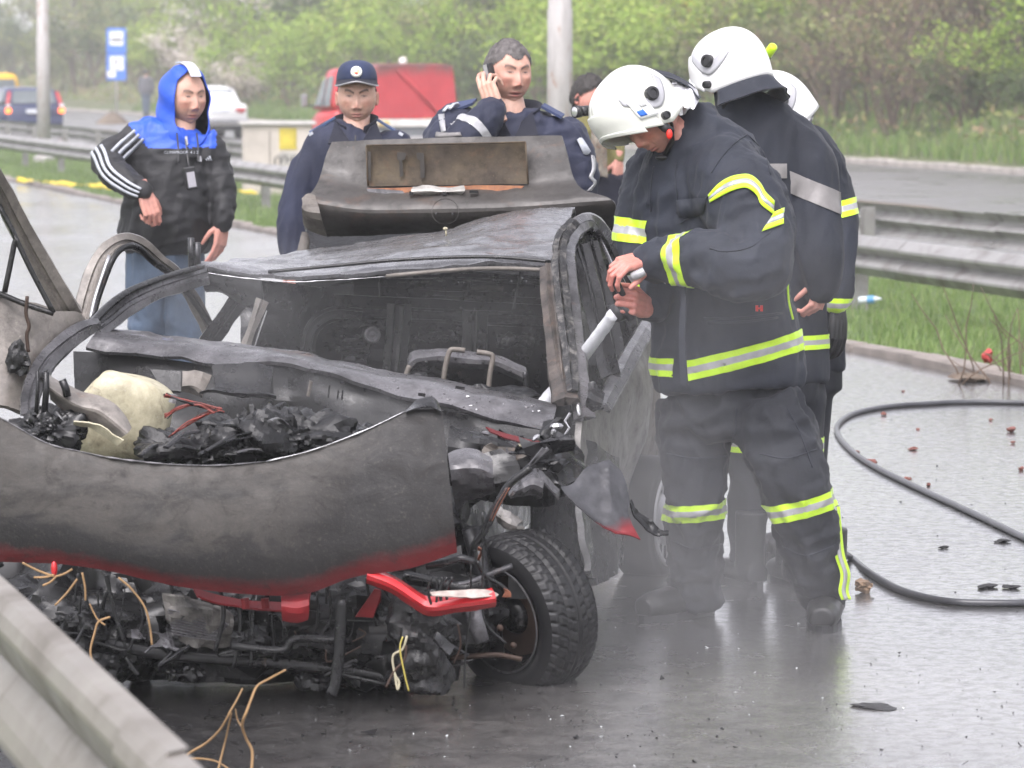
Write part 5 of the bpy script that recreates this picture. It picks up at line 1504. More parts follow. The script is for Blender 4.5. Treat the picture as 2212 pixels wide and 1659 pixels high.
# ================================================================== PEOPLE
def eval_mesh(mb, voxel, smooth_it=4, fac=.5):
    """Union of the collected closed shapes as one skin; returns vertices, faces, normals."""
    me = bpy.data.meshes.new('tmp')
    me.from_pydata([tuple(v) for v in mb.v], [], mb.f)
    o = bpy.data.objects.new('tmp', me)
    COL.objects.link(o)
    m = o.modifiers.new('r', 'REMESH'); m.mode = 'VOXEL'; m.voxel_size = voxel; m.adaptivity = 0
    s = o.modifiers.new('s', 'SMOOTH'); s.factor = fac; s.iterations = smooth_it
    dg = bpy.context.evaluated_depsgraph_get()
    e = o.evaluated_get(dg).to_mesh()
    n = len(e.vertices)
    V = np.empty(n * 3); e.vertices.foreach_get('co', V); V = V.reshape(-1, 3)
    N = np.empty(n * 3); e.vertices.foreach_get('normal', N); N = N.reshape(-1, 3)
    Fc = [tuple(p.vertices) for p in e.polygons]
    o.evaluated_get(dg).to_mesh_clear()
    bpy.data.objects.remove(o); bpy.data.meshes.remove(me)
    return V, Fc, N

def folds(V, N, amp, along, fl=3.0, fa=14.0, seed=0, sharp=.6):
    """Cloth folds running along a direction: displacement along the normal."""
    a = np.array(Vector(along).normalized())
    t = V @ a
    perp = V - t[:, None] * a
    q = perp * fa + t[:, None] * a * fl + seed * 9.1
    w = vnoise(V * 4 + seed)[:, None] * .8
    n1 = vnoise(q + w * 1.5)
    n2 = vnoise(q * 2.1 + 31 + w)
    n3 = vnoise(q * 3.7 + 11 + 2 * w)
    h = sharp * (.9 - 2.4 * np.abs(n1)) + (1 - sharp) * n1 + .5 * (.5 - 1.6 * np.abs(n2)) + .15 * n3
    return V + N * (amp * h)[:, None]

class Body(MB):
    """Shapes of one garment, laid out by where they are seen: (u, v, half width, Y[, depth ratio])."""
    def limb(s, st, n=20, ratio=1.0, smooth=3, rnd=False):
        c = [P(q[0], q[1], q[3]) for q in st]
        w = [q[2] * q[3] / F for q in st]
        dr = [(q[4] if len(q) > 4 else ratio) for q in st]
        if smooth > 1:
            k = smooth
            c2 = smooth_path(c, k)
            w2 = [max(.004, p.x) for p in smooth_path([Vector((x, 0, 0)) for x in w], k)]
            d2 = [max(.2, p.x) for p in smooth_path([Vector((x, 0, 0)) for x in dr], k)]
            c, w, dr = c2, w2, d2
        if rnd:     # rounded ends
            for end in (0, -1):
                T = (c[end] - c[1 if end == 0 else -2]).normalized()
                c0, w0, d0 = c[end], w[end], dr[end]
                ex = [(c0 + T * w0 * a, w0 * b_, d0) for a, b_ in ((.35, .92), (.62, .75), (.80, .5))]
                for q in ex:
                    if end == 0: c.insert(0, q[0]); w.insert(0, q[1]); dr.insert(0, q[2])
                    else: c.append(q[0]); w.append(q[1]); dr.append(q[2])
        m = len(c); vs = []
        for i in range(m):
            T = (c[min(i + 1, m - 1)] - c[max(i - 1, 0)]).normalized()
            vw = Vector((0, 1, 0))
            lat = T.cross(vw)
            lat = lat.normalized() if lat.length > .05 else Vector((1, 0, 0))
            dp = lat.cross(T).normalized()
            for k in range(n):
                a = 2 * math.pi * k / n
                vs.append(c[i] + lat * (w[i] * math.cos(a)) + dp * (w[i] * dr[i] * math.sin(a)))
        fs = [(i * n + k, i * n + (k + 1) % n, (i + 1) * n + (k + 1) % n, (i + 1) * n + k) for i in range(m - 1) for k in range(n)]
        fs.append(tuple(range(n - 1, -1, -1))); fs.append(tuple((m - 1) * n + k for k in range(n)))
        return s.add(vs, fs)
    def skin(s, name, mat, parent, voxel=.011, sm=5, wr=None):
        V, Fc, N = eval_mesh(s, voxel, sm)
        for w in (wr or []):
            V = folds(V, N, w[0] * 1.7, *w[1:])
        o = mesh_ob(name, V, Fc, mat, parent, True)
        s.o, s.V, s.F = o, V, Fc
        return o

def ring_band(g, name, c, axis, half, reach, mats, parent, cuts=(.33, .67), off=.0035, region=None, skew=None):
    """Tape sewn round a garment: the slice of its skin between two planes."""
    c, axis = Vector(c), Vector(axis).normalized()
    V = g.V
    d = V - np.array(c)
    t = d @ np.array(axis)
    rad = np.linalg.norm(d - t[:, None] * np.array(axis), axis=1)
    ok = (np.abs(t) < half + .03) & (rad < reach)
    if region is not None:
        ok &= np.array([region(Vector(p)) if k else False for p, k in zip(V, ok)])
    fs = [f for f in g.F if all(ok[i] for i in f)]
    if not fs: return None
    used = sorted({i for f in fs for i in f}); mp = {v: i for i, v in enumerate(used)}
    me = bpy.data.meshes.new(name)
    me.from_pydata([tuple(V[i]) for i in used], [], [tuple(mp[i] for i in f) for f in fs])
    bm = bmesh.new(); bm.from_mesh(me)
    def cut(pos, ci, co):
        bmesh.ops.bisect_plane(bm, geom=bm.verts[:] + bm.edges[:] + bm.faces[:], dist=1e-5, plane_co=c + axis * pos, plane_no=axis, clear_inner=ci, clear_outer=co)
    cut(-half, True, False); cut(half, False, True)
    for q in cuts: cut(-half + 2 * half * q, False, False)
    bm.normal_update()
    for v in bm.verts: v.co += v.normal * off
    lim = [0] + list(cuts) + [1.001]
    for f in bm.faces:
        x = ((f.calc_center_median() - c).dot(axis) + half) / (2 * half)
        k = 0
        for i in range(len(lim) - 1):
            if lim[i] <= x < lim[i + 1]: k = i
        f.material_index = min(k, len(mats) - 1); f.smooth = True
    bm.to_mesh(me); bm.free()
    for m in mats: me.materials.append(m)
    o = bpy.data.objects.new(name, me); COL.objects.link(o)
    local(o, parent)
    return o

from mathutils.bvhtree import BVHTree
def onto(g, u, v, off=.004):
    """Point on garment g that is seen at (u, v), lifted off the cloth."""
    if not hasattr(g, 'tree'): g.tree = BVHTree.FromPolygons([tuple(p) for p in g.V], g.F)
    o = Vector((0, 0, CAM_H)); d = (P(u, v, 10) - o).normalized()
    h = g.tree.ray_cast(o, d)
    return (h[0] - d * off) if h[0] is not None else None
def sewn(g, name, k, top, bot, mats, parent, cuts=(0, 1), n=14, off=.005):
    """Tape or patch sewn on a garment between two seams; one strip per material."""
    tp = smooth_path([Vector((*k(*p), 0)) for p in top], max(2, n // max(1, len(top) - 1)))
    bt = smooth_path([Vector((*k(*p), 0)) for p in bot], max(2, n // max(1, len(bot) - 1)))
    m = min(len(tp), len(bt)); out = []
    for j, mt in enumerate(mats):
        rows = []
        for e in (0, .5, 1):
            f = cuts[j] + (cuts[j + 1] - cuts[j]) * e
            r_ = []
            for i in range(m):
                q = tp[i].lerp(bt[i], f); h = onto(g, q.x, q.y, off)
                if h is None: h = r_[-1].copy() if r_ else None
                if h is not None: r_.append(h)
            rows.append(r_)
        mm = min(len(r_) for r_ in rows)
        if mm < 2: continue
        vs = [p for r_ in rows for p in r_[-mm:]]
        o = mesh_ob(name, vs, [(a * mm + i, a * mm + i + 1, (a + 1) * mm + i + 1, (a + 1) * mm + i) for a in range(2) for i in range(mm - 1)], mt, parent, True)
        o.modifiers.new('t', 'SOLIDIFY').thickness = .003
        out.append(o)
    return out
def seam_of(g, name, k, pts, mat, parent, r=.0026):
    q = [onto(g, p.x, p.y, .001) for p in smooth_path([Vector((*k(*p), 0)) for p in pts], 6)]
    q = [p for p in q if p is not None]
    if len(q) > 2:
        mb = MB(); mb.tube(q, r, 5); return mb.build(name, mat, parent, True)
k3 = lambda x, y: (1178.3 + x / 2.816, 39.3 + y / 2.816)
T3 = (0, .33, .67, 1)

# ---- materials
def cloth(name, col, rough=.75, var=.25, weave=380, bmp=.25, spec=.3):
    m, n, l, b = nt(name)
    co = texco(n, l)
    f = noise_node(n, l, co, 5, 6, .6)
    c = Vector(col[:3])
    l.new(ramp(n, l, f, [(.3, c * (1 - var)), (.7, c * (1 + var))]), b.inputs['Base Color'])
    b.inputs['Roughness'].default_value = rough
    b.inputs['Specular IOR Level'].default_value = spec
    b.inputs['Sheen Weight'].default_value = .06
    b.inputs['Sheen Roughness'].default_value = .5
    k = noise_node(n, l, co, 26, 5, .65)
    p = bump(n, l, b, k, bmp, .012)
    w = noise_node(n, l, co, weave, 2)
    bump(n, l, b, w, .15, .001, p)
    return m
M_turnout = cloth('turnout_cloth', (.019, .0225, .033), .7)
M_turnoutp = cloth('turnout_trousers', (.017, .019, .025), .72)
M_turnout2 = cloth('dark_turnout_cloth', (.018, .021, .030), .72)
M_navy = cloth('police_navy', (.018, .0215, .043), .68)
M_navyd = cloth('police_navy_dark', (.008, .009, .019), .7)
M_jkt = cloth('black_windbreaker', (.016, .016, .018), .6, spec=.4)
M_jktb = cloth('blue_windbreaker', (.012, .075, .50), .5, .12, spec=.5)
M_denim = cloth('denim', (.06, .085, .125), .8, .5)
M_khaki = cloth('khaki_cloth', (.17, .155, .06), .8)
M_greyj = cloth('grey_jacket', (.10, .10, .115), .8)
M_boot = simple('boot_leather', (.018, .018, .019), .42, 0, .3, 12, .2, 60)
M_lime = simple('lime_tape', (.52, .80, .008), .45, 0, .06, 30)
M_lime.node_tree.nodes['Principled BSDF'].inputs['Sheen Weight'].default_value = .3
M_silver = simple('silver_tape', (.38, .38, .39), .38, .25, .1, 40)
M_greyt = simple('grey_tape', (.20, .19, .185), .5, .1, .12, 30)
M_helm = simple('helmet_white', (.60, .61, .555), .28, 0, .03, 4, 0, 40, .5, .35)
M_helm2 = simple('helmet_white_clean', (.70, .70, .70), .28, 0, .03, 4, 0, 40, .5, .35)
M_knob = simple('black_plastic', (.02, .02, .022), .4)
M_alufoil = simple('aluminised_cloth', (.62, .62, .64), .28, .75, .15, 14, .6, 22)
M_hair = simple('dark_hair', (.022, .018, .016), .6, 0, .5, 60, .6, 260)
M_hairg = simple('greying_hair', (.095, .085, .082), .6, 0, .45, 60, .6, 260)
M_phone = simple('phone_black', (.02, .02, .022), .25)
M_redp = simple('red_plastic', (.75, .03, .02), .35)
M_badge = simple('badge_gold', (.70, .62, .38), .45, .2, .4, 120)
M_patch = simple('patch_white', (.42, .44, .48), .6, 0, .2, 60)

def skin_mat():
    m, n, l, b = nt('skin')
    at = n.new('ShaderNodeVertexColor'); at.layer_name = 'tint'
    co = texco(n, l)
    f = noise_node(n, l, co, 55, 5, .65)
    c = mix(n, l, .55, at.outputs['Color'], ramp(n, l, f, [(.3, g1(.72)), (.7, g1(1.18))]), 'MULTIPLY')
    l.new(c, b.inputs['Base Color'])
    b.inputs['Roughness'].default_value = .48
    b.inputs['Subsurface Weight'].default_value = .12
    b.inputs['Subsurface Radius'].default_value = (.01, .004, .002)
    b.inputs['Subsurface Scale'].default_value = .6
    bump(n, l, b, f, .12, .002)
    return m
M_skin = skin_mat()
SKIN = np.array([.56, .345, .265])
SKINR = np.array([.56, .27, .215])

def frame(f, u):
    f = Vector(f).normalized(); u = Vector(u); u = (u - f * u.dot(f)).normalized()
    s = f.cross(u)          # the person's right
    return s, f, u

def head(c, f, u, size=.236, tone=SKIN, brow=1.0, beard=.3, mouth=0.0, red=.3, squint=0.0, wide=1.0, browcol=(.05, .035, .03), jaw=.24):
    """A head with a face; returns vertices, faces, tints, local coordinates."""
    s, f, u = frame(f, u)
    na, nb = 84, 96
    a = np.pi * (np.arange(na + 1) / na) ** 1.22
    b = 2 * np.pi * np.arange(nb) / nb
    A, B = np.meshgrid(a, b, indexing='ij')
    dx, dy, dz = np.sin(A) * np.cos(B), np.cos(A), np.sin(A) * np.sin(B)
    pw = lambda q, e: np.sign(q) * np.abs(q) ** e
    x = .0765 * wide * pw(dx, .95)
    y = np.where(dy > 0, .088, .103) * pw(dy, np.where(dy > 0, .80, .95))
    z = np.where(dz > 0, .119, .117) * pw(dz, .93)
    ss = lambda t: np.clip(t, 0, 1) ** 2 * (3 - 2 * np.clip(t, 0, 1))
    lo = ss(-z / .117)
    x = x * (1 - jaw * lo ** 1.5)
    y = np.where(y < 0, y * (1 - .42 * ss((-z - .01) / .09)), y)
    y = y - np.where(y > 0, .003 * lo, 0) + np.where(y > 0, -.012 * ss((z - .05) / .07), 0)
    fr = ss(y / .04)
    G2 = lambda cx, cz, sx, sz: np.exp(-((x - cx) / sx) ** 2 - ((z - cz) / sz) ** 2)
    GG = lambda cx, cz, sx, sz: G2(cx, cz, sx, sz) + G2(-cx, cz, sx, sz)
    hz = np.interp(z, [-.060, -.047, -.040, -.032, -.02, 0, .018, .034, .05], [0, .002, .012, .0195, .0175, .011, .006, .0035, 0])
    wz = np.interp(z, [-.05, -.032, 0, .03], [.0145, .0140, .0105, .010])
    d = hz * np.exp(-(x / wz) ** 2)
    d += .0075 * GG(.0145, -.037, .0065, .0075)
    d -= .0085 * GG(.031, .021, .020, .014)
    d += .0040 * GG(.026, .0385, .023, .009) * brow
    d += .0055 * GG(.031, .0195, .0125, .0075)
    d += .0042 * GG(.046, -.004, .019, .016)
    d -= .0030 * GG(.026, -.052, .006, .02)
    d += .0050 * G2(0, -.0655, .020, .0050) + .0062 * G2(0, -.0785, .018, .0056)
    d -= (.0055 + .006 * mouth) * G2(0, -.0718, .021, .0022 + .003 * mouth)
    d -= .0035 * G2(0, -.0885, .016, .005)
    d += .0095 * G2(0, -.104, .019, .014)
    y = y + d * fr
    L = np.stack([x, y, np.where(z < .02, z * .88, .0176 + (z - .02) * 1.13)], -1).reshape(-1, 3)
    X, Y, Z = x.ravel(), y.ravel(), z.ravel(); FR = fr.ravel()
    T = np.tile(np.array(tone), (len(X), 1))
    g = lambda cx, cz, sx, sz: np.exp(-((X - cx) / sx) ** 2 - ((Z - cz) / sz) ** 2) * FR
    gg = lambda *q: g(*q) + g(-q[0], *q[1:])
    def blend(w, c):
        nonlocal T
        w = np.clip(w, 0, 1)[:, None]; T = T * (1 - w) + np.array(c) * w
    blend(red * (gg(.045, -.02, .02, .022) + g(0, -.03, .013, .016)), (.52, .16, .12))
    st = ss((-Z - .040) / .03) * np.clip(1.2 - np.abs(Y - .03) / .09, 0, 1) + .2 * g(0, -.056, .02, .006)
    blend(beard * st, (.15, .105, .09))
    blend(.85 * (g(0, -.066, .021, .0042) + g(0, -.0785, .019, .0052)), (.50, .16, .15))
    blend((.7 + .3 * mouth) * g(0, -.0718, .021, .0017 + .0035 * mouth), (.10, .03, .03))
    # brows, lids, eyes
    ax_ = np.abs(X)
    bz = .0375 + .004 * (1 - ((ax_ - .030) / .017) ** 2) - .006 * squint * np.clip((.035 - ax_) / .02, -.5, 1)
    bm_ = np.exp(-((Z - bz) / .0044) ** 4) * (ax_ > .011) * (ax_ < .050) * FR
    blend(.92 * bm_ * min(1, brow), browcol)
    eh = .0042 * (1 - .5 * squint)
    ez = Z - .0195
    e_in = (((ax_ - .031) / .0125) ** 2 + (ez / eh) ** 2 < 1) & (FR > .5)
    blend(.42 * gg(.030, .0205, .020, .011), np.array(tone) * .52)  # shade of the eye sockets, painted into the skin tint
    blend(e_in * .8, (.27, .22, .20))
    ir = ((ax_ - .031) ** 2 + ez ** 2 < .0060 ** 2) & e_in
    blend(ir * 1.0, (.03, .02, .015))
    lid = np.exp(-((ez - eh * np.sqrt(np.clip(1 - ((ax_ - .031) / .014) ** 2, 0, 1))) / .0014) ** 2) * (np.abs(ax_ - .031) < .0135) * FR
    blend(.6 * lid, (.07, .04, .03))
    blend(.6 * gg(.0085, -.0435, .004, .003), (.16, .05, .04))
    Fc = [(i * nb + j, i * nb + (j + 1) % nb, (i + 1) * nb + (j + 1) % nb, (i + 1) * nb + j) for i in range(na) for j in range(nb)]
    k = size / .236
    Rm = np.array([tuple(s), tuple(f), tuple(u)])
    V = (L * k) @ Rm + np.array(c)
    # ears
    for sg in (-1, 1):
        mb = MB()
        M = Matrix.Rotation(R(-12), 3, 'X') @ Matrix.Rotation(R(22 * sg), 3, 'Z')
        mb.ball((0, 0, 0), (.0075, .019, .031), M, 16, 12)
        E = np.array([tuple(v) for v in mb.v])
        r2 = (E[:, 1] / .019) ** 2 + (E[:, 2] / .031) ** 2
        E[:, 0] += sg * (-.007 * np.exp(-r2 * 3.5) + .003 * np.exp(-(r2 - .7) ** 2 * 8))
        E += np.array([sg * .0775 * wide, -.014, -.004])
        o_ = len(V)
        V = np.vstack([V, (E * k) @ Rm + np.array(c)]); L = np.vstack([L, E])
        T = np.vstack([T, np.tile(np.array(tone) * np.array([1.0, .82, .8]), (len(E), 1))])
        Fc += [tuple(i + o_ for i in q) for q in mb.f]
    return V, Fc, T, L

def hand(c, along, back, side=1, size=.185, curl=(.5, .55, .6, .65), thumb=.5, tone=SKINR, spread=.12, curl2=None, thumb_in=.4):
    """along: wrist to knuckles; back: the back of the hand; side: +1 thumb on along x back."""
    f, bk = Vector(along).normalized(), Vector(back)
    bk = (bk - f * bk.dot(f)).normalized()
    x = f.cross(bk) * side
    M = Matrix((x, f, bk)).transposed()
    k = size / .185
    mb = MB()
    pts = lambda ps: [c + M @ (Vector(p) * k) for p in ps]
    c = Vector(c)
    # palm
    for px_, r_ in ((-.027, .0125), (-.010, .0145), (.008, .015), (.025, .014)):
        mb.tube(pts([(px_ * .72, -.012, 0), (px_ * .95, .035, .001), (px_ * 1.05, .088, 0)]), [r_ * k * .95, r_ * k * 1.08, r_ * k * .82], 10)
    mb.tube(pts([(0, -.06, 0), (0, -.02, 0), (0, .02, 0)]), [.024 * k, .0235 * k, .022 * k], 12, flat=(.8, 1.12), up=bk)
    L = ((.040, .025, .021), (.045, .029, .022), (.041, .027, .021), (.032, .020, .018))
    bx = (.0285, .0095, -.0105, -.0290); by = (.086, .091, .087, .078); rr_ = (.0088, .0092, .0086, .0076)
    for i in range(4):
        a = 0.0; p = Vector((bx[i], by[i], 0)); path = [p - Vector((0, .02, 0)), p]
        sp = spread * (1.5 - i) * .5
        cu = curl[i]; c2 = (curl2[i] if curl2 else cu)
        for j, ln in enumerate(L[i]):
            a += (cu if j == 0 else c2) * (1.0, 1.15, .8)[j]
            dv = Vector((math.sin(sp) * math.cos(a), math.cos(a) * math.cos(sp), -math.sin(a)))
            p = p + dv * ln * 1.0; path.append(p)
        rs = [rr_[i] * 1.02, rr_[i] * 1.08, rr_[i], rr_[i] * .93, rr_[i] * .72]
        mb.tube(pts(path), [q * k for q in rs], 10)
        for q, r_ in zip(path[1:], rs[1:]): mb.ball(c + M @ (q * k), r_ * k * 1.06, nu=10, nv=7)
    # thumb leaves the side of the palm near the wrist
    t0 = Vector((.022, .012, -.004)); a = thumb
    d1 = Vector((math.cos(.9 - .5 * thumb_in) * .85, .75, -.35 - thumb_in * .5)).normalized()
    t1 = t0 + d1 * .040
    d2 = Vector((.42 * (1 - thumb), .9, -.25 - thumb * .6)).normalized(); t2 = t1 + d2 * .032
    d3 = Vector((.15 * (1 - 2 * thumb), .92, -.3 - thumb * .8)).normalized(); t3 = t2 + d3 * .026
    mb.tube(pts([t0, t1, t2, t3]), [.0145 * k, .0115 * k, .0100 * k, .0072 * k], 10)
    for q, r_ in ((t1, .0118), (t2, .0102), (t3, .0074)): mb.ball(c + M @ (q * k), r_ * k, nu=10, nv=7)
    V, Fc, N = eval_mesh(mb, .0031, 3)
    Lc = (V - np.array(c)) @ np.array(M) / k
    tip = np.clip((Lc[:, 1] - .09) / .06, 0, 1)
    T = np.tile(np.array(tone), (len(V), 1)) * (1 + .10 * vnoise(V * 45)[:, None])
    T[:, 1] *= 1 - .12 * tip; T[:, 2] *= 1 - .10 * tip
    return V, Fc, T

class Person:
    def __init__(s, label, foot, group=None):
        s.root = thing('person', label, 'person', foot, group)
        s.V, s.F, s.T = [], [], []
    def flesh(s, VFT):
        V, Fc, T = VFT[:3]
        b = sum(len(v) for v in s.V)
        s.V.append(np.asarray(V)); s.T.append(np.asarray(T))
        s.F += [tuple(i + b for i in f) for f in Fc]
        return VFT
    def inner(s, mb, tone=SKIN):
        V = np.array([tuple(v) for v in mb.v])
        s.flesh((V, mb.f, np.tile(np.array(tone), (len(V), 1))))
    def done(s):
        o = mesh_ob('body', np.vstack(s.V), s.F, M_skin, s.root, True)
        ca = o.data.color_attributes.new('tint', 'FLOAT_COLOR', 'POINT')
        T = np.vstack(s.T); ca.data.foreach_set('color', np.hstack([T, np.ones((len(T), 1))]).ravel())
        return o

def hair(p, HV, name='hair', mat=M_hair, line=.062, side=-.01, off=.007, seed=1, back=-.07, recede=.012, fade=.5):
    V, Fc, T, L = HV
    V = np.asarray(V)
    x, y, z = L[:, 0], L[:, 1], L[:, 2]
    # hairline: high over the brow, down in front of the ears, low at the neck
    front = np.clip(y / .08, 0, 1)
    hl = np.where(y > .0, line - .05 * (1 - front) ** 1.5 * (np.abs(x) > .045) + recede * np.exp(-((np.abs(x) - .038) / .016) ** 2) * front, side + (back - side) * np.clip(-y / .05, 0, 1))
    m = z > hl
    nf = 84 * 96
    fs = [f for f in Fc[:nf] if all(m[i] for i in f)]
    used = sorted({i for f in fs for i in f}); mp = {v: i for i, v in enumerate(used)}
    c = V.mean(axis=0)
    Q = V[used]; n = (Q - c); n /= np.linalg.norm(n, axis=1, keepdims=True)
    t = np.clip((z[used] - hl[used]) / .03, 0, 1)
    h = off * (.25 + .75 * t) * (1 + .5 * fbm(Q * 60 + seed, 3)) + .003 * t * vnoise(Q * 160)
    return mesh_ob(name, Q + n * h[:, None], [tuple(mp[i] for i in f) for f in fs], mat, p.root, True)

# ---- helmet
def helmet(p, c, f, u, mat, torch=None, flap=1.0, sticker=True, k=1.0, flap_drop=.13, chin=True, az0=1.72, az1=2 * math.pi - 1.72):
    s, f, u = frame(f, u)
    c = Vector(c)
    W_ = lambda q: c + (s * q[0] + f * q[1] + u * q[2]) * k
    def surf(az, t, off=0.0):
        """az: 0 at the face, pi at the neck; t: 0 at the crown, 1 at the rim."""
        ca, sa = math.cos(az), math.sin(az)
        # rim height round the head
        zr = .040 if False else (.052 * max(0, ca) ** 1.2 - .062 * (1 - abs(ca)) ** .8 - .040 * max(0, -ca))
        top = .185
        ph = t * math.pi / 2
        ry = .165 if ca > 0 else .160
        x = .128 * sa; y = ry * ca
        rr_ = math.sin(ph) ** .82
        cp = math.cos(ph); zc = zr + (top - zr) * (cp ** .95 if cp > 0 else cp)
        bulge = 1 + .06 * math.sin(math.pi * min(1, t * 1.1)) 
        q = Vector((x * rr_ * bulge, y * rr_ * bulge + .008, zc))
        n = Vector((q.x / .128, (q.y - .008) / .165, (q.z - .01) / .17)).normalized()
        return q + n * off
    def patch(name, az0, az1, t0, t1, off, th, m_, parent, na=40, nt_=20):
        vs = [W_(surf(az0 + (az1 - az0) * i / na, (t0(i / na) if callable(t0) else t0) + ((t1(i / na) if callable(t1) else t1) - (t0(i / na) if callable(t0) else t0)) * j / nt_, off)) for j in range(nt_ + 1) for i in range(na + 1)]
        fs = [(j * (na + 1) + i, j * (na + 1) + i + 1, (j + 1) * (na + 1) + i + 1, (j + 1) * (na + 1) + i) for j in range(nt_) for i in range(na)]
        o = mesh_ob(name, vs, fs, m_, parent, True)
        md = o.modifiers.new('t', 'SOLIDIFY'); md.thickness = th; md.offset = -1
        return o
    shell = patch('helmet', 0, 2 * math.pi - 1e-4, .0, 1.0, 0, .006, mat, p.root, 72, 26)
    # raised visor housing across the brow, running back to the ears
    patch('visor_housing', -1.35, 1.35, lambda e: .62 + .20 * abs(2 * e - 1) ** 2.2, 1.01, .006, .009, mat, shell, 48, 10)
    patch('brim', -1.0, 1.0, .985, 1.05, .010, .006, mat, shell, 40, 4)
    for sg in (-1, 1):
        patch('reflective_strip', sg * .95, sg * 2.2, lambda e: .56 + .16 * math.sin(e * 3.1), lambda e: .68 + .16 * math.sin(e * 3.1), .0025, .002, M_greyt if False else simple('pale_reflector', (.40, .40, .42), .35, .1, .06, 20), shell, 20, 4)
        for az, t, r_ in ((1.62, .70, .024), (1.50, .93, .014)):
            q = surf(sg * az, t, .004); n = Vector((q.x / .128 ** 2, q.y / .165 ** 2, q.z / .3 ** 2)).normalized()
            nW = (s * n.x + f * n.y + u * n.z).normalized()
            X = nW.orthogonal().normalized(); Yv = nW.cross(X)
            M = Matrix(((X.x, Yv.x, nW.x, W_(q).x), (X.y, Yv.y, nW.y, W_(q).y), (X.z, Yv.z, nW.z, W_(q).z), (0, 0, 0, 1)))
            mb = MB(); mb.lathe([(r_ * k, -.004), (r_ * k, .012), (r_ * .9 * k, .017), (r_ * .55 * k, .018), (r_ * .5 * k, .014), (0, .014)], M, 24)
            mb.build('visor_knob', M_knob, shell, False)
    if sticker:
        patch('sticker', -1.05, -1.40, .66, .90, .0105, .001, simple('sticker_white', (.70, .71, .70), .4), shell, 8, 6)
        patch('flag_sticker', -1.09, -1.22, .80, .87, .0125, .001, simple('flag_blue', (.02, .12, .50), .4), shell, 5, 4)
        patch('seal_sticker', -1.22, -1.34, .70, .78, .0125, .001, simple('seal_grey', (.45, .46, .45), .4, 0, .4, 160), shell, 5, 4)
    # neck curtain: black outside, aluminised inside
    if flap:
        def curtain(off, m_, nm):
            na, nj = 30, 8
            vs = []
            for j in range(nj + 1):
                e = j / nj
                for i in range(na + 1):
                    az = az0 + (az1 - az0) * i / na
                    q = surf(az, 1.0)
                    out = Vector((math.sin(az) * .10, math.cos(az) * .16, 0))
                    wv = .008 * math.sin(az * 9) * e
                    q = q + out * (e * flap * .75) + Vector((0, 0, -flap_drop * e * (1 - .25 * e))) + Vector((math.sin(az), math.cos(az), 0)) * (wv + off)
                    vs.append(W_(q))
            fs = [(j * (na + 1) + i, j * (na + 1) + i + 1, (j + 1) * (na + 1) + i + 1, (j + 1) * (na + 1) + i) for j in range(nj) for i in range(na)]
            o = mesh_ob(nm, vs, fs, m_, shell, True)
            md = o.modifiers.new('t', 'SOLIDIFY'); md.thickness = .0025
        curtain(.003, M_turnout2, 'neck_curtain'); curtain(-.003, M_alufoil, 'curtain_lining')
    if chin:
        for sg in (-1, 1):
            mb = MB(); mb.tube([W_(q) for q in ((sg * .095, -.012, -.03), (sg * .088, -.005, -.07), (sg * .064, .02, -.115), (0, .05, -.142))], .010 * k, 8, flat=(.4, 1.3)); mb.build('chin_strap', M_knob, shell, True)
        mb = MB(); mb.ball(W_((0, .058, -.140)), (.022 * k, .018 * k, .010 * k), nu=16, nv=10); mb.build('chin_cup', M_knob, shell, True)
    if torch:
        q, dv, tail = torch        # where, direction the lamp end points, colour order
        a = W_(q); d_ = (s * dv[0] + f * dv[1] + u * dv[2]).normalized()
        def cone(ps, m_, nm):
            mb = MB(); mb.tube([a + d_ * t * k for t, r_ in ps], [r_ * k for t, r_ in ps], 18); return mb.build(nm, m_, shell, True)
        cone([(-.075, .010), (-.07, .017), (-.02, .018), (-.018, .017)], M_lime, 'torch_tail')
        cone([(-.018, .0185), (.02, .0185), (.03, .022), (.065, .024), (.068, .021)], M_knob, 'torch_body')
        cone([(.0685, .019), (.07, .015)], M_alufoil, 'torch_lens')
        mb = MB(); mb.tube([a, W_(Vector(q) * .82)], .012 * k, 8); mb.build('torch_bracket', M_knob, shell)
    return shell

def thin(st, k=.66):
    return [(q[0], q[1], q[2] * k, *q[3:]) for q in st]

def boots(p, foot, toe, mat=M_boot, k=1.0):
    """One boot standing at foot (heel to toe direction)."""
    t = Vector(toe); t.z = 0; t.normalize(); up = Vector((0, 0, 1)); sd = t.cross(up)
    c = Vector(foot)
    b = Body()
    q = lambda x, y, z: c + (t * x + sd * y + up * z) * k
    K = lambda rs: [r_ * k for r_ in rs]
    b.tube([q(-.07, 0, .045), q(0, 0, .05), q(.08, 0, .048), q(.145, 0, .042), q(.185, 0, .038)], K([.046, .050, .050, .047, .034]), 14, flat=(.86, 1.0))
    b.tube([q(-.02, 0, .04), q(-.02, 0, .12), q(-.025, 0, .26)], K([.052, .052, .056]), 14)
    V, Fc, N = eval_mesh(b, .008, 3)
    V[:, 2] = np.maximum(V[:, 2], c.z + .018)
    o = mesh_ob('boot', V, Fc, mat, p.root, True)
    mb = MB(); pts = []
    for i in range(20):
        a = 2 * math.pi * i / 20
        x = math.cos(a) * .142 + .055; y = math.sin(a) * (.050 if math.cos(a) > 0 else .043)
        pts.append(q(x, y, .0))
    mb.prism(pts, up * .024); mb.build('sole', M_knob, o)
    return o

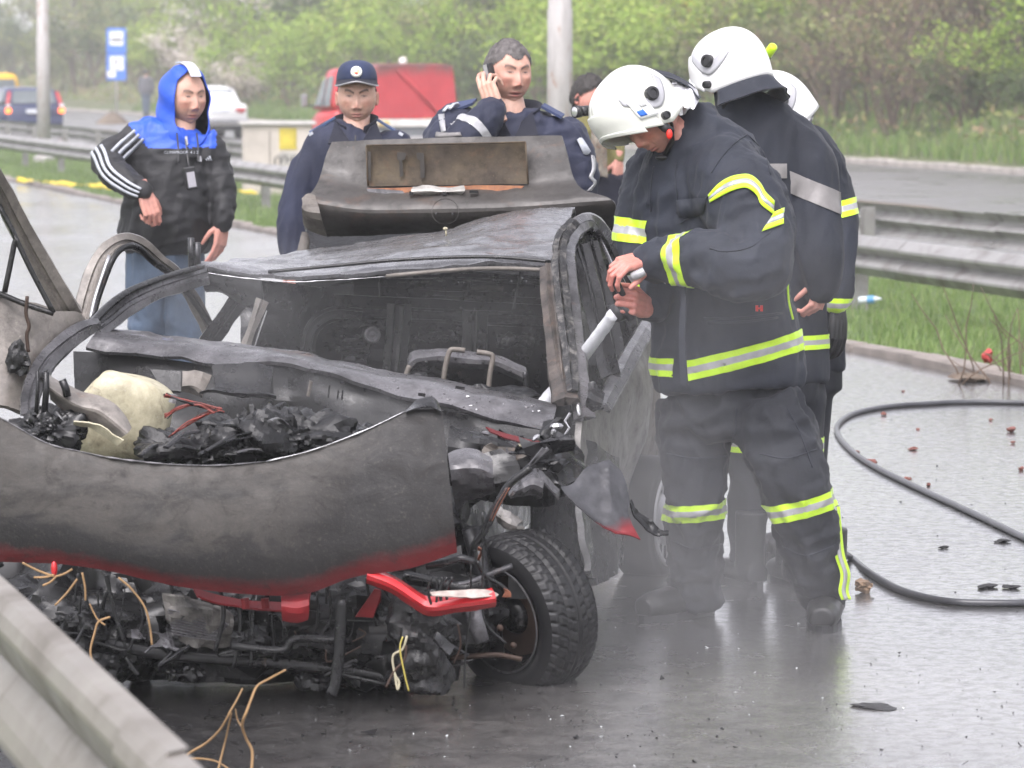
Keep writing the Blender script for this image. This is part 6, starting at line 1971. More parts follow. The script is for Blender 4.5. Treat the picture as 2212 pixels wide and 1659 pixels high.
# ================================================================== firefighter with the hose
LIME3 = [M_lime, M_silver, M_lime]
def firefighter_hose():
    Yc = 11.12
    p = Person('firefighter in white helmet and dark suit with lime bands aiming a hose into the wreck', G(1640, 1345))
    # jacket
    j = Body()
    j.limb([(1574, 838, 164, Yc, .62), (1571, 790, 166, Yc, .62), (1560, 700, 158, Yc, .66), (1552, 600, 152, Yc, .70), (1540, 500, 160, Yc, .72), (1522, 410, 158, Yc, .70), (1500, 340, 128, Yc, .74), (1476, 288, 82, Yc, .95), (1462, 262, 60, Yc, 1)], 28)
    # collar stands up behind the neck
    j.limb([(1488, 300, 84, Yc + .03, .9), (1478, 262, 74, Yc + .03, .95), (1466, 232, 60, Yc + .03, 1), (1472, 212, 42, Yc + .03, 1)], 20)
    # near arm
    arm = [(1560, 372, 84, 11.02), (1602, 430, 92, 10.92), (1634, 500, 88, 10.84), (1640, 560, 80, 10.78)]
    j.limb(arm, 20, rnd=True)
    fore = [(1646, 575, 76, 10.77), (1590, 575, 74, 10.74), (1530, 562, 66, 10.76), (1470, 556, 56, 10.80), (1402, 566, 40, 10.86)]
    j.limb(fore, 20, rnd=True)
    j.limb([(1640, 520, 70, 10.85), (1650, 565, 64, 10.83), (1620, 600, 56, 10.84)], 14)
    # far arm
    far = [(1420, 372, 64, 11.28), (1388, 430, 52, 11.24), (1372, 500, 46, 11.18), (1385, 560, 42, 11.1), (1412, 610, 42, 11.02), (1410, 664, 36, 10.98)]
    j.limb(far, 18, rnd=True)
    jk = j.skin('jacket', M_turnout, p.root, .0115, 5, [(.0075, (0.05, 0, 1), 2.2, 13, 1), (.004, (1, 0, .3), 5, 16, 2)])
    # sewn bands
    ring_band(j, 'reflective_band', P(1600, 764, Yc), (-.24, 0, .97), .031, .5, LIME3, jk, region=lambda q: q.x < P(1470, 700, Yc).x - 9 or q.x > P(1466, 700, Yc).x)
    ring_band(j, 'reflective_band', P(1425, 789, Yc), (-.02, 0, 1), .029, .3, LIME3, jk, region=lambda q: q.x < P(1456, 700, Yc).x)
    sewn(j, 'reflective_band', k3, [(990, 1075), (1050, 1010), (1130, 965), (1215, 950), (1265, 965), (1310, 1010), (1340, 1060), (1392, 1112)], [(1000, 1122), (1062, 1088), (1132, 1052), (1208, 1032), (1252, 1047), (1288, 1082), (1312, 1135), (1388, 1195)], LIME3, jk, T3, 28)
    sewn(j, 'reflective_band', k3, [(1392, 1178), (1420, 1166), (1450, 1152)], [(1315, 1298), (1380, 1275), (1450, 1250)], LIME3, jk, T3, 8)
    for pts in ([(1010, 940), (1060, 860), (1140, 770), (1225, 705)], [(1225, 705), (1290, 770), (1340, 850), (1370, 950)], [(800, 880), (790, 960), (800, 1080), (800, 1190)], [(1000, 1060), (960, 1130), (900, 1190), (820, 1250)], [(640, 1180), (640, 1040), (660, 900)], [(1000, 1400), (1100, 1420), (1250, 1390), (1370, 1300)]):
        seam_of(j, 'sewn_seam', k3, pts, M_turnout2, jk)
    sewn(j, 'chest_pocket', k3, [(800, 1105), (880, 1098), (985, 1092)], [(810, 1210), (890, 1212), (960, 1190)], [M_turnout2], jk, (0, 1), 8, .004)
    ring_band(j, 'reflective_band', P(1474, 546, 10.8), (P(1400, 566, 10.86) - P(1530, 560, 10.76)), .031, .12, LIME3, jk, region=lambda q: q.y < 10.96)
    ring_band(j, 'reflective_band', P(1372, 497, 11.18), (0.10, 0, 1), .037, .14, LIME3, jk, region=lambda q: q.x < P(1408, 497, 11.18).x and q.y > 11.02)
    ring_band(j, 'reflective_band', P(1408, 606, 11.03), (.1, 0, 1), .028, .075, LIME3, jk, region=lambda q: q.y > 10.93 and q.x < P(1440, 600, 11).x)
    # piping, pocket flap, seams, tag
    mb = MB(); mb.tube(smooth_path([P(1692, 500, 10.99), P(1690, 560, 10.95), P(1700, 600, 10.94), P(1704, 650, 10.94), P(1713, 690, 10.95)], 6), .004, 6); mb.build('piping', M_lime, jk, True)
    mb = MB()
    sheet('front_flap', [[P(1466, 560, 10.80), P(1470, 640, 10.79), P(1466, 720, 10.78), P(1470, 830, 10.78)], [P(1476, 560, 10.79), P(1481, 640, 10.77), P(1478, 720, 10.76), P(1484, 832, 10.76)]], M_turnout, jk, 5, .006, .003, 12)
    for a, b_ in (((1520, 688), (1690, 676)), ((1530, 696), (1680, 686))):
        mb = MB(); mb.tube(smooth_path([P(*a, 10.80), P((a[0] + b_[0]) / 2, (a[1] + b_[1]) / 2 + 4, 10.76), P(*b_, 10.86)], 6), .0035, 6); mb.build('pocket_seam', M_turnout2, jk, True)
    mb = MB()
    for dx in (-5, 5): mb.box(P(1640 + dx, 666, 10.775), (.008, .008, .018))
    mb.box(P(1640, 666, 10.775), (.012, .008, .005)); mb.build('red_tag', M_redp, jk)
    # trousers
    t = Body()
    t.limb([(1575, 815, 128, Yc, .52), (1578, 860, 140, Yc, .56), (1582, 910, 148, Yc, .62), (1584, 945, 100, Yc, .7)], 24)
    t.limb([(1505, 870, 84, 11.16, .8), (1500, 960, 78, 11.16), (1500, 1060, 66, 11.15), (1502, 1150, 62, 11.2), (1504, 1240, 58, 11.25), (1502, 1302, 56, 11.28)], 20)
    t.limb([(1646, 870, 88, 11.06, .8), (1686, 960, 88, 11.03), (1720, 1060, 72, 11.0), (1744, 1150, 68, 11.04), (1766, 1240, 60, 11.1), (1784, 1300, 48, 11.14)], 20)
    tr = t.skin('trousers', M_turnoutp, p.root, .0115, 4, [(.008, (.25, 0, -1), 4, 12, 5), (.006, (1, 0, .2), 4, 17, 6)])
    ring_band(t, 'reflective_band', P(1505, 1101, 11.18), (-.06, 0, 1), .028, .2, LIME3, tr, region=lambda q: q.x < P(1590, 1100, 11.1).x)
    ring_band(t, 'reflective_band', P(1732, 1090, 11.02), (-.25, 0, 1), .029, .2, LIME3, tr, region=lambda q: q.x > P(1600, 1100, 11.1).x)
    for pts in ([(1440, 980), (1500, 990), (1570, 985)], [(1455, 1170), (1500, 1185), (1560, 1175)], [(1640, 980), (1700, 990), (1765, 970)], [(1690, 1180), (1740, 1200), (1800, 1180)], [(1580, 960), (1590, 920), (1590, 880)], [(1700, 880), (1730, 940), (1755, 1010)]):
        seam_line = seam_of(t, 'sewn_seam', lambda x, y: (x, y), pts, M_turnout2, tr)
    seam = [(1803, 1095), (1808, 1150), (1814, 1200), (1826, 1240), (1822, 1275), (1828, 1296)]
    for off, m_, w in ((0, M_lime, .016), (0, M_silver, .006)):
        pts = smooth_path([P(u, v, 11.0 - (.004 if m_ is M_silver else 0)) for u, v in seam], 5)
        vs = []
        for q in pts: vs += [q - Vector((w, 0, 0)), q + Vector((w, .01, 0))]
        mesh_ob('leg_piping', vs, [(2 * i, 2 * i + 1, 2 * i + 3, 2 * i + 2) for i in range(len(pts) - 1)], m_, tr).modifiers.new('t', 'SOLIDIFY').thickness = .003
    for c_, toe in ((G(1785, 1345), (-.15, -1, 0)), (G(1492, 1330), (-.75, -.65, 0))):
        boots(p, c_, toe, k=1.16)
    # head
    fw, upv = Vector((-.58, -.50, -.60)), Vector((-.60, -.06, .78))
    s_, f_, u_ = frame(fw, upv)
    hc = P(1408, 260, 11.05)
    HV = p.flesh(head(hc, fw, upv, .232, SKINR, 1, .35, 0, .7))
    hm = helmet(p, hc + u_ * .026 + f_ * .010, fw, upv, M_helm, None, 0, True, .92, .07)
    a_, b_ = P(1282, 238, 11.02), P(1240, 242, 10.98)
    for e0, e1, r0, r1, mt, nm in ((0, .28, .013, .016, M_lime, 'torch_tail'), (.26, .72, .0165, .0165, M_knob, 'torch_body'), (.70, .97, .0185, .0195, M_knob, 'torch_head'), (.975, 1.0, .016, .014, M_alufoil, 'torch_lens')):
        mb = MB(); mb.tube([a_.lerp(b_, e0), a_.lerp(b_, e1)], [r0, r1], 18); mb.build(nm, mt, hm, True)

    sheet('curtain_lining', [row(k3, [(752, 372), (850, 388), (912, 432), (938, 488)], (11.06, 11.02)), row(k3, [(758, 480), (830, 488), (880, 512), (908, 545)], (11.02, 10.98)), row(k3, [(780, 580), (830, 590), (862, 572), (888, 548)], (11.02, 10.98))], M_alufoil, p.root, 6, .003, .012, 18, 3)
    sheet('neck_curtain', [row(k3, [(655, 312), (770, 340), (890, 405), (948, 482)], (11.12, 11.06)), row(k3, [(690, 345), (770, 372), (880, 425), (936, 492)], (11.06, 11.0))], M_turnout2, p.root, 6, .004, .004, 12)
    n = Body(); n.tube([hc - u_ * .05 - f_ * .02, hc - u_ * .13 - f_ * .05, P(1478, 300, Yc)], [.056, .058, .07], 16)
    n.limb([(1570, 780, 80, Yc, .5), (1545, 600, 90, Yc, .5), (1520, 420, 90, Yc, .5), (1478, 300, 60, Yc, .9)], 12)
    n.limb(thin(arm), 10, .6); n.limb(thin(far), 10, .6); n.limb([(1510, 900, 44, 11.16), (1490, 1060, 45, 11.15), (1500, 1300, 36, 11.28)], 10); n.limb([(1640, 900, 44, 11.06), (1712, 1060, 50, 11.0), (1784, 1310, 34, 11.14)], 10)
    p.inner(n, SKINR)
    # hands
    p.flesh(hand(P(1396, 560, 10.85), P(1330, 574, 10.80) - P(1396, 560, 10.86), Vector((-.15, -.55, .85)), -1, .19, (.55, .6, .65, .7), .4, SKINR * np.array([.92, .78, .78]), .25, (.75, .75, .75, .75)))
    p.flesh(hand(P(1398, 664, 10.94), P(1362, 650, 10.84) - P(1400, 664, 10.94), Vector((.25, -.9, .1)), 1, .19, (1.15, 1.2, 1.2, 1.2), .6, SKINR * np.array([.85, .68, .68]), .1, (1.0, 1.0, 1.0, 1.0)))
    p.done()
    # red chin release and black jaw pad
    mb = MB(); mb.ball(P(1446, 290, 10.93), (.010, .008, .016)); mb.build('strap_release', M_redp, jk, True)
    mb = MB(); mb.tube([P(1420, 262, 10.96), P(1436, 275, 10.94), P(1452, 285, 10.95)], [.012, .016, .012], 8); mb.build('ear_pad', M_knob, jk, True)
firefighter_hose()

# ================================================================== second firefighter, back turned
def firefighter_back():
    Y = 12.0
    p = Person('tall firefighter seen from behind with grey sleeve bands on a plain dark coat', G(1690, 1268))
    j = Body()
    j.limb([(1680, 826, 112, Y, .7), (1680, 740, 108, Y, .7), (1676, 620, 106, Y, .72), (1668, 480, 112, Y, .72), (1652, 370, 120, Y, .70), (1630, 290, 104, Y, .68), (1602, 240, 66, Y, .8), (1590, 206, 46, Y, .95), (1586, 180, 44, Y, 1)], 26)
    arm = [(1690, 296, 66, Y + .02), (1738, 350, 66, Y), (1752, 430, 62, Y - .04), (1762, 510, 60, Y - .08), (1768, 570, 56, Y - .1), (1772, 616, 44, Y - .1)]
    j.limb(arm, 18, rnd=True)
    j.limb([(1560, 300, 60, Y + .1), (1520, 380, 56, Y + .12), (1500, 480, 52, Y + .1), (1500, 590, 44, Y + .06)], 16)
    jk = j.skin('jacket', M_turnout2, p.root, .012, 5, [(.007, (.1, 0, 1), 2.2, 13, 8)])
    ring_band(j, 'reflective_band', P(1750, 412, Y - .03), (.42, 0, 1), .034, .16, [M_greyt], jk, cuts=(), region=lambda q: q.x > P(1697, 400, Y).x)
    ring_band(j, 'reflective_band', P(1660, 367, Y), (.0, 0, 1), .024, .3, [M_greyt], jk, cuts=(), region=lambda q: q.x < P(1694, 400, Y).x)
    ring_band(j, 'reflective_band', P(1690, 736, Y), (0, 0, 1), .024, .4, LIME3, jk)
    t = Body()
    t.limb([(1680, 780, 100, Y, .7), (1682, 860, 100, Y, .7), (1684, 900, 80, Y, .7)], 20)
    t.limb([(1640, 860, 56, Y), (1626, 960, 50, Y), (1618, 1080, 44, Y), (1612, 1240, 38, Y)], 16)
    t.limb([(1728, 850, 56, Y), (1728, 960, 50, Y), (1722, 1080, 44, Y), (1716, 1240, 38, Y)], 16)
    tr = t.skin('trousers', M_turnoutp, p.root, .013, 4, [(.006, (.1, 0, -1), 4, 12, 9)])
    ring_band(t, 'reflective_band', P(1626, 955, Y), (0, 0, 1), .03, .12, LIME3, tr); ring_band(t, 'reflective_band', P(1728, 962, Y), (0, 0, 1), .03, .12, LIME3, tr)
    boots(p, G(1612, 1266), (-.5, .8, 0)); boots(p, G(1716, 1266), (-.3, .9, 0))
    fw, upv = (-.66, .66, -.30), (-.2, .25, 1)
    hc = P(1588, 172, Y)
    p.flesh(head(hc, fw, upv, .23))
    s_, f_, u_ = frame(fw, upv)
    helmet(p, hc + u_ * .010, fw, upv, M_helm2, ((.125, -.06, .06), (.35, 1, -.3), 0), .38, False, .92, .085)
    n = Body(); n.tube([hc - u_ * .05, P(1600, 250, Y)], [.055, .06], 14); n.limb([(1680, 800, 70, Y), (1660, 400, 80, Y), (1610, 260, 50, Y)], 10, .6); n.limb(thin(arm), 8, .6)
    n.limb([(1640, 860, 36, Y), (1612, 1240, 26, Y)], 8); n.limb([(1728, 860, 36, Y), (1716, 1240, 26, Y)], 8)
    p.inner(n)
    p.flesh(hand(P(1778, 612, Y - .1), Vector((-.30, -.12, -.9)), Vector((.75, -.65, .0)), 1, .18, (.7, .75, .8, .85), .5, SKINR, .1, (.8, .8, .8, .8)))
    p.done()
firefighter_back()

def firefighter_third():
    Y = 12.9
    p = Person('firefighter mostly hidden behind the tall one, showing a gloved arm with lime bands', G(1745, 1200))
    j = Body()
    j.limb([(1735, 800, 90, Y, .7), (1735, 640, 88, Y, .7), (1735, 480, 96, Y, .72), (1735, 380, 92, Y, .72), (1722, 320, 76, Y, .7), (1708, 285, 44, Y, .9), (1700, 262, 40, Y, 1)], 24)
    arm = [(1770, 360, 56, Y), (1800, 430, 46, Y), (1812, 510, 42, Y - .05), (1812, 580, 36, Y - .1), (1812, 655, 27, Y - .14)]
    j.limb(arm, 18, rnd=True)
    j.limb([(1690, 370, 50, Y), (1660, 460, 46, Y), (1650, 600, 36, Y)], 14)
    jk = j.skin('jacket', M_turnout, p.root, .012, 4, [(.007, (.1, 0, 1), 2.4, 13, 12)])
    ring_band(j, 'reflective_band', P(1814, 450, Y), (-.22, 0, 1), .030, .13, LIME3, jk, region=lambda q: q.x > P(1790, 450, Y).x)
    ring_band(j, 'reflective_band', P(1812, 659, Y - .14), (0.02, 0, 1), .025, .1, LIME3, jk)
    t = Body()
    t.limb([(1735, 780, 86, Y, .7), (1738, 850, 84, Y, .7)], 18); t.limb([(1715, 820, 46, Y), (1712, 1000, 38, Y), (1710, 1180, 32, Y)], 14); t.limb([(1760, 820, 44, Y), (1752, 1000, 36, Y), (1745, 1180, 32, Y)], 14)
    t.skin('trousers', M_turnoutp, p.root, .014, 4)
    boots(p, G(1710, 1200), (-.8, -.4, 0)); boots(p, G(1752, 1200), (-.8, -.4, 0))
    fw, upv = (-.78, -.25, -.50), (-.5, 0, .86)
    hc = P(1688, 258, Y); s_, f_, u_ = frame(fw, upv)
    p.flesh(head(hc, fw, upv, .23))
    helmet(p, hc + u_ * .01, fw, upv, M_helm2, None, 0, False, .95, .06)

    sheet('curtain_lining', [row(k3, [(1545, 598), (1590, 590), (1638, 580)], Y), row(k3, [(1560, 640), (1600, 635), (1622, 625)], Y), row(k3, [(1580, 668), (1600, 664), (1608, 655)], Y)], M_alufoil, p.root, 5, .004, .008, 16)
    n = Body(); n.tube([hc - u_ * .05, P(1715, 320, Y)], [.055, .06], 12); n.limb([(1735, 800, 60, Y), (1728, 400, 60, Y)], 10, .6); n.limb(thin(arm), 8, .6)
    p.inner(n); p.done()
    V, Fc, T = hand(P(1810, 676, Y - .14), Vector((.0, -.05, -1)), Vector((.6, -.8, 0)), -1, .20, (.4, .42, .45, .5), .5, SKIN, .15)
    mesh_ob('glove', V, Fc, M_knob, p.root)
firefighter_third()

# ================================================================== policemen
def collar(p, c, r, h, open_dir, mat, parent, lean=.03, gap=.55, th=.006):
    """Turned-up collar open toward open_dir."""
    o = Vector(open_dir); a0 = math.atan2(o.y, o.x)
    n = 28; vs = []
    for jz, (hh, rr_) in enumerate(((-.02, r * 1.12), (h * .5, r), (h, r + lean))):
        for i in range(n + 1):
            a = a0 + gap + (2 * math.pi - 2 * gap) * i / n
            e = abs(i / n - .5) * 2
            z = hh * (1 - .35 * e ** 3) - .03 * e ** 2
            vs.append(Vector(c) + Vector((math.cos(a) * (rr_ + .01 * e), math.sin(a) * (rr_ + .01 * e), z)))
    fs = [(j * (n + 1) + i, j * (n + 1) + i + 1, (j + 1) * (n + 1) + i + 1, (j + 1) * (n + 1) + i) for j in range(2) for i in range(n)]
    ob = mesh_ob('collar', vs, fs, mat, parent, True)
    md = ob.modifiers.new('t', 'SOLIDIFY'); md.thickness = th
    return ob

def legs(p, u, Y, v0, mat, hw=44, gap=44, foot_v=None, m_boot=M_boot):
    t = Body(); fv = foot_v or (149.9 + CAM_H * F / Y)
    k = F / Y / 500
    t.limb([(u, v0 - 30, hw * 2.0 * k, Y, .66), (u, v0 + 60, hw * 2.05 * k, Y, .68)], 18)
    for sg in (-1, 1):
        t.limb([(u + sg * gap * k, v0 + 40, hw * 1.12 * k, Y), (u + sg * gap * 1.05 * k, v0 + (fv - v0) * .5, hw * .85 * k, Y), (u + sg * gap * 1.1 * k, fv - 30, hw * .62 * k, Y)], 16)
    o = t.skin('trousers', mat, p.root, .012, 4, [(.006, (.1, 0, -1), 4, 12, u % 7)])
    for sg in (-1, 1): boots(p, G(u + sg * gap * 1.1 * k, fv), (sg * .15, -1, 0), mat=m_boot)
    return o, t

def police_cap():
    Y = 15.0
    p = Person('young policeman in navy cap and jacket staring past the open boot lid', G(760, 149.9 + CAM_H * F / Y))
    j = Body()
    j.limb([(760, 640, 96, Y, .62), (760, 540, 92, Y, .62), (758, 440, 98, Y, .62), (760, 360, 106, Y, .60), (762, 312, 104, Y, .58), (766, 286, 74, Y, .60), (770, 272, 46, Y, .7)], 24)
    l_ = [(690, 318, 34, Y), (656, 380, 36, Y - .02), (638, 450, 36, Y - .04), (632, 520, 32, Y - .08), (640, 580, 26, Y - .12)]
    r_ = [(852, 310, 36, Y), (868, 380, 34, Y), (874, 460, 32, Y), (872, 540, 28, Y), (866, 600, 24, Y)]
    j.limb(l_, 16, rnd=True); j.limb(r_, 16, rnd=True)
    jk = j.skin('jacket', M_navy, p.root, .0115, 5, [(.006, (.05, 0, 1), 2.0, 14, 14)])
    legs(p, 760, Y, 660, M_navyd, 40, 40)
    fw, upv = (.03, -1, -.10), (0, -.06, 1)
    hc = P(771, 212, Y)
    HV = p.flesh(head(hc, fw, upv, .238, SKIN, 1.0, .10, 0, .35, .95, 1.05, (.05, .035, .03), .22))
    hair(p, HV, mat=M_hair, line=.075, off=.003, side=.0, back=-.05)
    s_, f_, u_ = frame(fw, upv)
    # cap
    k = 1.0
    vs = []; na, nj = 40, 10
    for jn in range(nj + 1):
        ph = jn / nj * math.pi / 2
        for i in range(na):
            a = 2 * math.pi * i / na
            r0 = math.sin(ph) ** .7
            q = s_ * (math.cos(a) * .084 * r0) + f_ * (math.sin(a) * .103 * r0 - .003) + u_ * (.068 + .088 * max(0, math.cos(ph)) ** .8 + .010 * max(0, math.sin(a)) * r0)
            vs.append(hc + q)
    cap = mesh_ob('cap', vs, [(jn * na + i, jn * na + (i + 1) % na, (jn + 1) * na + (i + 1) % na, (jn + 1) * na + i) for jn in range(nj) for i in range(na)], cloth('cap_cloth', (.022, .032, .075)), p.root)
    cap.modifiers.new('t', 'SOLIDIFY').thickness = .003
    vs = []; n = 24
    def peak(t, e):
        a = math.pi * (.06 + .88 * t)
        x = math.cos(a) * (.084 + .004 * e)
        y = math.sin(a) * (.100 + .046 * e)
        z = .080 - .006 * e * math.sin(a) - .034 * (abs(math.cos(a)) ** 1.6) * (.4 + e * .6) + .010
        return hc + s_ * x + f_ * y + u_ * z
    rows = [[peak(i / n, e) for i in range(n + 1)] for e in (0, .5, .96)]
    sheet('cap_peak', rows, M_navyd, cap, 2, .004)
    mb = MB(); mb.tube([peak(i / n, .97) for i in range(n + 1)], .0055, 6, flat=(.7, 1.5)); mb.build('peak_braid', M_silver, cap, True)
    c = hc + f_ * .098 + u_ * .122
    M = Matrix(((s_.x, u_.x, f_.x, 0), (s_.y, u_.y, f_.y, 0), (s_.z, u_.z, f_.z, 0), (0, 0, 0, 1)))
    M = Matrix.Translation(c) @ M @ Matrix.Rotation(R(-28), 4, 'X')
    mb = MB(); mb.lathe([(.024, -.012), (.024, .002), (.019, .004), (.0, .005)], M, 28); mb.build('cap_badge', simple('badge_silver', (.62, .62, .58), .45, .2, .25, 300), cap, True)
    mb = MB(); mb.lathe([(.014, .004), (.012, .007), (0, .008)], M, 20); mb.build('badge_centre', M_badge, cap, True)
    mb = MB(); mb.ball(M @ Vector((0, -.010, .007)), (.006, .003, .004)); mb.build('badge_red', M_redp, cap, True)
    n_ = Body(); n_.tube([hc - u_ * .06 - f_ * .015, P(769, 285, Y), P(765, 330, Y)], [.056, .057, .08], 18); n_.limb([(760, 640, 60, Y), (760, 340, 70, Y)], 10, .5); n_.limb(thin(l_), 8, .6); n_.limb(thin(r_), 8, .6)
    p.inner(n_)
    for a in (l_, r_): p.flesh(hand(P(a[-1][0], a[-1][1], a[-1][3]), (0, -.1, -1), (0, -1, 0), 1, .185))
    p.done()
    collar(p, P(769, 284, Y), .074, .075, (0, -1, 0), M_navyd, jk, .016, .42)
    # lapels, epaulettes
    for sg in (-1, 1):
        a = P(769 + sg * 44, 264, Y - .06); b_ = P(769 + sg * 60, 312, Y - .14); c_ = P(769 + sg * 8, 312, Y - .17); d_ = P(769 + sg * 32, 276, Y - .11)
        sheet('lapel', [[a, d_], [b_, c_]], M_navyd, jk, 4, .006, .002, 12)
        g = [[P(769 + sg * 44, 256, Y - .03), P(769 + sg * 98, 290, Y - .03)], [P(769 + sg * 44, 254, Y + .03), P(769 + sg * 100, 287, Y + .03)]]
        sheet('epaulette', g, simple('epaulette_blue', (.05, .08, .17), .6), jk, 4, .008)
        mb = MB(); mb.box(P(769 + sg * 97, 289, Y - .03), (.02, .05, .012), Matrix.Rotation(sg * R(30), 3, 'Y')); mb.build('rank_bar', M_patch, jk)
    mb = MB(); mb.tube(smooth_path([P(768, 292, Y - .165), P(767, 340, Y - .18), P(766, 420, Y - .19)], 4), .004, 6); mb.build('zip', M_knob, jk, True)
police_cap()

def police_phone():
    Y = 13.75
    p = Person('bareheaded policeman with greying hair holding a mobile phone to his ear', G(1110, 149.9 + CAM_H * F / Y))
    j = Body()
    j.limb([(1115, 700, 118, Y, .62), (1115, 560, 114, Y, .62), (1115, 440, 124, Y, .62), (1114, 360, 138, Y, .60), (1110, 305, 136, Y, .58), (1105, 268, 100, Y, .62), (1102, 244, 60, Y, .85)], 26)
    rr_ = [(1215, 300, 52, Y), (1240, 350, 50, Y - .02), (1246, 410, 46, Y - .04), (1240, 470, 42, Y - .08), (1225, 530, 34, Y - .1)]
    j.limb(rr_, 16, rnd=True)
    ua = [(985, 276, 52, Y - .03), (968, 302, 54, Y - .12), (962, 345, 50, Y - .22)]
    j.limb(ua, 16, rnd=True)
    fa = [(962, 345, 48, Y - .24), (1000, 308, 46, Y - .27), (1040, 268, 40, Y - .24), (1066, 240, 32, Y - .2)]
    j.limb(fa, 16, rnd=True)
    jk = j.skin('jacket', M_navy, p.root, .0115, 5, [(.0065, (.1, 0, 1), 2.2, 14, 17), (.005, (1, 0, .6), 3, 18, 4)])
    legs(p, 1112, Y, 720, M_navyd, 44, 44)
    fw, upv = (.42, -.88, -.05), (.03, -.02, 1)
    hc = P(1098, 164, Y); s_, f_, u_ = frame(fw, upv)
    HV = p.flesh(head(hc, fw, upv, .246, SKIN * np.array([1.03, .95, .95]), 1.0, .32, .75, .45, .85, 1.05, (.10, .07, .06), .17))
    hair(p, HV, mat=M_hairg, line=.060, side=-.012, off=.0085, back=-.06, recede=.022)
    n_ = Body(); n_.tube([hc - u_ * .06 - f_ * .02, P(1100, 240, Y), P(1106, 300, Y)], [.063, .066, .09], 18); n_.limb([(1115, 700, 70, Y), (1112, 340, 80, Y)], 10, .5); n_.limb(thin(rr_), 8, .6); n_.limb(thin(ua), 8, .6); n_.limb(thin(fa), 8, .6)
    p.inner(n_)
    p.flesh(hand(P(1070, 232, Y - .19), P(1054, 186, Y - .17) - P(1074, 236, Y - .19), Vector((-.62, -.72, .1)), -1, .20, (.35, .5, .75, .95), .2, SKIN, .2, (.45, .55, .8, .9)))
    p.flesh(hand(P(1225, 540, Y - .1), (0, -.1, -1), (0, -1, 0), 1, .185))
    p.done()
    collar(p, P(1103, 262, Y), .088, .085, (.15, -1, 0), M_navyd, jk, .03, .5)
    for sg, (a, b_, c_, d_) in enumerate((((1062, 250), (1080, 296), (1104, 292), (1090, 262)), ((1150, 240), (1162, 292), (1112, 296), (1128, 262)))):
        sheet('lapel', [[P(*a, Y - .09), P(*d_, Y - .14)], [P(*b_, Y - .17), P(*c_, Y - .18)]], M_navyd, jk, 4, .006, .002, 12)
    sheet('epaulette', [[P(955, 246, Y - .12), P(1020, 222, Y - .05)], [P(975, 222, Y + .02), P(1030, 212, Y + .03)]], simple('epaulette_navy', (.03, .045, .11), .6), jk, 4, .01)
    for i in range(2):
        mb = MB()
        a, b_, c_ = P(958 + i * 13, 240 - i * 5, Y - .125), P(968 + i * 13, 229 - i * 5, Y - .1), P(978 + i * 11, 228 - i * 5, Y - .085)
        mb.tube([a, b_, c_], .008, 6, flat=(.5, 1)); mb.build('chevron', M_patch, jk)
    sheet('epaulette', [[P(1170, 228, Y - .05), P(1214, 252, Y - .08)], [P(1176, 222, Y + .02), P(1220, 246, Y)]], simple('epaulette_navy2', (.03, .045, .11), .6), jk, 4, .01)
    # reflective tapes
    ring_band(j, 'reflective_band', P(1022, 286, Y - .25), P(1066, 240, Y - .2) - P(1000, 308, Y - .27), .018, .11, [M_silver], jk, cuts=(), region=lambda q: q.y < Y - .12)
    sewn(j, 'reflective_band', kF, [(1118, 522), (1155, 518)], [(1136, 628), (1164, 622)], [M_silver], jk, (0, 1), 4)
    sewn(j, 'reflective_band', kF, [(1105, 628), (1170, 632), (1250, 628)], [(1100, 656), (1170, 658), (1262, 652)], [M_greyt], jk, (0, 1), 8)
    sewn(j, 'sleeve_tape', kF, [(2050, 765), (2055, 850), (2035, 900), (2065, 940), (2020, 985)], [(2075, 775), (2078, 850), (2060, 900), (2084, 930), (2050, 985)], [M_silver], jk, (0, 1), 12)
    sewn(j, 'sleeve_patch', kF, [(1960, 672), (1985, 660), (2010, 690)], [(2000, 760), (2025, 765), (2045, 745)], [M_patch], jk, (0, 1), 6)
    # phone, held: a thing of its own
    c = P(1060, 164, Y - .115)
    ph = thing('mobile_phone', 'small black mobile phone with silver edge pressed to the greying policeman\'s ear', 'phone', c)
    Mx = Matrix.Rotation(R(-12), 3, 'Y') @ Matrix.Rotation(R(-35), 3, 'Z')
    mb = MB(); mb.box(c, (.020, .045, .098), Mx); o = mb.build('housing', M_phone, ph); o.modifiers.new('b', 'BEVEL').width = .004
    mb = MB(); mb.box(c + Mx @ Vector((.0, -.024, .0)), (.014, .006, .094), Mx); mb.build('silver_edge', M_silver, ph)
police_phone()

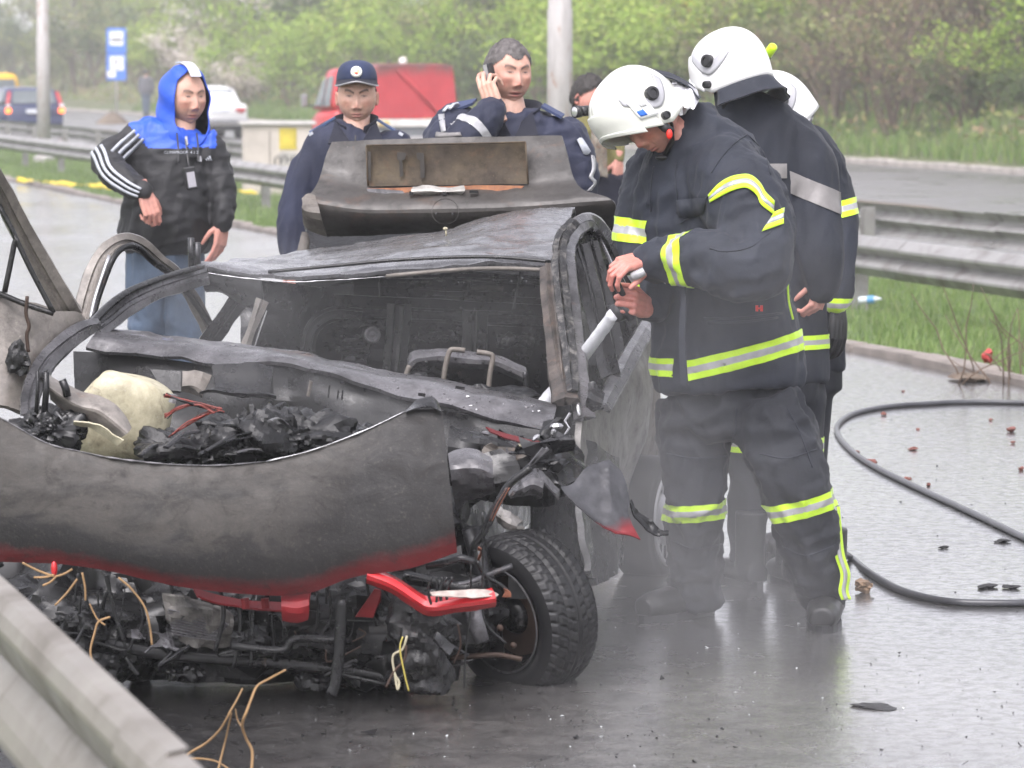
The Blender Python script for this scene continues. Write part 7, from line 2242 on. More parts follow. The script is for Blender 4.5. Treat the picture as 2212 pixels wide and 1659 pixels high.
# ================================================================== man in the blue and black hooded jacket
def hooded_man():
    Y = 15.6
    p = Person('man in blue and black hooded windbreaker with white sleeve stripes and jeans', G(365, 149.9 + CAM_H * F / Y))
    j = Body()
    j.limb([(362, 545, 88, Y, .75), (362, 520, 104, Y, .80), (364, 480, 106, Y, .86), (366, 430, 102, Y, .86), (368, 380, 98, Y, .80), (372, 330, 96, Y, .70), (376, 298, 86, Y, .66), (384, 282, 62, Y, .70), (389, 270, 44, Y, .75)], 26)
    ra = [(300, 300, 38, Y - .02), (272, 318, 36, Y - .04), (244, 336, 36, Y - .08), (232, 352, 36, Y - .12)]
    j.limb(ra, 16, rnd=True)
    rf = [(230, 346, 34, Y - .12), (250, 376, 32, Y - .22), (284, 400, 28, Y - .28), (312, 416, 21, Y - .31)]
    j.limb(rf, 16, rnd=True)
    la = [(452, 312, 32, Y), (470, 360, 31, Y), (480, 410, 29, Y - .04), (484, 450, 26, Y - .08), (480, 484, 20, Y - .1)]
    j.limb(la, 16, rnd=True)
    jk = j.skin('jacket', M_jkt, p.root, .0112, 5, [(.006, (.25, 0, 1), 2.2, 13, 21), (.0045, (1, 0, .3), 4, 17, 22)])
    # blue yoke: faces above the chest seam
    me = jk.data; me.materials.append(M_jktb)
    seam = P(380, 320, Y - .2).z
    xl, xr = P(325, 300, Y).x, P(469, 300, Y).x
    for f in me.polygons:
        c = f.center
        lim = xl - .9 * (c.z - seam)
        if c.z > seam and c.x > lim and c.x < xr - (c.z - seam) * -.02: f.material_index = 1
    # hood
    hc = P(398, 215, Y)
    fw, upv = Vector((.60, -.79, -.06)), Vector((.02, -.03, 1))
    s_, f_, u_ = frame(fw, upv)
    HV = p.flesh(head(hc, fw, upv, .252, SKIN * np.array([1.0, .96, .95]), .9, .28, 0, .45, .7, 1.09, (.09, .065, .055), .17))
    na, nj = 44, 26
    vs = []
    def hoodp(az, ph, off=0):
        # az round the head from the face opening's edge, ph crown to shoulder
        sp_ = math.sin(min(ph, 1.6)); x, y, z = math.sin(az) * sp_, math.cos(az) * sp_, math.cos(ph)
        q = Vector((x * (.112 + off), y * (.125 + off), z * (.150 + off) + .0))
        return q
    A0 = .95
    for jn in range(nj + 1):
        e = jn / nj
        for i in range(na + 1):
            t = i / na
            if e < .62:
                ph = .05 + e / .62 * 2.20
                open_ = A0 * (min(1, max(0, (ph - .50) / .5))) ** .6
                az = open_ + (2 * math.pi - 2 * open_) * t
                q = hoodp(az, ph)
                if q.y > 0: q.y *= 1.0
                edge = min(t, 1 - t)
                q += Vector((math.sin(az), math.cos(az), 0)) * (.006 * math.sin(7 * ph + 3 * az))
                W0 = hc + s_ * q.x + f_ * (q.y - .005) + u_ * (q.z + .005)
            else:
                k = (e - .62) / .38
                ph = 2.25
                az = A0 + (2 * math.pi - 2 * A0) * t
                a = hoodp(az, ph)
                a0 = hc + s_ * a.x + f_ * (a.y - .005) + u_ * (a.z + .005)
                # down to the neck seam, drawn in under the chin
                nk = P(391, 283, Y)
                az2 = .16 + (2 * math.pi - .32) * t
                b0 = nk + s_ * math.sin(az2) * .115 + f_ * (math.cos(az2) * .105 + .012) + u_ * (-.02 - .035 * max(0, math.cos(az2)))
                W0 = a0.lerp(b0, k) + (s_ * math.sin(az) + f_ * math.cos(az)) * (.016 * math.sin(math.pi * k))
            vs.append(W0)
    fs = [(jn * (na + 1) + i, jn * (na + 1) + i + 1, (jn + 1) * (na + 1) + i + 1, (jn + 1) * (na + 1) + i) for jn in range(nj) for i in range(na)]
    hd = mesh_ob('hood', vs, fs, M_jktb, p.root, True)
    md = hd.modifiers.new('t', 'SOLIDIFY'); md.thickness = .008; md.offset = -1
    md = hd.modifiers.new('s', 'SUBSURF'); md.levels = md.render_levels = 1
    hd.data.materials.append(M_knob); hd.modifiers['t'].material_offset = 1
    # pale stripe over the crown
    rows = []
    for w in (-.026, 0, .026):
        rows.append([hc + s_ * w + f_ * (math.cos(a) * .131 - .005) + u_ * (math.sin(a) * .161 + .004) for a in [R(40 + 8 * i) for i in range(9)]])
    sheet('hood_stripe', rows, simple('stripe_pale', (.62, .66, .72), .5), hd, 2, .004)
    n_ = Body(); n_.tube([hc - u_ * .06 - f_ * .015, P(390, 285, Y), P(385, 330, Y)], [.062, .064, .08], 16); n_.limb([(362, 540, 60, Y), (372, 320, 66, Y)], 10, .6)
    for a in (ra, rf, la): n_.limb(thin(a), 8, .6)
    p.inner(n_)
    # sleeve stripes
    def stripes(path, offs, w, lift):
        pts = smooth_path([P(u, v, y) for u, v, hw, y in path], 6)
        hws = [q.x for q in smooth_path([Vector((hw * y / F, 0, 0)) for u, v, hw, y in path], 6)]
        for o_ in offs:
            vs = []
            for i, q in enumerate(pts):
                T = (pts[min(i + 1, len(pts) - 1)] - pts[max(i - 1, 0)]).normalized()
                lat = T.cross(Vector((0, 1, 0))).normalized(); dp = lat.cross(T).normalized()
                if dp.y > 0: dp = -dp
                for dx in (-w, w):
                    c_ = max(-.96, min(.96, o_ + dx))
                    vs.append(q + (lat * c_ + dp * math.sqrt(1 - c_ * c_)) * (hws[i] * lift))
            mesh_ob('sleeve_stripe', vs, [(2 * i, 2 * i + 1, 2 * i + 3, 2 * i + 2) for i in range(len(pts) - 1)], M_patch, jk, True).modifiers.new('t', 'SOLIDIFY').thickness = .004
    stripes([(296, 278, 34, Y - .06), (262, 308, 37, Y - .06), (228, 342, 37, Y - .12)], (-.05, .33, .71) if False else (.05, .40, .75), .085, 1.06)
    stripes([(226, 340, 34, Y - .13), (246, 376, 33, Y - .22), (280, 402, 29, Y - .28), (312, 418, 23, Y - .31)], (-.40, -.05, .30), .09, 1.07)
    tr, t = legs(p, 358, Y, 560, M_denim, 43, 40)
    p.flesh(hand(P(314, 420, Y - .31), Vector((.30, -.12, -.85)), Vector((.45, -.85, .1)), -1, .195, (.55, .75, .9, 1.0), .3, SKINR, .1, (.7, .8, .9, .9)))
    p.flesh(hand(P(480, 486, Y - .1), Vector((-.12, -.10, -1)), Vector((.8, -.6, 0)), 1, .19, (.25, .3, .35, .4), .3, SKINR, .12))
    p.done()
    # cords, zip, chest print and the hanging pass holder
    for x in (385, 428):
        mb = MB(); mb.tube(smooth_path([P(x - 3, 288, Y - .15), P(x, 320, Y - .215), P(x, 352, Y - .25)], 5), .004, 6); mb.build('drawcord', M_knob, jk, True)
    mb = MB(); mb.tube([P(402, 296, Y - .185), P(404, 314, Y - .22)], .006, 6); mb.build('zip_pull', M_silver, jk)
    cu = bpy.data.curves.new('chest_print', 'FONT'); cu.body = 'CLIMAPROOF  4 1 2'; cu.size = .017; cu.extrude = .001
    tx = bpy.data.objects.new('tmp_text', cu); COL.objects.link(tx)
    dg = bpy.context.evaluated_depsgraph_get()
    me = bpy.data.meshes.new_from_object(tx.evaluated_get(dg)); bpy.data.objects.remove(tx)
    def text_mesh(me, name, c, mat, parent, rotz=0, tilt=0, sc=1):
        V = [Vector(v.co) * sc for v in me.vertices]
        M = Matrix.Rotation(rotz, 3, 'Z') @ Matrix.Rotation(math.pi / 2 - tilt, 3, 'X')
        return mesh_ob(name, [c + M @ v for v in V], [tuple(q.vertices) for q in me.polygons], mat, parent, False)
    text_mesh(me, 'chest_print', P(354, 332, Y - .262), M_patch, jk, R(6), 0, 1)
    # three slanted bars of the chest emblem
    for i, hgt in enumerate((4, 7, 10)):
        x = 445 + i * 4.6
        sewn(j, 'chest_emblem', lambda x_, y_: (x_, y_), [(x - hgt * .35, 347 - hgt), (x - hgt * .35 + 3, 347 - hgt)], [(x, 347), (x + 3.2, 347)], [M_patch], jk, (0, 1), 3)
    mb = MB(); mb.tube([P(432, 338, Y - .225), P(433, 350, Y - .235)], .007, 6); mb.build('pin', M_bright, jk)
    c = P(412, 385, Y - .272)
    ph = thing('pass_holder', 'black pass holder hanging from a cord on the hooded man\'s chest', 'pass holder', c)
    Mx = Matrix.Rotation(R(-9), 3, 'Y') @ Matrix.Rotation(R(8), 3, 'Z')
    mb = MB(); mb.box(c, (.052, .016, .100), Mx); o = mb.build('case', M_knob, ph); o.modifiers.new('b', 'BEVEL').width = .006
    mb = MB(); mb.box(c + Mx @ Vector((.002, -.009, -.006)), (.034, .004, .066), Mx); mb.build('card_window', simple('card_grey', (.34, .33, .36), .4), ph)
    mb = MB(); mb.tube(smooth_path([c + Vector((-.004, 0, .048)), P(406, 345, Y - .262), P(400, 300, Y - .21)], 5), .0025, 5); mb.build('cord', M_knob, ph)
hooded_man()

# ================================================================== man in the khaki vest behind the pole, and the walker
def vest_man():
    Y = 19.5
    p = Person('dark haired man in khaki vest half hidden behind the front helmet', G(1290, 149.9 + CAM_H * F / Y))
    k = F / Y / 500
    j = Body()
    j.limb([(1290, 400, 44, Y, .7), (1290, 340, 46, Y, .7), (1288, 280, 50, Y, .66), (1284, 245, 44, Y, .64), (1276, 228, 24, Y, .9)], 20)
    ar = [(1318, 262, 18, Y), (1330, 300, 17, Y), (1336, 345, 13, Y - .05)]
    j.limb(ar, 14, rnd=True); j.limb([(1256, 262, 18, Y), (1250, 310, 17, Y), (1252, 360, 14, Y)], 14)
    jk = j.skin('vest', M_khaki, p.root, .013, 4, [(.007, (0, 0, 1), 3, 13, 31)])
    sheet('camouflage_panel', [[P(1278, 250, Y - .165), P(1292, 246, Y - .165), P(1304, 250, Y - .15)], [P(1276, 320, Y - .185), P(1294, 318, Y - .185), P(1310, 322, Y - .17)], [P(1276, 380, Y - .18), P(1296, 380, Y - .18), P(1312, 384, Y - .165)]],
          burnt('camouflage', (.30, .27, .22), (.10, .085, .07), rustamt=.5, metal=0, rough=.8, scale=22), jk, 5, .006, .006, 10)
    legs(p, 1290, Y, 405, M_navyd, 42, 38)
    fw, upv = (.75, -.62, -.15), (.05, 0, 1)
    hc = P(1272, 214, Y)
    HV = p.flesh(head(hc, fw, upv, .235, SKINR, 1, .4))
    hair(p, HV, mat=M_hair, line=.055, side=-.02, off=.012)
    n_ = Body(); n_.tube([hc, P(1280, 255, Y)], [.05, .06], 12); n_.limb([(1290, 400, 30, Y), (1288, 260, 34, Y)], 8, .6); n_.limb(thin(ar), 8, .6)
    p.inner(n_)
    p.flesh(hand(P(1336, 350, Y - .05), (-.1, -.1, -1), (.7, -.7, 0), 1, .19, tone=SKINR)); p.done()
vest_man()
def walker():
    g0 = G(316, 252, -.15); Y = g0.y; k = F / Y
    p = Person('distant person walking away in grey jacket and jeans beside the far road', g0)
    j = Body()
    j.limb([(316, 203, 13, Y, .7), (316, 190, 15, Y, .7), (315, 172, 15.5, Y, .66), (315, 166, 10, Y, .8)], 16)
    j.limb([(304, 172, 5.5, Y), (302, 186, 5, Y), (304, 203, 4, Y)], 10); j.limb([(327, 172, 5.5, Y), (330, 186, 5, Y), (328, 203, 4, Y)], 10)
    j.skin('jacket', M_greyj, p.root, .03, 3)
    t = Body(); t.limb([(316, 198, 12, Y, .7), (316, 208, 12, Y, .7)], 12); t.limb([(312, 205, 7, Y), (312, 228, 5.5, Y), (314, 248, 4.5, Y)], 10); t.limb([(320, 205, 7, Y), (319, 228, 5.5, Y), (318, 250, 4.5, Y)], 10)
    t.skin('trousers', M_denim, p.root, .03, 3)
    hc = P(315, 158, Y); fw = (.1, 1, -.35)
    HV = p.flesh(head(hc, fw, (0, .3, 1), .235)); hair(p, HV, off=.012)
    n_ = Body(); n_.tube([hc, P(315, 176, Y)], [.06, .07], 10); n_.limb([(316, 205, 8, Y), (315, 172, 9, Y)], 8, .6); p.inner(n_); p.done()
    boots(p, g0 + Vector((-.08, 0, 0)), (0, 1, 0)); boots(p, g0 + Vector((.05, .1, 0)), (0, 1, 0))
walker()
# ================================================================== VEHICLES ON THE FAR ROAD
M_glass = simple('car_glass', (.13, .15, .16), .12, 0, .15, 2)
M_tyre2 = simple('parked_tyre', (.02, .02, .022), .7)
M_chrome = simple('bumper_grey', (.30, .30, .31), .35, .4)
M_under = simple('underbody', (.03, .03, .03), .8)
M_tail = simple('tail_lens', (.42, .02, .025), .25)
M_plate = simple('number_plate', (.62, .64, .68), .4)
def lamp_mat(name, col, e):
    m, n, l, b = nt(name)
    b.inputs['Base Color'].default_value = (*col, 1)
    b.inputs['Emission Color'].default_value = (*col, 1)
    b.inputs['Emission Strength'].default_value = e
    return m
M_brake = lamp_mat('lit_brake_lamp', (1.0, .16, .03), 1.6)

def loft(mb, secs, n=20, e=.35):
    """secs: (y, z0, z1, half width at bottom, half width at top); rounded sections."""
    rings = []
    for (y, z0, z1, wb, wt) in secs:
        r_ = []
        for k in range(n):
            a = 2 * math.pi * (k + .5) / n
            c, s = math.cos(a), math.sin(a)
            cx = math.copysign(abs(c) ** e, c); sz = math.copysign(abs(s) ** e, s)
            t = (sz + 1) / 2
            r_.append(Vector((cx * (wb + (wt - wb) * t), y, z0 + (z1 - z0) * t)))
        rings.append(r_)
    vs = [p for r_ in rings for p in r_]
    m = len(rings)
    fs = [(i * n + k, i * n + (k + 1) % n, (i + 1) * n + (k + 1) % n, (i + 1) * n + k) for i in range(m - 1) for k in range(n)]
    fs += [tuple(range(n - 1, -1, -1)), tuple((m - 1) * n + k for k in range(n))]
    return mb.add(vs, fs)

class Veh:
    def __init__(s, name, label, cat, loc, head):
        s.root = thing(name, label, cat, loc)
        h = Vector(head); s.root.rotation_euler = (0, 0, math.atan2(-h.x, h.y))
    def put(s, mb, name, mat, smooth=False, parent=None):
        me = bpy.data.meshes.new(name)
        me.from_pydata([tuple(v) for v in mb.v], [], mb.f); me.materials.append(mat)
        if smooth: me.polygons.foreach_set('use_smooth', [True] * len(me.polygons))
        o = bpy.data.objects.new(name, me); link(o, parent or s.root); return o
    def box(s, name, c, size, mat, parent=None, bev=.01, rx=0.0):
        mb = MB(); mb.box(c, size, Matrix.Rotation(rx, 3, 'X')); o = s.put(mb, name, mat, False, parent)
        if bev: m = o.modifiers.new('b', 'BEVEL'); m.width = bev; m.segments = 2
        return o
    def wheels(s, ys, hw, r, w=.18, hub=None):
        for y in ys:
            for sg in (-1, 1):
                M = Matrix.Translation((sg * (hw - w / 2), y, r)) @ Matrix.Rotation(R(90) * sg, 4, 'Y')
                mb = MB(); mb.lathe([(r * .62, -w / 2), (r * .95, -w / 2), (r, -w / 3), (r, w / 3), (r * .95, w / 2), (r * .62, w / 2), (0, w / 2 - .03)], M, 24)
                wh = s.put(mb, 'wheel', M_tyre2, True)
                mb = MB(); mb.lathe([(r * .60, w / 2 + .002), (r * .3, w / 2 - .01), (0, w / 2 + .004)], M, 20); s.put(mb, 'hub', hub or M_chrome, True, wh)

# white saloon, seen from behind
M_wcar = simple('white_car_paint', (.74, .74, .73), .3, 0, .05, 3, 0, 40, .5, .4)
g0 = P(470, 150, 98); zc = -.16
v = Veh('parked_car', 'old white boxy saloon seen from behind on the far road', 'car', (P(473, 0, 98).x, 98, zc), RD)
mb = MB(); loft(mb, [(0, .42, .93, .76, .74), (.06, .36, .98, .80, .78), (.9, .30, 1.0, .81, .79), (2.4, .28, .98, .81, .80), (3.9, .32, .93, .80, .76), (4.05, .42, .86, .77, .72)], 24, .28); v.put(mb, 'body', M_wcar, True)
mb = MB(); loft(mb, [(.52, .96, 1.0, .70, .68), (.95, .96, 1.40, .72, .58), (1.9, .96, 1.46, .74, .60), (2.35, .96, 1.42, .74, .60), (2.95, .95, .99, .74, .70)], 24, .3); v.put(mb, 'cabin', M_wcar, True)
mb = MB(); mb.add([(-.60, .575, 1.03), (.60, .575, 1.03), (.51, .90, 1.36), (-.51, .90, 1.36)], [(0, 1, 2, 3)]); v.put(mb, 'rear_window', M_glass)
for sg in (-1, 1):
    mb = MB(); mb.add([(sg * .737, 1.0, 1.04), (sg * .737, 2.55, 1.04), (sg * .628, 2.2, 1.37), (sg * .625, 1.1, 1.36)], [(0, 1, 2, 3)]); v.put(mb, 'side_window', M_glass)
    v.box('tail_lamp', (sg * .58, -.012, .80), (.27, .04, .085), M_tail)
    v.box('tail_lamp', (sg * .60, -.012, .735), (.12, .04, .04), M_tail)
v.box('number_plate', (0, -.012, .78), (.52, .03, .11), M_plate)
v.box('bumper', (0, -.06, .50), (1.60, .12, .13), M_chrome, None, .03)
v.box('underbody', (0, 2, .30), (1.3, 3.6, .16), M_under)
v.wheels((.75, 3.2), .78, .29)

# dark blue estate with its brake lamps lit
M_bcar = simple('dark_blue_paint', (.016, .026, .085), .25, 0, .08, 3, 0, 40, .5, .5)
v = Veh('estate_car', 'dark blue estate car with brake lamps lit behind the pole', 'car', (P(72, 0, 103).x, 103, -.26), (RD.x * 1.0 - .10, RD.y, 0))
mb = MB(); loft(mb, [(0, .42, .95, .78, .80), (.05, .32, 1.0, .86, .86), (1.0, .26, 1.02, .88, .87), (3.2, .24, 1.0, .88, .86), (4.3, .28, .86, .87, .80), (4.55, .4, .76, .8, .74)], 24, .32); v.put(mb, 'body', M_bcar, True)
mb = MB(); loft(mb, [(.05, .98, 1.02, .82, .80), (.22, .98, 1.44, .83, .66), (1.4, .98, 1.50, .84, .66), (2.4, .98, 1.46, .84, .66), (3.4, .96, 1.0, .84, .76)], 24, .3); v.put(mb, 'cabin', M_bcar, True)
mb = MB(); mb.add([(-.64, .035, 1.04), (.64, .035, 1.04), (.56, .19, 1.40), (-.56, .19, 1.40)], [(0, 1, 2, 3)]); v.put(mb, 'rear_window', M_glass)
for sg in (-1, 1):
    mb = MB(); mb.tube([(sg * .80, -.01, .80), (sg * .775, .03, 1.05), (sg * .70, .15, 1.36)], [.07, .065, .05], 8, flat=(.7, 1)); v.put(mb, 'tail_lamp', M_tail, True)
    v.box('brake_lamp', (sg * .79, -.05, .82), (.17, .07, .15), M_brake, None, .03)
    v.box('reversing_lens', (sg * .795, -.045, .97), (.13, .06, .10), M_plate, None, .02)
    mb = MB(); mb.add([(sg * .842, .5, 1.06), (sg * .842, 2.9, 1.06), (sg * .70, 2.4, 1.40), (sg * .695, .65, 1.40)], [(0, 1, 2, 3)]); v.put(mb, 'side_window', M_glass)
v.box('number_plate', (0, -.03, .80), (.52, .03, .12), M_plate)
v.box('bumper', (0, -.03, .52), (1.66, .14, .2), M_bcar, None, .05)
v.wheels((.95, 3.6), .86, .31)

# yellow van at the frame edge
M_ycar = simple('yellow_paint', (.70, .40, .01), .3, 0, .06, 3)
v = Veh('yellow_van', 'yellow van passing at the far edge behind the blue estate', 'van', (P(-8, 0, 128).x, 128, -.2), RD)
mb = MB(); loft(mb, [(0, .35, 1.75, .84, .72), (.1, .3, 1.82, .86, .74), (2.6, .3, 1.82, .86, .74), (3.5, .3, 1.15, .86, .80), (4.3, .35, .95, .84, .78)], 24, .3); v.put(mb, 'body', M_ycar, True)
mb = MB(); mb.add([(-.68, -.01, 1.15), (.68, -.01, 1.15), (.62, -.005, 1.6), (-.62, -.005, 1.6)], [(0, 1, 2, 3)]); v.put(mb, 'rear_window', M_glass)
for sg in (-1, 1): v.box('tail_lamp', (sg * .76, -.01, .95), (.12, .05, .32), M_tail)
v.box('bumper', (0, -.04, .45), (1.6, .1, .16), M_chrome)
v.wheels((.8, 3.4), .84, .31)

# red pickup with a canvas cover
def canvas():
    m, n, l, b = nt('red_canvas')
    co = texco(n, l)
    f = noise_node(n, l, co, 2.2, 6, .6)
    sp = n.new('ShaderNodeSeparateXYZ'); l.new(co, sp.inputs[0])
    k = n.new('ShaderNodeMath'); k.operation = 'MULTIPLY_ADD'; l.new(f, k.inputs[0]); k.inputs[1].default_value = .5; l.new(sp.outputs['Z'], k.inputs[2])
    base = ramp(n, l, f, [(.3, (.36, .028, .038)), (.7, (.50, .045, .055))])
    base = mix(n, l, maprange(n, l, k.outputs[0], 2.05, 2.28, 0, .9), base, (.10, .055, .05))
    l.new(base, b.inputs['Base Color']); b.inputs['Roughness'].default_value = .55
    bump(n, l, b, noise_node(n, l, texco(n, l, 'Object', (3, 3, 1)), 2.5, 4, .6, 1.0), .5, .05)
    return m
M_canvas = canvas()
M_rcab = simple('red_cab_paint', (.52, .03, .035), .35, 0, .1, 3)
v = Veh('pickup_truck', 'red pickup truck with stained canvas cover parked beyond the policemen', 'truck', (P(897, 0, 64).x, 64, -.2), RD)
mb = MB()
secs = []
for i in range(9):
    y = .02 + 2.6 * i / 8
    sagz = -.03 * math.sin(math.pi * ((i % 4) / 4))
    secs.append((y, 1.08, 2.06 + sagz, .80, .70))
loft(mb, secs, 24, .22); o = v.put(mb, 'canvas_cover', M_canvas, True)
sheet_rows = [[Vector((-.69 + 1.38 * i / 6, -.005 - .012 * math.sin(i * 1.7 + j), 2.02 - .94 * j / 5)) for i in range(7)] for j in range(6)]
for r_ in sheet_rows:
    for i, q in enumerate(r_): q.x *= 1 + .13 * (2.02 - q.z) / .94
mb = MB(); vs = [q for r_ in sheet_rows for q in r_]; mb.add(vs, [(j * 7 + i, j * 7 + i + 1, (j + 1) * 7 + i + 1, (j + 1) * 7 + i) for j in range(5) for i in range(6)]); v.put(mb, 'canvas_flap', M_canvas, True)
mb = MB(); mb.tube([(-.35, -.03, 1.95), (.0, -.04, 1.6), (.45, -.03, 1.12)], .02, 6); v.put(mb, 'canvas_crease', M_canvas, True)
for i in range(9):
    mb = MB(); mb.tube([(-.72 + i * .18, -.02, 1.10), (-.70 + i * .18, -.03, 1.0)], .01, 5); v.put(mb, 'lacing', M_redp)
v.box('tailboard', (0, -.01, .99), (1.56, .06, .14), simple('tailboard_white', (.62, .60, .56), .5))
for sg in (-1, 1): v.box('tail_lamp', (sg * .60, -.05, .985), (.20, .04, .10), simple('amber_lens', (.5, .36, .12), .4))
v.box('bed', (0, 1.3, .82), (1.55, 2.6, .22), simple('bed_grey', (.16, .17, .18), .6))
v.box('bumper', (0, -.06, .62), (1.4, .1, .16), M_under)
v.box('number_plate', (.12, -.12, .70), (.50, .02, .11), simple('dusty_plate', (.36, .35, .35), .5))
mb = MB(); loft(mb, [(2.7, .5, 1.2, .86, .86), (2.78, .45, 1.22, .90, .90), (4.1, .45, 1.2, .90, .88), (4.7, .5, 1.0, .86, .84)], 24, .28); cab = v.put(mb, 'cab', M_rcab, True)
mb = MB(); loft(mb, [(2.72, 1.18, 1.88, .86, .72), (2.8, 1.18, 1.98, .88, .74), (3.7, 1.18, 1.97, .88, .74), (4.35, 1.18, 1.26, .87, .82)], 24, .25); v.put(mb, 'cab_roof', M_rcab, True)
for sg in (-1, 1):
    mb = MB(); mb.add([(sg * .885, 2.95, 1.26), (sg * .885, 3.45, 1.26), (sg * .79, 3.42, 1.80), (sg * .775, 3.0, 1.84)], [(0, 1, 2, 3)]); v.put(mb, 'side_window', M_glass)
    mb = MB(); mb.add([(sg * .885, 3.52, 1.26), (sg * .882, 4.15, 1.26), (sg * .80, 3.72, 1.78), (sg * .79, 3.52, 1.80)], [(0, 1, 2, 3)]); v.put(mb, 'side_window', M_glass)
    mb = MB(); mb.tube([(sg * .88, 4.15, 1.24), (sg * 1.0, 4.25, 1.28)], .02, 6); mi = v.put(mb, 'mirror_arm', M_under)
    v.box('mirror', (sg * 1.06, 4.25, 1.36), (.12, .06, .24), M_chrome, mi, .02)
v.wheels((.7, 3.9), .84, .32)
mb = MB(); mb.lathe([(.07, 0), (.075, .05), (.06, .11), (0, .12)], Matrix.Translation((-.1, .5, 2.05)), 16); v.put(mb, 'beacon', simple('beacon_white', (.7, .66, .62), .4), True)
# ================================================================== HOSE, WATER, LITTER, WEEDS
M_hose = simple('hose_rubber', (.055, .056, .062), .32, 0, .25, 9, .15, 40)
gz = lambda u, v: G(u, v, .0125)
hp = [P(1440, 648, 11.15), P(1560, 720, 11.42), P(1690, 900, 11.50), P(1752, 1080, 11.55), P(1790, 1170, 11.8), gz(1835, 1203), gz(1880, 1238), gz(1950, 1276), gz(2040, 1298), gz(2130, 1303), gz(2230, 1301), gz(2330, 1285), gz(2370, 1250), gz(2320, 1208), gz(2220, 1165), gz(2100, 1108), gz(1970, 1048), gz(1885, 1005), gz(1836, 970), gz(1808, 934), gz(1815, 911), gz(1850, 891), gz(1920, 878), gz(2000, 872), gz(2100, 868), gz(2260, 872), gz(2500, 890)]
mb = MB(); mb.tube(smooth_path(hp, 10), .0125, 12)
o = mb.build('fire_hose', M_hose, None, True)
tag(o, 'dark rubber fire hose looping across the wet road behind the boots', 'hose')
mb = MB(); c = G(1835, 1198, .02)
noz_o = P(1338, 640, 10.88)
nz = thing('hose_nozzle', 'black branch pipe nozzle with lever held in the firefighter\'s bare hands', 'nozzle', noz_o)
a, b_ = P(1440, 648, 11.12), P(1326, 678, 10.90)
mb = MB(); mb.tube([a, a.lerp(b_, .35), a.lerp(b_, .36), a.lerp(b_, .7), a.lerp(b_, .71), a.lerp(b_, .96), b_], [.016, .017, .022, .022, .027, .029, .026], 20); mb.build('barrel', M_knob, nz, True)
mb = MB(); mb.tube([a.lerp(b_, .55), a.lerp(b_, .66)], .0275, 20); mb.build('red_collar', simple('dull_red', (.30, .03, .04), .5), nz, True)
mb = MB(); mb.tube(smooth_path([P(1352, 650, 10.88), P(1340, 625, 10.86), P(1332, 605, 10.84), P(1336, 592, 10.82), P(1362, 588, 10.80), P(1386, 596, 10.80)], 5), .010, 10); mb.build('lever', M_knob, nz, True)
mb = MB(); mb.tube(smooth_path([P(1366, 598, 10.79), P(1380, 592, 10.78), P(1392, 586, 10.78)], 4), .014, 10); mb.build('lever_grip', M_silver, nz, True)
mb = MB(); mb.tube([P(1346, 655, 10.88), P(1366, 690, 10.88)], [.018, .016], 10); mb.build('pistol_grip', M_knob, nz, True)
mb = MB(); mb.tube(smooth_path([P(1328, 600, 10.85), P(1330, 620, 10.86), P(1336, 632, 10.87)], 4), .005, 6); mb.build('bale_wire', M_grey, nz, True)

def water_mat():
    m, n, l, b = nt('white_water')
    co = texco(n, l)
    f = noise_node(n, l, co, 26, 5, .65)
    l.new(ramp(n, l, f, [(.3, (.72, .74, .77)), (.7, (.90, .91, .93))]), b.inputs['Base Color'])
    b.inputs['Roughness'].default_value = .25
    b.inputs['Transmission Weight'].default_value = .25
    bump(n, l, b, f, .4, .01)
    return m
jp = [P(1326, 678, 10.90), P(1296, 720, 10.97), P(1263, 764, 11.06), P(1225, 812, 11.18), P(1200, 842, 11.20), P(1172, 876, 11.05)]
jp = smooth_path(jp, 8)
mb = MB(); n_ = len(jp)
mb.tube(jp, [.0195 + .004 * (i / n_) + .0025 * mnoise.noise((i * .6, 0, 0)) for i in range(n_)], 16)
o = mb.build('water_jet', water_mat(), None, True)
tag(o, 'white jet of water shooting from the nozzle into the wreck', 'water jet')

# leaves of bark, rags and bits lying on the road
kG = lambda x, y: ((2016 + x / 1.58) / 1.273, (700 + y / 1.58) / 1.273)
M_barkp = simple('red_bark', (.17, .065, .05), .7, 0, .45, 30, .5, 60)
M_blk = simple('black_rag', (.022, .022, .022), .6, 0, .4, 30, .5, 60)
M_tan = simple('tan_clump', (.24, .16, .10), .8, 0, .4, 30, .6, 50)
def chunk(name, u, v, size, mat, label, cat, group, seed, flat=.4):
    r = random.Random(seed)
    c = G(u, v, 0)
    q = np.array([[math.sin(t) * math.cos(p_), math.sin(t) * math.sin(p_), math.cos(t)] for t in np.linspace(0, math.pi, 8) for p_ in np.linspace(0, 2 * math.pi, 12, endpoint=False)])
    h = 1 + .55 * fbm(q * 1.6 + seed * 3.3, 3)
    q = q * h[:, None] * np.array([size * r.uniform(.8, 1.3), size * r.uniform(.5, .9), size * flat])
    z = Matrix.Rotation(r.uniform(0, 3.1), 3, 'Z')
    V = [z @ Vector(p) + c for p in q]
    zm = min(p.z for p in V)
    V = [p - Vector((0, 0, zm + size * .05)) for p in V]
    o = mesh_ob(name, V, [(j * 12 + i, (j + 1) * 12 + i, (j + 1) * 12 + (i + 1) % 12, j * 12 + (i + 1) % 12) for j in range(7) for i in range(12)], mat, None, False)
    return tag(o, label, cat, group)
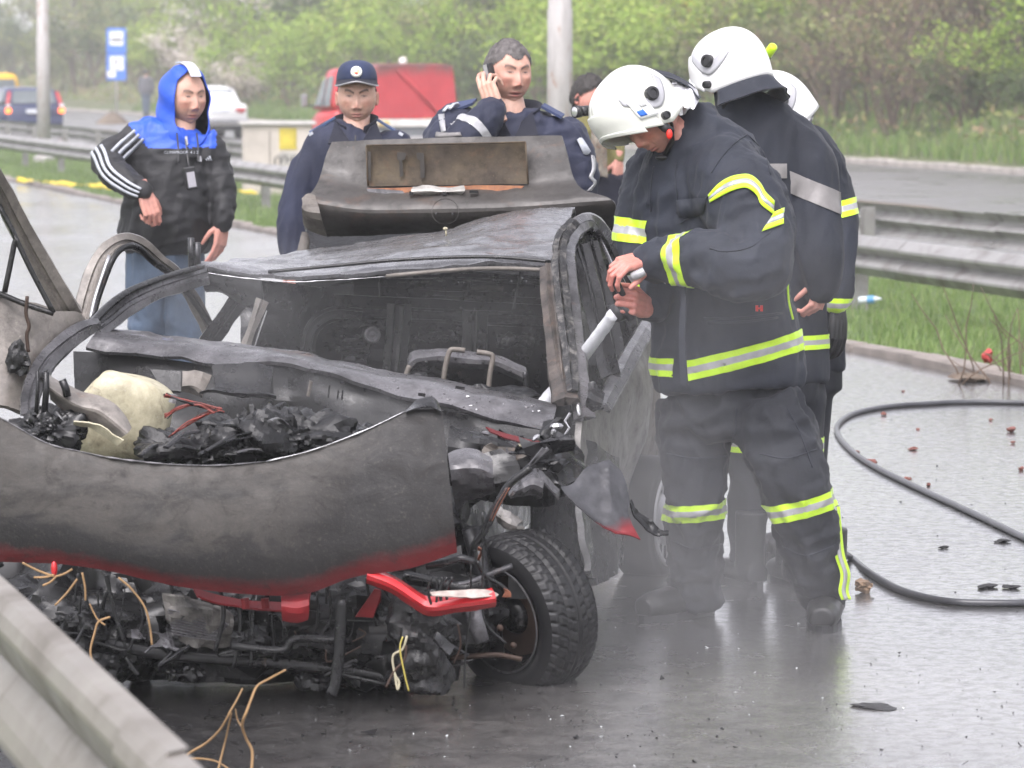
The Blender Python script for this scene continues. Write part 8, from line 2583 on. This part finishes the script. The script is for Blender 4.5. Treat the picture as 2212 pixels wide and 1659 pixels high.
BK = [(598, 915, .030, 'largest red brown piece of bark inside the hose loop'), (755, 985, .018, 'bark piece below the largest one inside the hose loop'), (780, 850, .016, None), (1210, 772, .027, 'dark ended bark piece by the frame edge under the upper hose'),
      (1250, 938, .020, 'bark piece cut by the frame edge midway down the hose loop'), (540, 860, .011, None), (655, 699, .018, 'thin bark sliver lying along the upper hose'), (803, 762, .012, None), (1120, 722, .012, None), (1216, 822, .013, None), (850, 1006, .014, None), (738, 597, .009, None)]
for i, (x, y, s_, lb) in enumerate(BK):
    chunk('bark_piece', *kG(x, y), s_, M_barkp, lb or 'small crumb of red bark scattered inside the hose loop', 'bark', 'bark pieces on the road', i, .42)
for i, (x, y, s_, lb) in enumerate(((1170, 1252, .028, 'black lump beside the lower hose at the frame edge'), (915, 1277, .018, 'flat black scrap inside the hose loop'), (1100, 1450, .035, 'long black rag beside the low end of the hose'), (1205, 1452, .030, 'black rag nearest the frame edge by the hose'))):
    chunk('black_scrap', *kG(x, y), s_, M_blk, lb, 'scrap', 'black scraps on the road', 40 + i, .22)
chunk('leaf_clump', *kG(570, 1470), .036, M_tan, 'tan clump of leaves on the road beside the boot', 'leaf clump', None, 60, .55)
chunk('black_scrap', 1885, 1528, .05, M_blk, 'ragged dark scrap lying on the bright wet road in the foreground', 'scrap', 'black scraps on the road', 61, .10)
chunk('metal_shard', 1600, 1076, .03, M_bright, 'bright shard lying between the firefighters\' legs', 'shard', None, 62, .5)
chunk('red_wrapper', *kG(1105, 474), .05, simple('faded_red', (.45, .04, .04), .5), 'crumpled red wrapper in the dirt by the median', 'wrapper', None, 70, .7)
c = G(*kG(590, 196), -.02)
bt = thing('plastic_bottle', 'crumpled clear plastic bottle with blue label in the median grass', 'bottle', c)
mb = MB(); M = Matrix.Translation(c) @ Matrix.Rotation(R(84), 4, 'Y') @ Matrix.Rotation(R(20), 4, 'X')
mb.lathe([(0, -.08), (.027, -.08), (.03, -.06), (.028, .04), (.013, .08), (.011, .10)], M, 14); mb.build('bottle_body', simple('clear_plastic', (.55, .60, .62), .2), bt, True)
mb = MB(); mb.lathe([(.031, -.01), (.031, .045)], M, 14); mb.build('label', simple('label_blue', (.10, .30, .55), .4), bt, True)

# dry weed by the near guardrail
def weed():
    k = lambda x, y: (x / 2.816, 1178.3 + y / 2.816)
    Y = 8.3
    r_ = thing('dry_weed', 'dry brown weed stalks standing before the wreck beside the near guardrail', 'weed', P(470, 1655, Y))
    for pth, w in (([(1000, 1420), (1130, 1280), (1250, 1205), (1330, 1130), (1375, 1060), (1400, 1010), (1440, 940), (1475, 870)], .003), ([(1525, 1420), (1535, 1260), (1500, 1180), (1475, 1110), (1480, 1060), (1500, 1010), (1530, 930), (1565, 855), (1640, 810), (1738, 757)], .0036),
                   ([(1475, 1110), (1445, 1060), (1432, 995)], .002), ([(1320, 1400), (1345, 1290), (1370, 1190), (1395, 1080), (1408, 1020)], .0026), ([(1150, 1295), (1250, 1300), (1330, 1320), (1420, 1380)], .0026)):
        mb = MB(); p_ = smooth_path([P(*k(x, y), Y + .02 * math.sin(i)) for i, (x, y) in enumerate(pth)], 6)
        mb.tube(p_, [w * (1.15 - .5 * i / len(p_)) for i in range(len(p_))], 6); mb.build('stalk', M_stalk, r_, True)
weed()
# bare shrub in the dirt at the median kerb
def shrub():
    r = random.Random(77)
    b_ = G(2190, 832, -.02)
    r_ = thing('bare_shrub', 'leafless twiggy shrub in the dirt by the median kerb', 'shrub', b_)
    for i in range(22):
        p0 = b_ + Vector((r.uniform(-.35, .30), r.uniform(-.2, .3), -.02))
        d = Vector((r.uniform(-.6, .5), r.uniform(-.2, .2), r.uniform(.35, 1))).normalized()
        L = r.uniform(.25, .75); pts = [p0]
        for j in range(5):
            d = (d + Vector((r.gauss(0, .22), r.gauss(0, .1), r.gauss(-.03, .12)))).normalized(); pts.append(pts[-1] + d * L / 5)
        mb = MB(); mb.tube(pts, [.006, .005, .004, .0035, .003, .002], 5); mb.build('twig', M_bark, r_, True)
shrub()
# heap of mud and leaves at the kerb below it
chunk('mud_heap', 2095, 822, .12, M_soil, 'low heap of mud and leaves against the median kerb', 'mud heap', None, 81, .2)

# crumbs of glass and char, nobody could count them
def crumbs(name, n, area, size, mat, seed):
    g_ = np.random.default_rng(seed)
    V, Fs = [], []
    for i in range(n):
        u, v = area(g_)
        c = np.array(tuple(G(u, v, 0)))
        s = size * g_.lognormal(0, .5)
        q = c + g_.uniform(-1, 1, (4, 3)) * np.array([s, s, s * .5]) + np.array([0, 0, s * .3])
        b = len(V) * 4
        V.append(q); Fs += [(b, b + 1, b + 2), (b, b + 1, b + 3), (b, b + 2, b + 3), (b + 1, b + 2, b + 3)]
    o = mesh_ob(name, np.vstack(V), Fs, mat, None, False); o['kind'] = 'stuff'
def near_wheel(g_):
    return g_.normal(1350, 330), min(1700, max(1330, g_.normal(1520, 110)))
crumbs('glass_crumbs', 130, near_wheel, .0035, simple('glass_crumb', (.5, .52, .52), .15, 0, .3, 50), 1)
crumbs('char_crumbs', 450, lambda g_: (g_.uniform(420, 1650), min(1720, g_.normal(1560, 100))), .004, M_coal, 2)
crumbs('road_grit', 220, lambda g_: (g_.uniform(1780, 2260), g_.uniform(900, 1680)), .0035, M_blk, 3)

# ================================================================== AIR AND SMOKE
def volume_box(name, lo, hi, mat):
    mb = MB(); mb.box([(a + b_) / 2 for a, b_ in zip(lo, hi)], [b_ - a for a, b_ in zip(lo, hi)])
    o = mb.build(name, mat); o['kind'] = 'stuff'; return o
m = bpy.data.materials.new('air'); m.use_nodes = True
n, l = m.node_tree.nodes, m.node_tree.links
n.remove(n['Principled BSDF'])
pv = n.new('ShaderNodeVolumePrincipled'); pv.inputs['Density'].default_value = 0.0015; pv.inputs['Color'].default_value = (.92, .92, .94, 1); pv.inputs['Anisotropy'].default_value = 0.1
l.new(pv.outputs[0], n['Material Output'].inputs['Volume'])
volume_box('haze', (-430, -330, -1.75), (730, 1230, 26), m)

m = bpy.data.materials.new('smoke'); m.use_nodes = True
n, l = m.node_tree.nodes, m.node_tree.links
n.remove(n['Principled BSDF'])
pv = n.new('ShaderNodeVolumePrincipled'); pv.inputs['Color'].default_value = (.90, .90, .91, 1)
l.new(pv.outputs[0], n['Material Output'].inputs['Volume'])
co = texco(n, l)
nf = noise_node(n, l, texco(n, l, 'Object', (1, 1, .75)), 2.3, 4, .55, .6)
tot = None
def puff(c, r3, dens):
    global tot
    mp = n.new('ShaderNodeMapping'); mp.vector_type = 'TEXTURE'
    mp.inputs['Location'].default_value = c; mp.inputs['Scale'].default_value = r3
    l.new(co, mp.inputs['Vector'])
    ln = n.new('ShaderNodeVectorMath'); ln.operation = 'LENGTH'; l.new(mp.outputs[0], ln.inputs[0])
    k = n.new('ShaderNodeMath'); k.operation = 'MULTIPLY_ADD'; l.new(nf, k.inputs[0]); k.inputs[1].default_value = -.9; l.new(ln.outputs['Value'], k.inputs[2])
    f = maprange(n, l, k.outputs[0], .55, -.35, 0, dens)
    if tot is None: tot = f
    else:
        a = n.new('ShaderNodeMath'); a.operation = 'ADD'; l.new(tot, a.inputs[0]); l.new(f, a.inputs[1]); tot = a.outputs[0]
puff(P(1490, 1200, 10.5), (.62, .5, .52), .25)
puff(P(1400, 900, 10.5), (.40, .4, .55), .18)
puff(P(1640, 640, 10.5), (.36, .3, .34), .26)
puff(P(640, 830, 10.4), (.55, .3, .24), .16)
puff(P(560, 660, 11.3), (.45, .35, .26), .34)
puff(P(1000, 690, 11.4), (.55, .35, .28), .24)
puff(P(1330, 1180, 10.4), (.40, .35, .42), .14)
puff(P(1620, 1300, 10.3), (.80, .5, .28), .16)
puff(P(1600, 1130, 11.6), (.32, .3, .55), .5)
puff(P(1680, 1500, 9.6), (.9, .6, .22), .16)
l.new(tot, pv.inputs['Density'])
volume_box('smoke', (-1.6, 8.7, .01), (1.75, 12.0, 1.75), m)
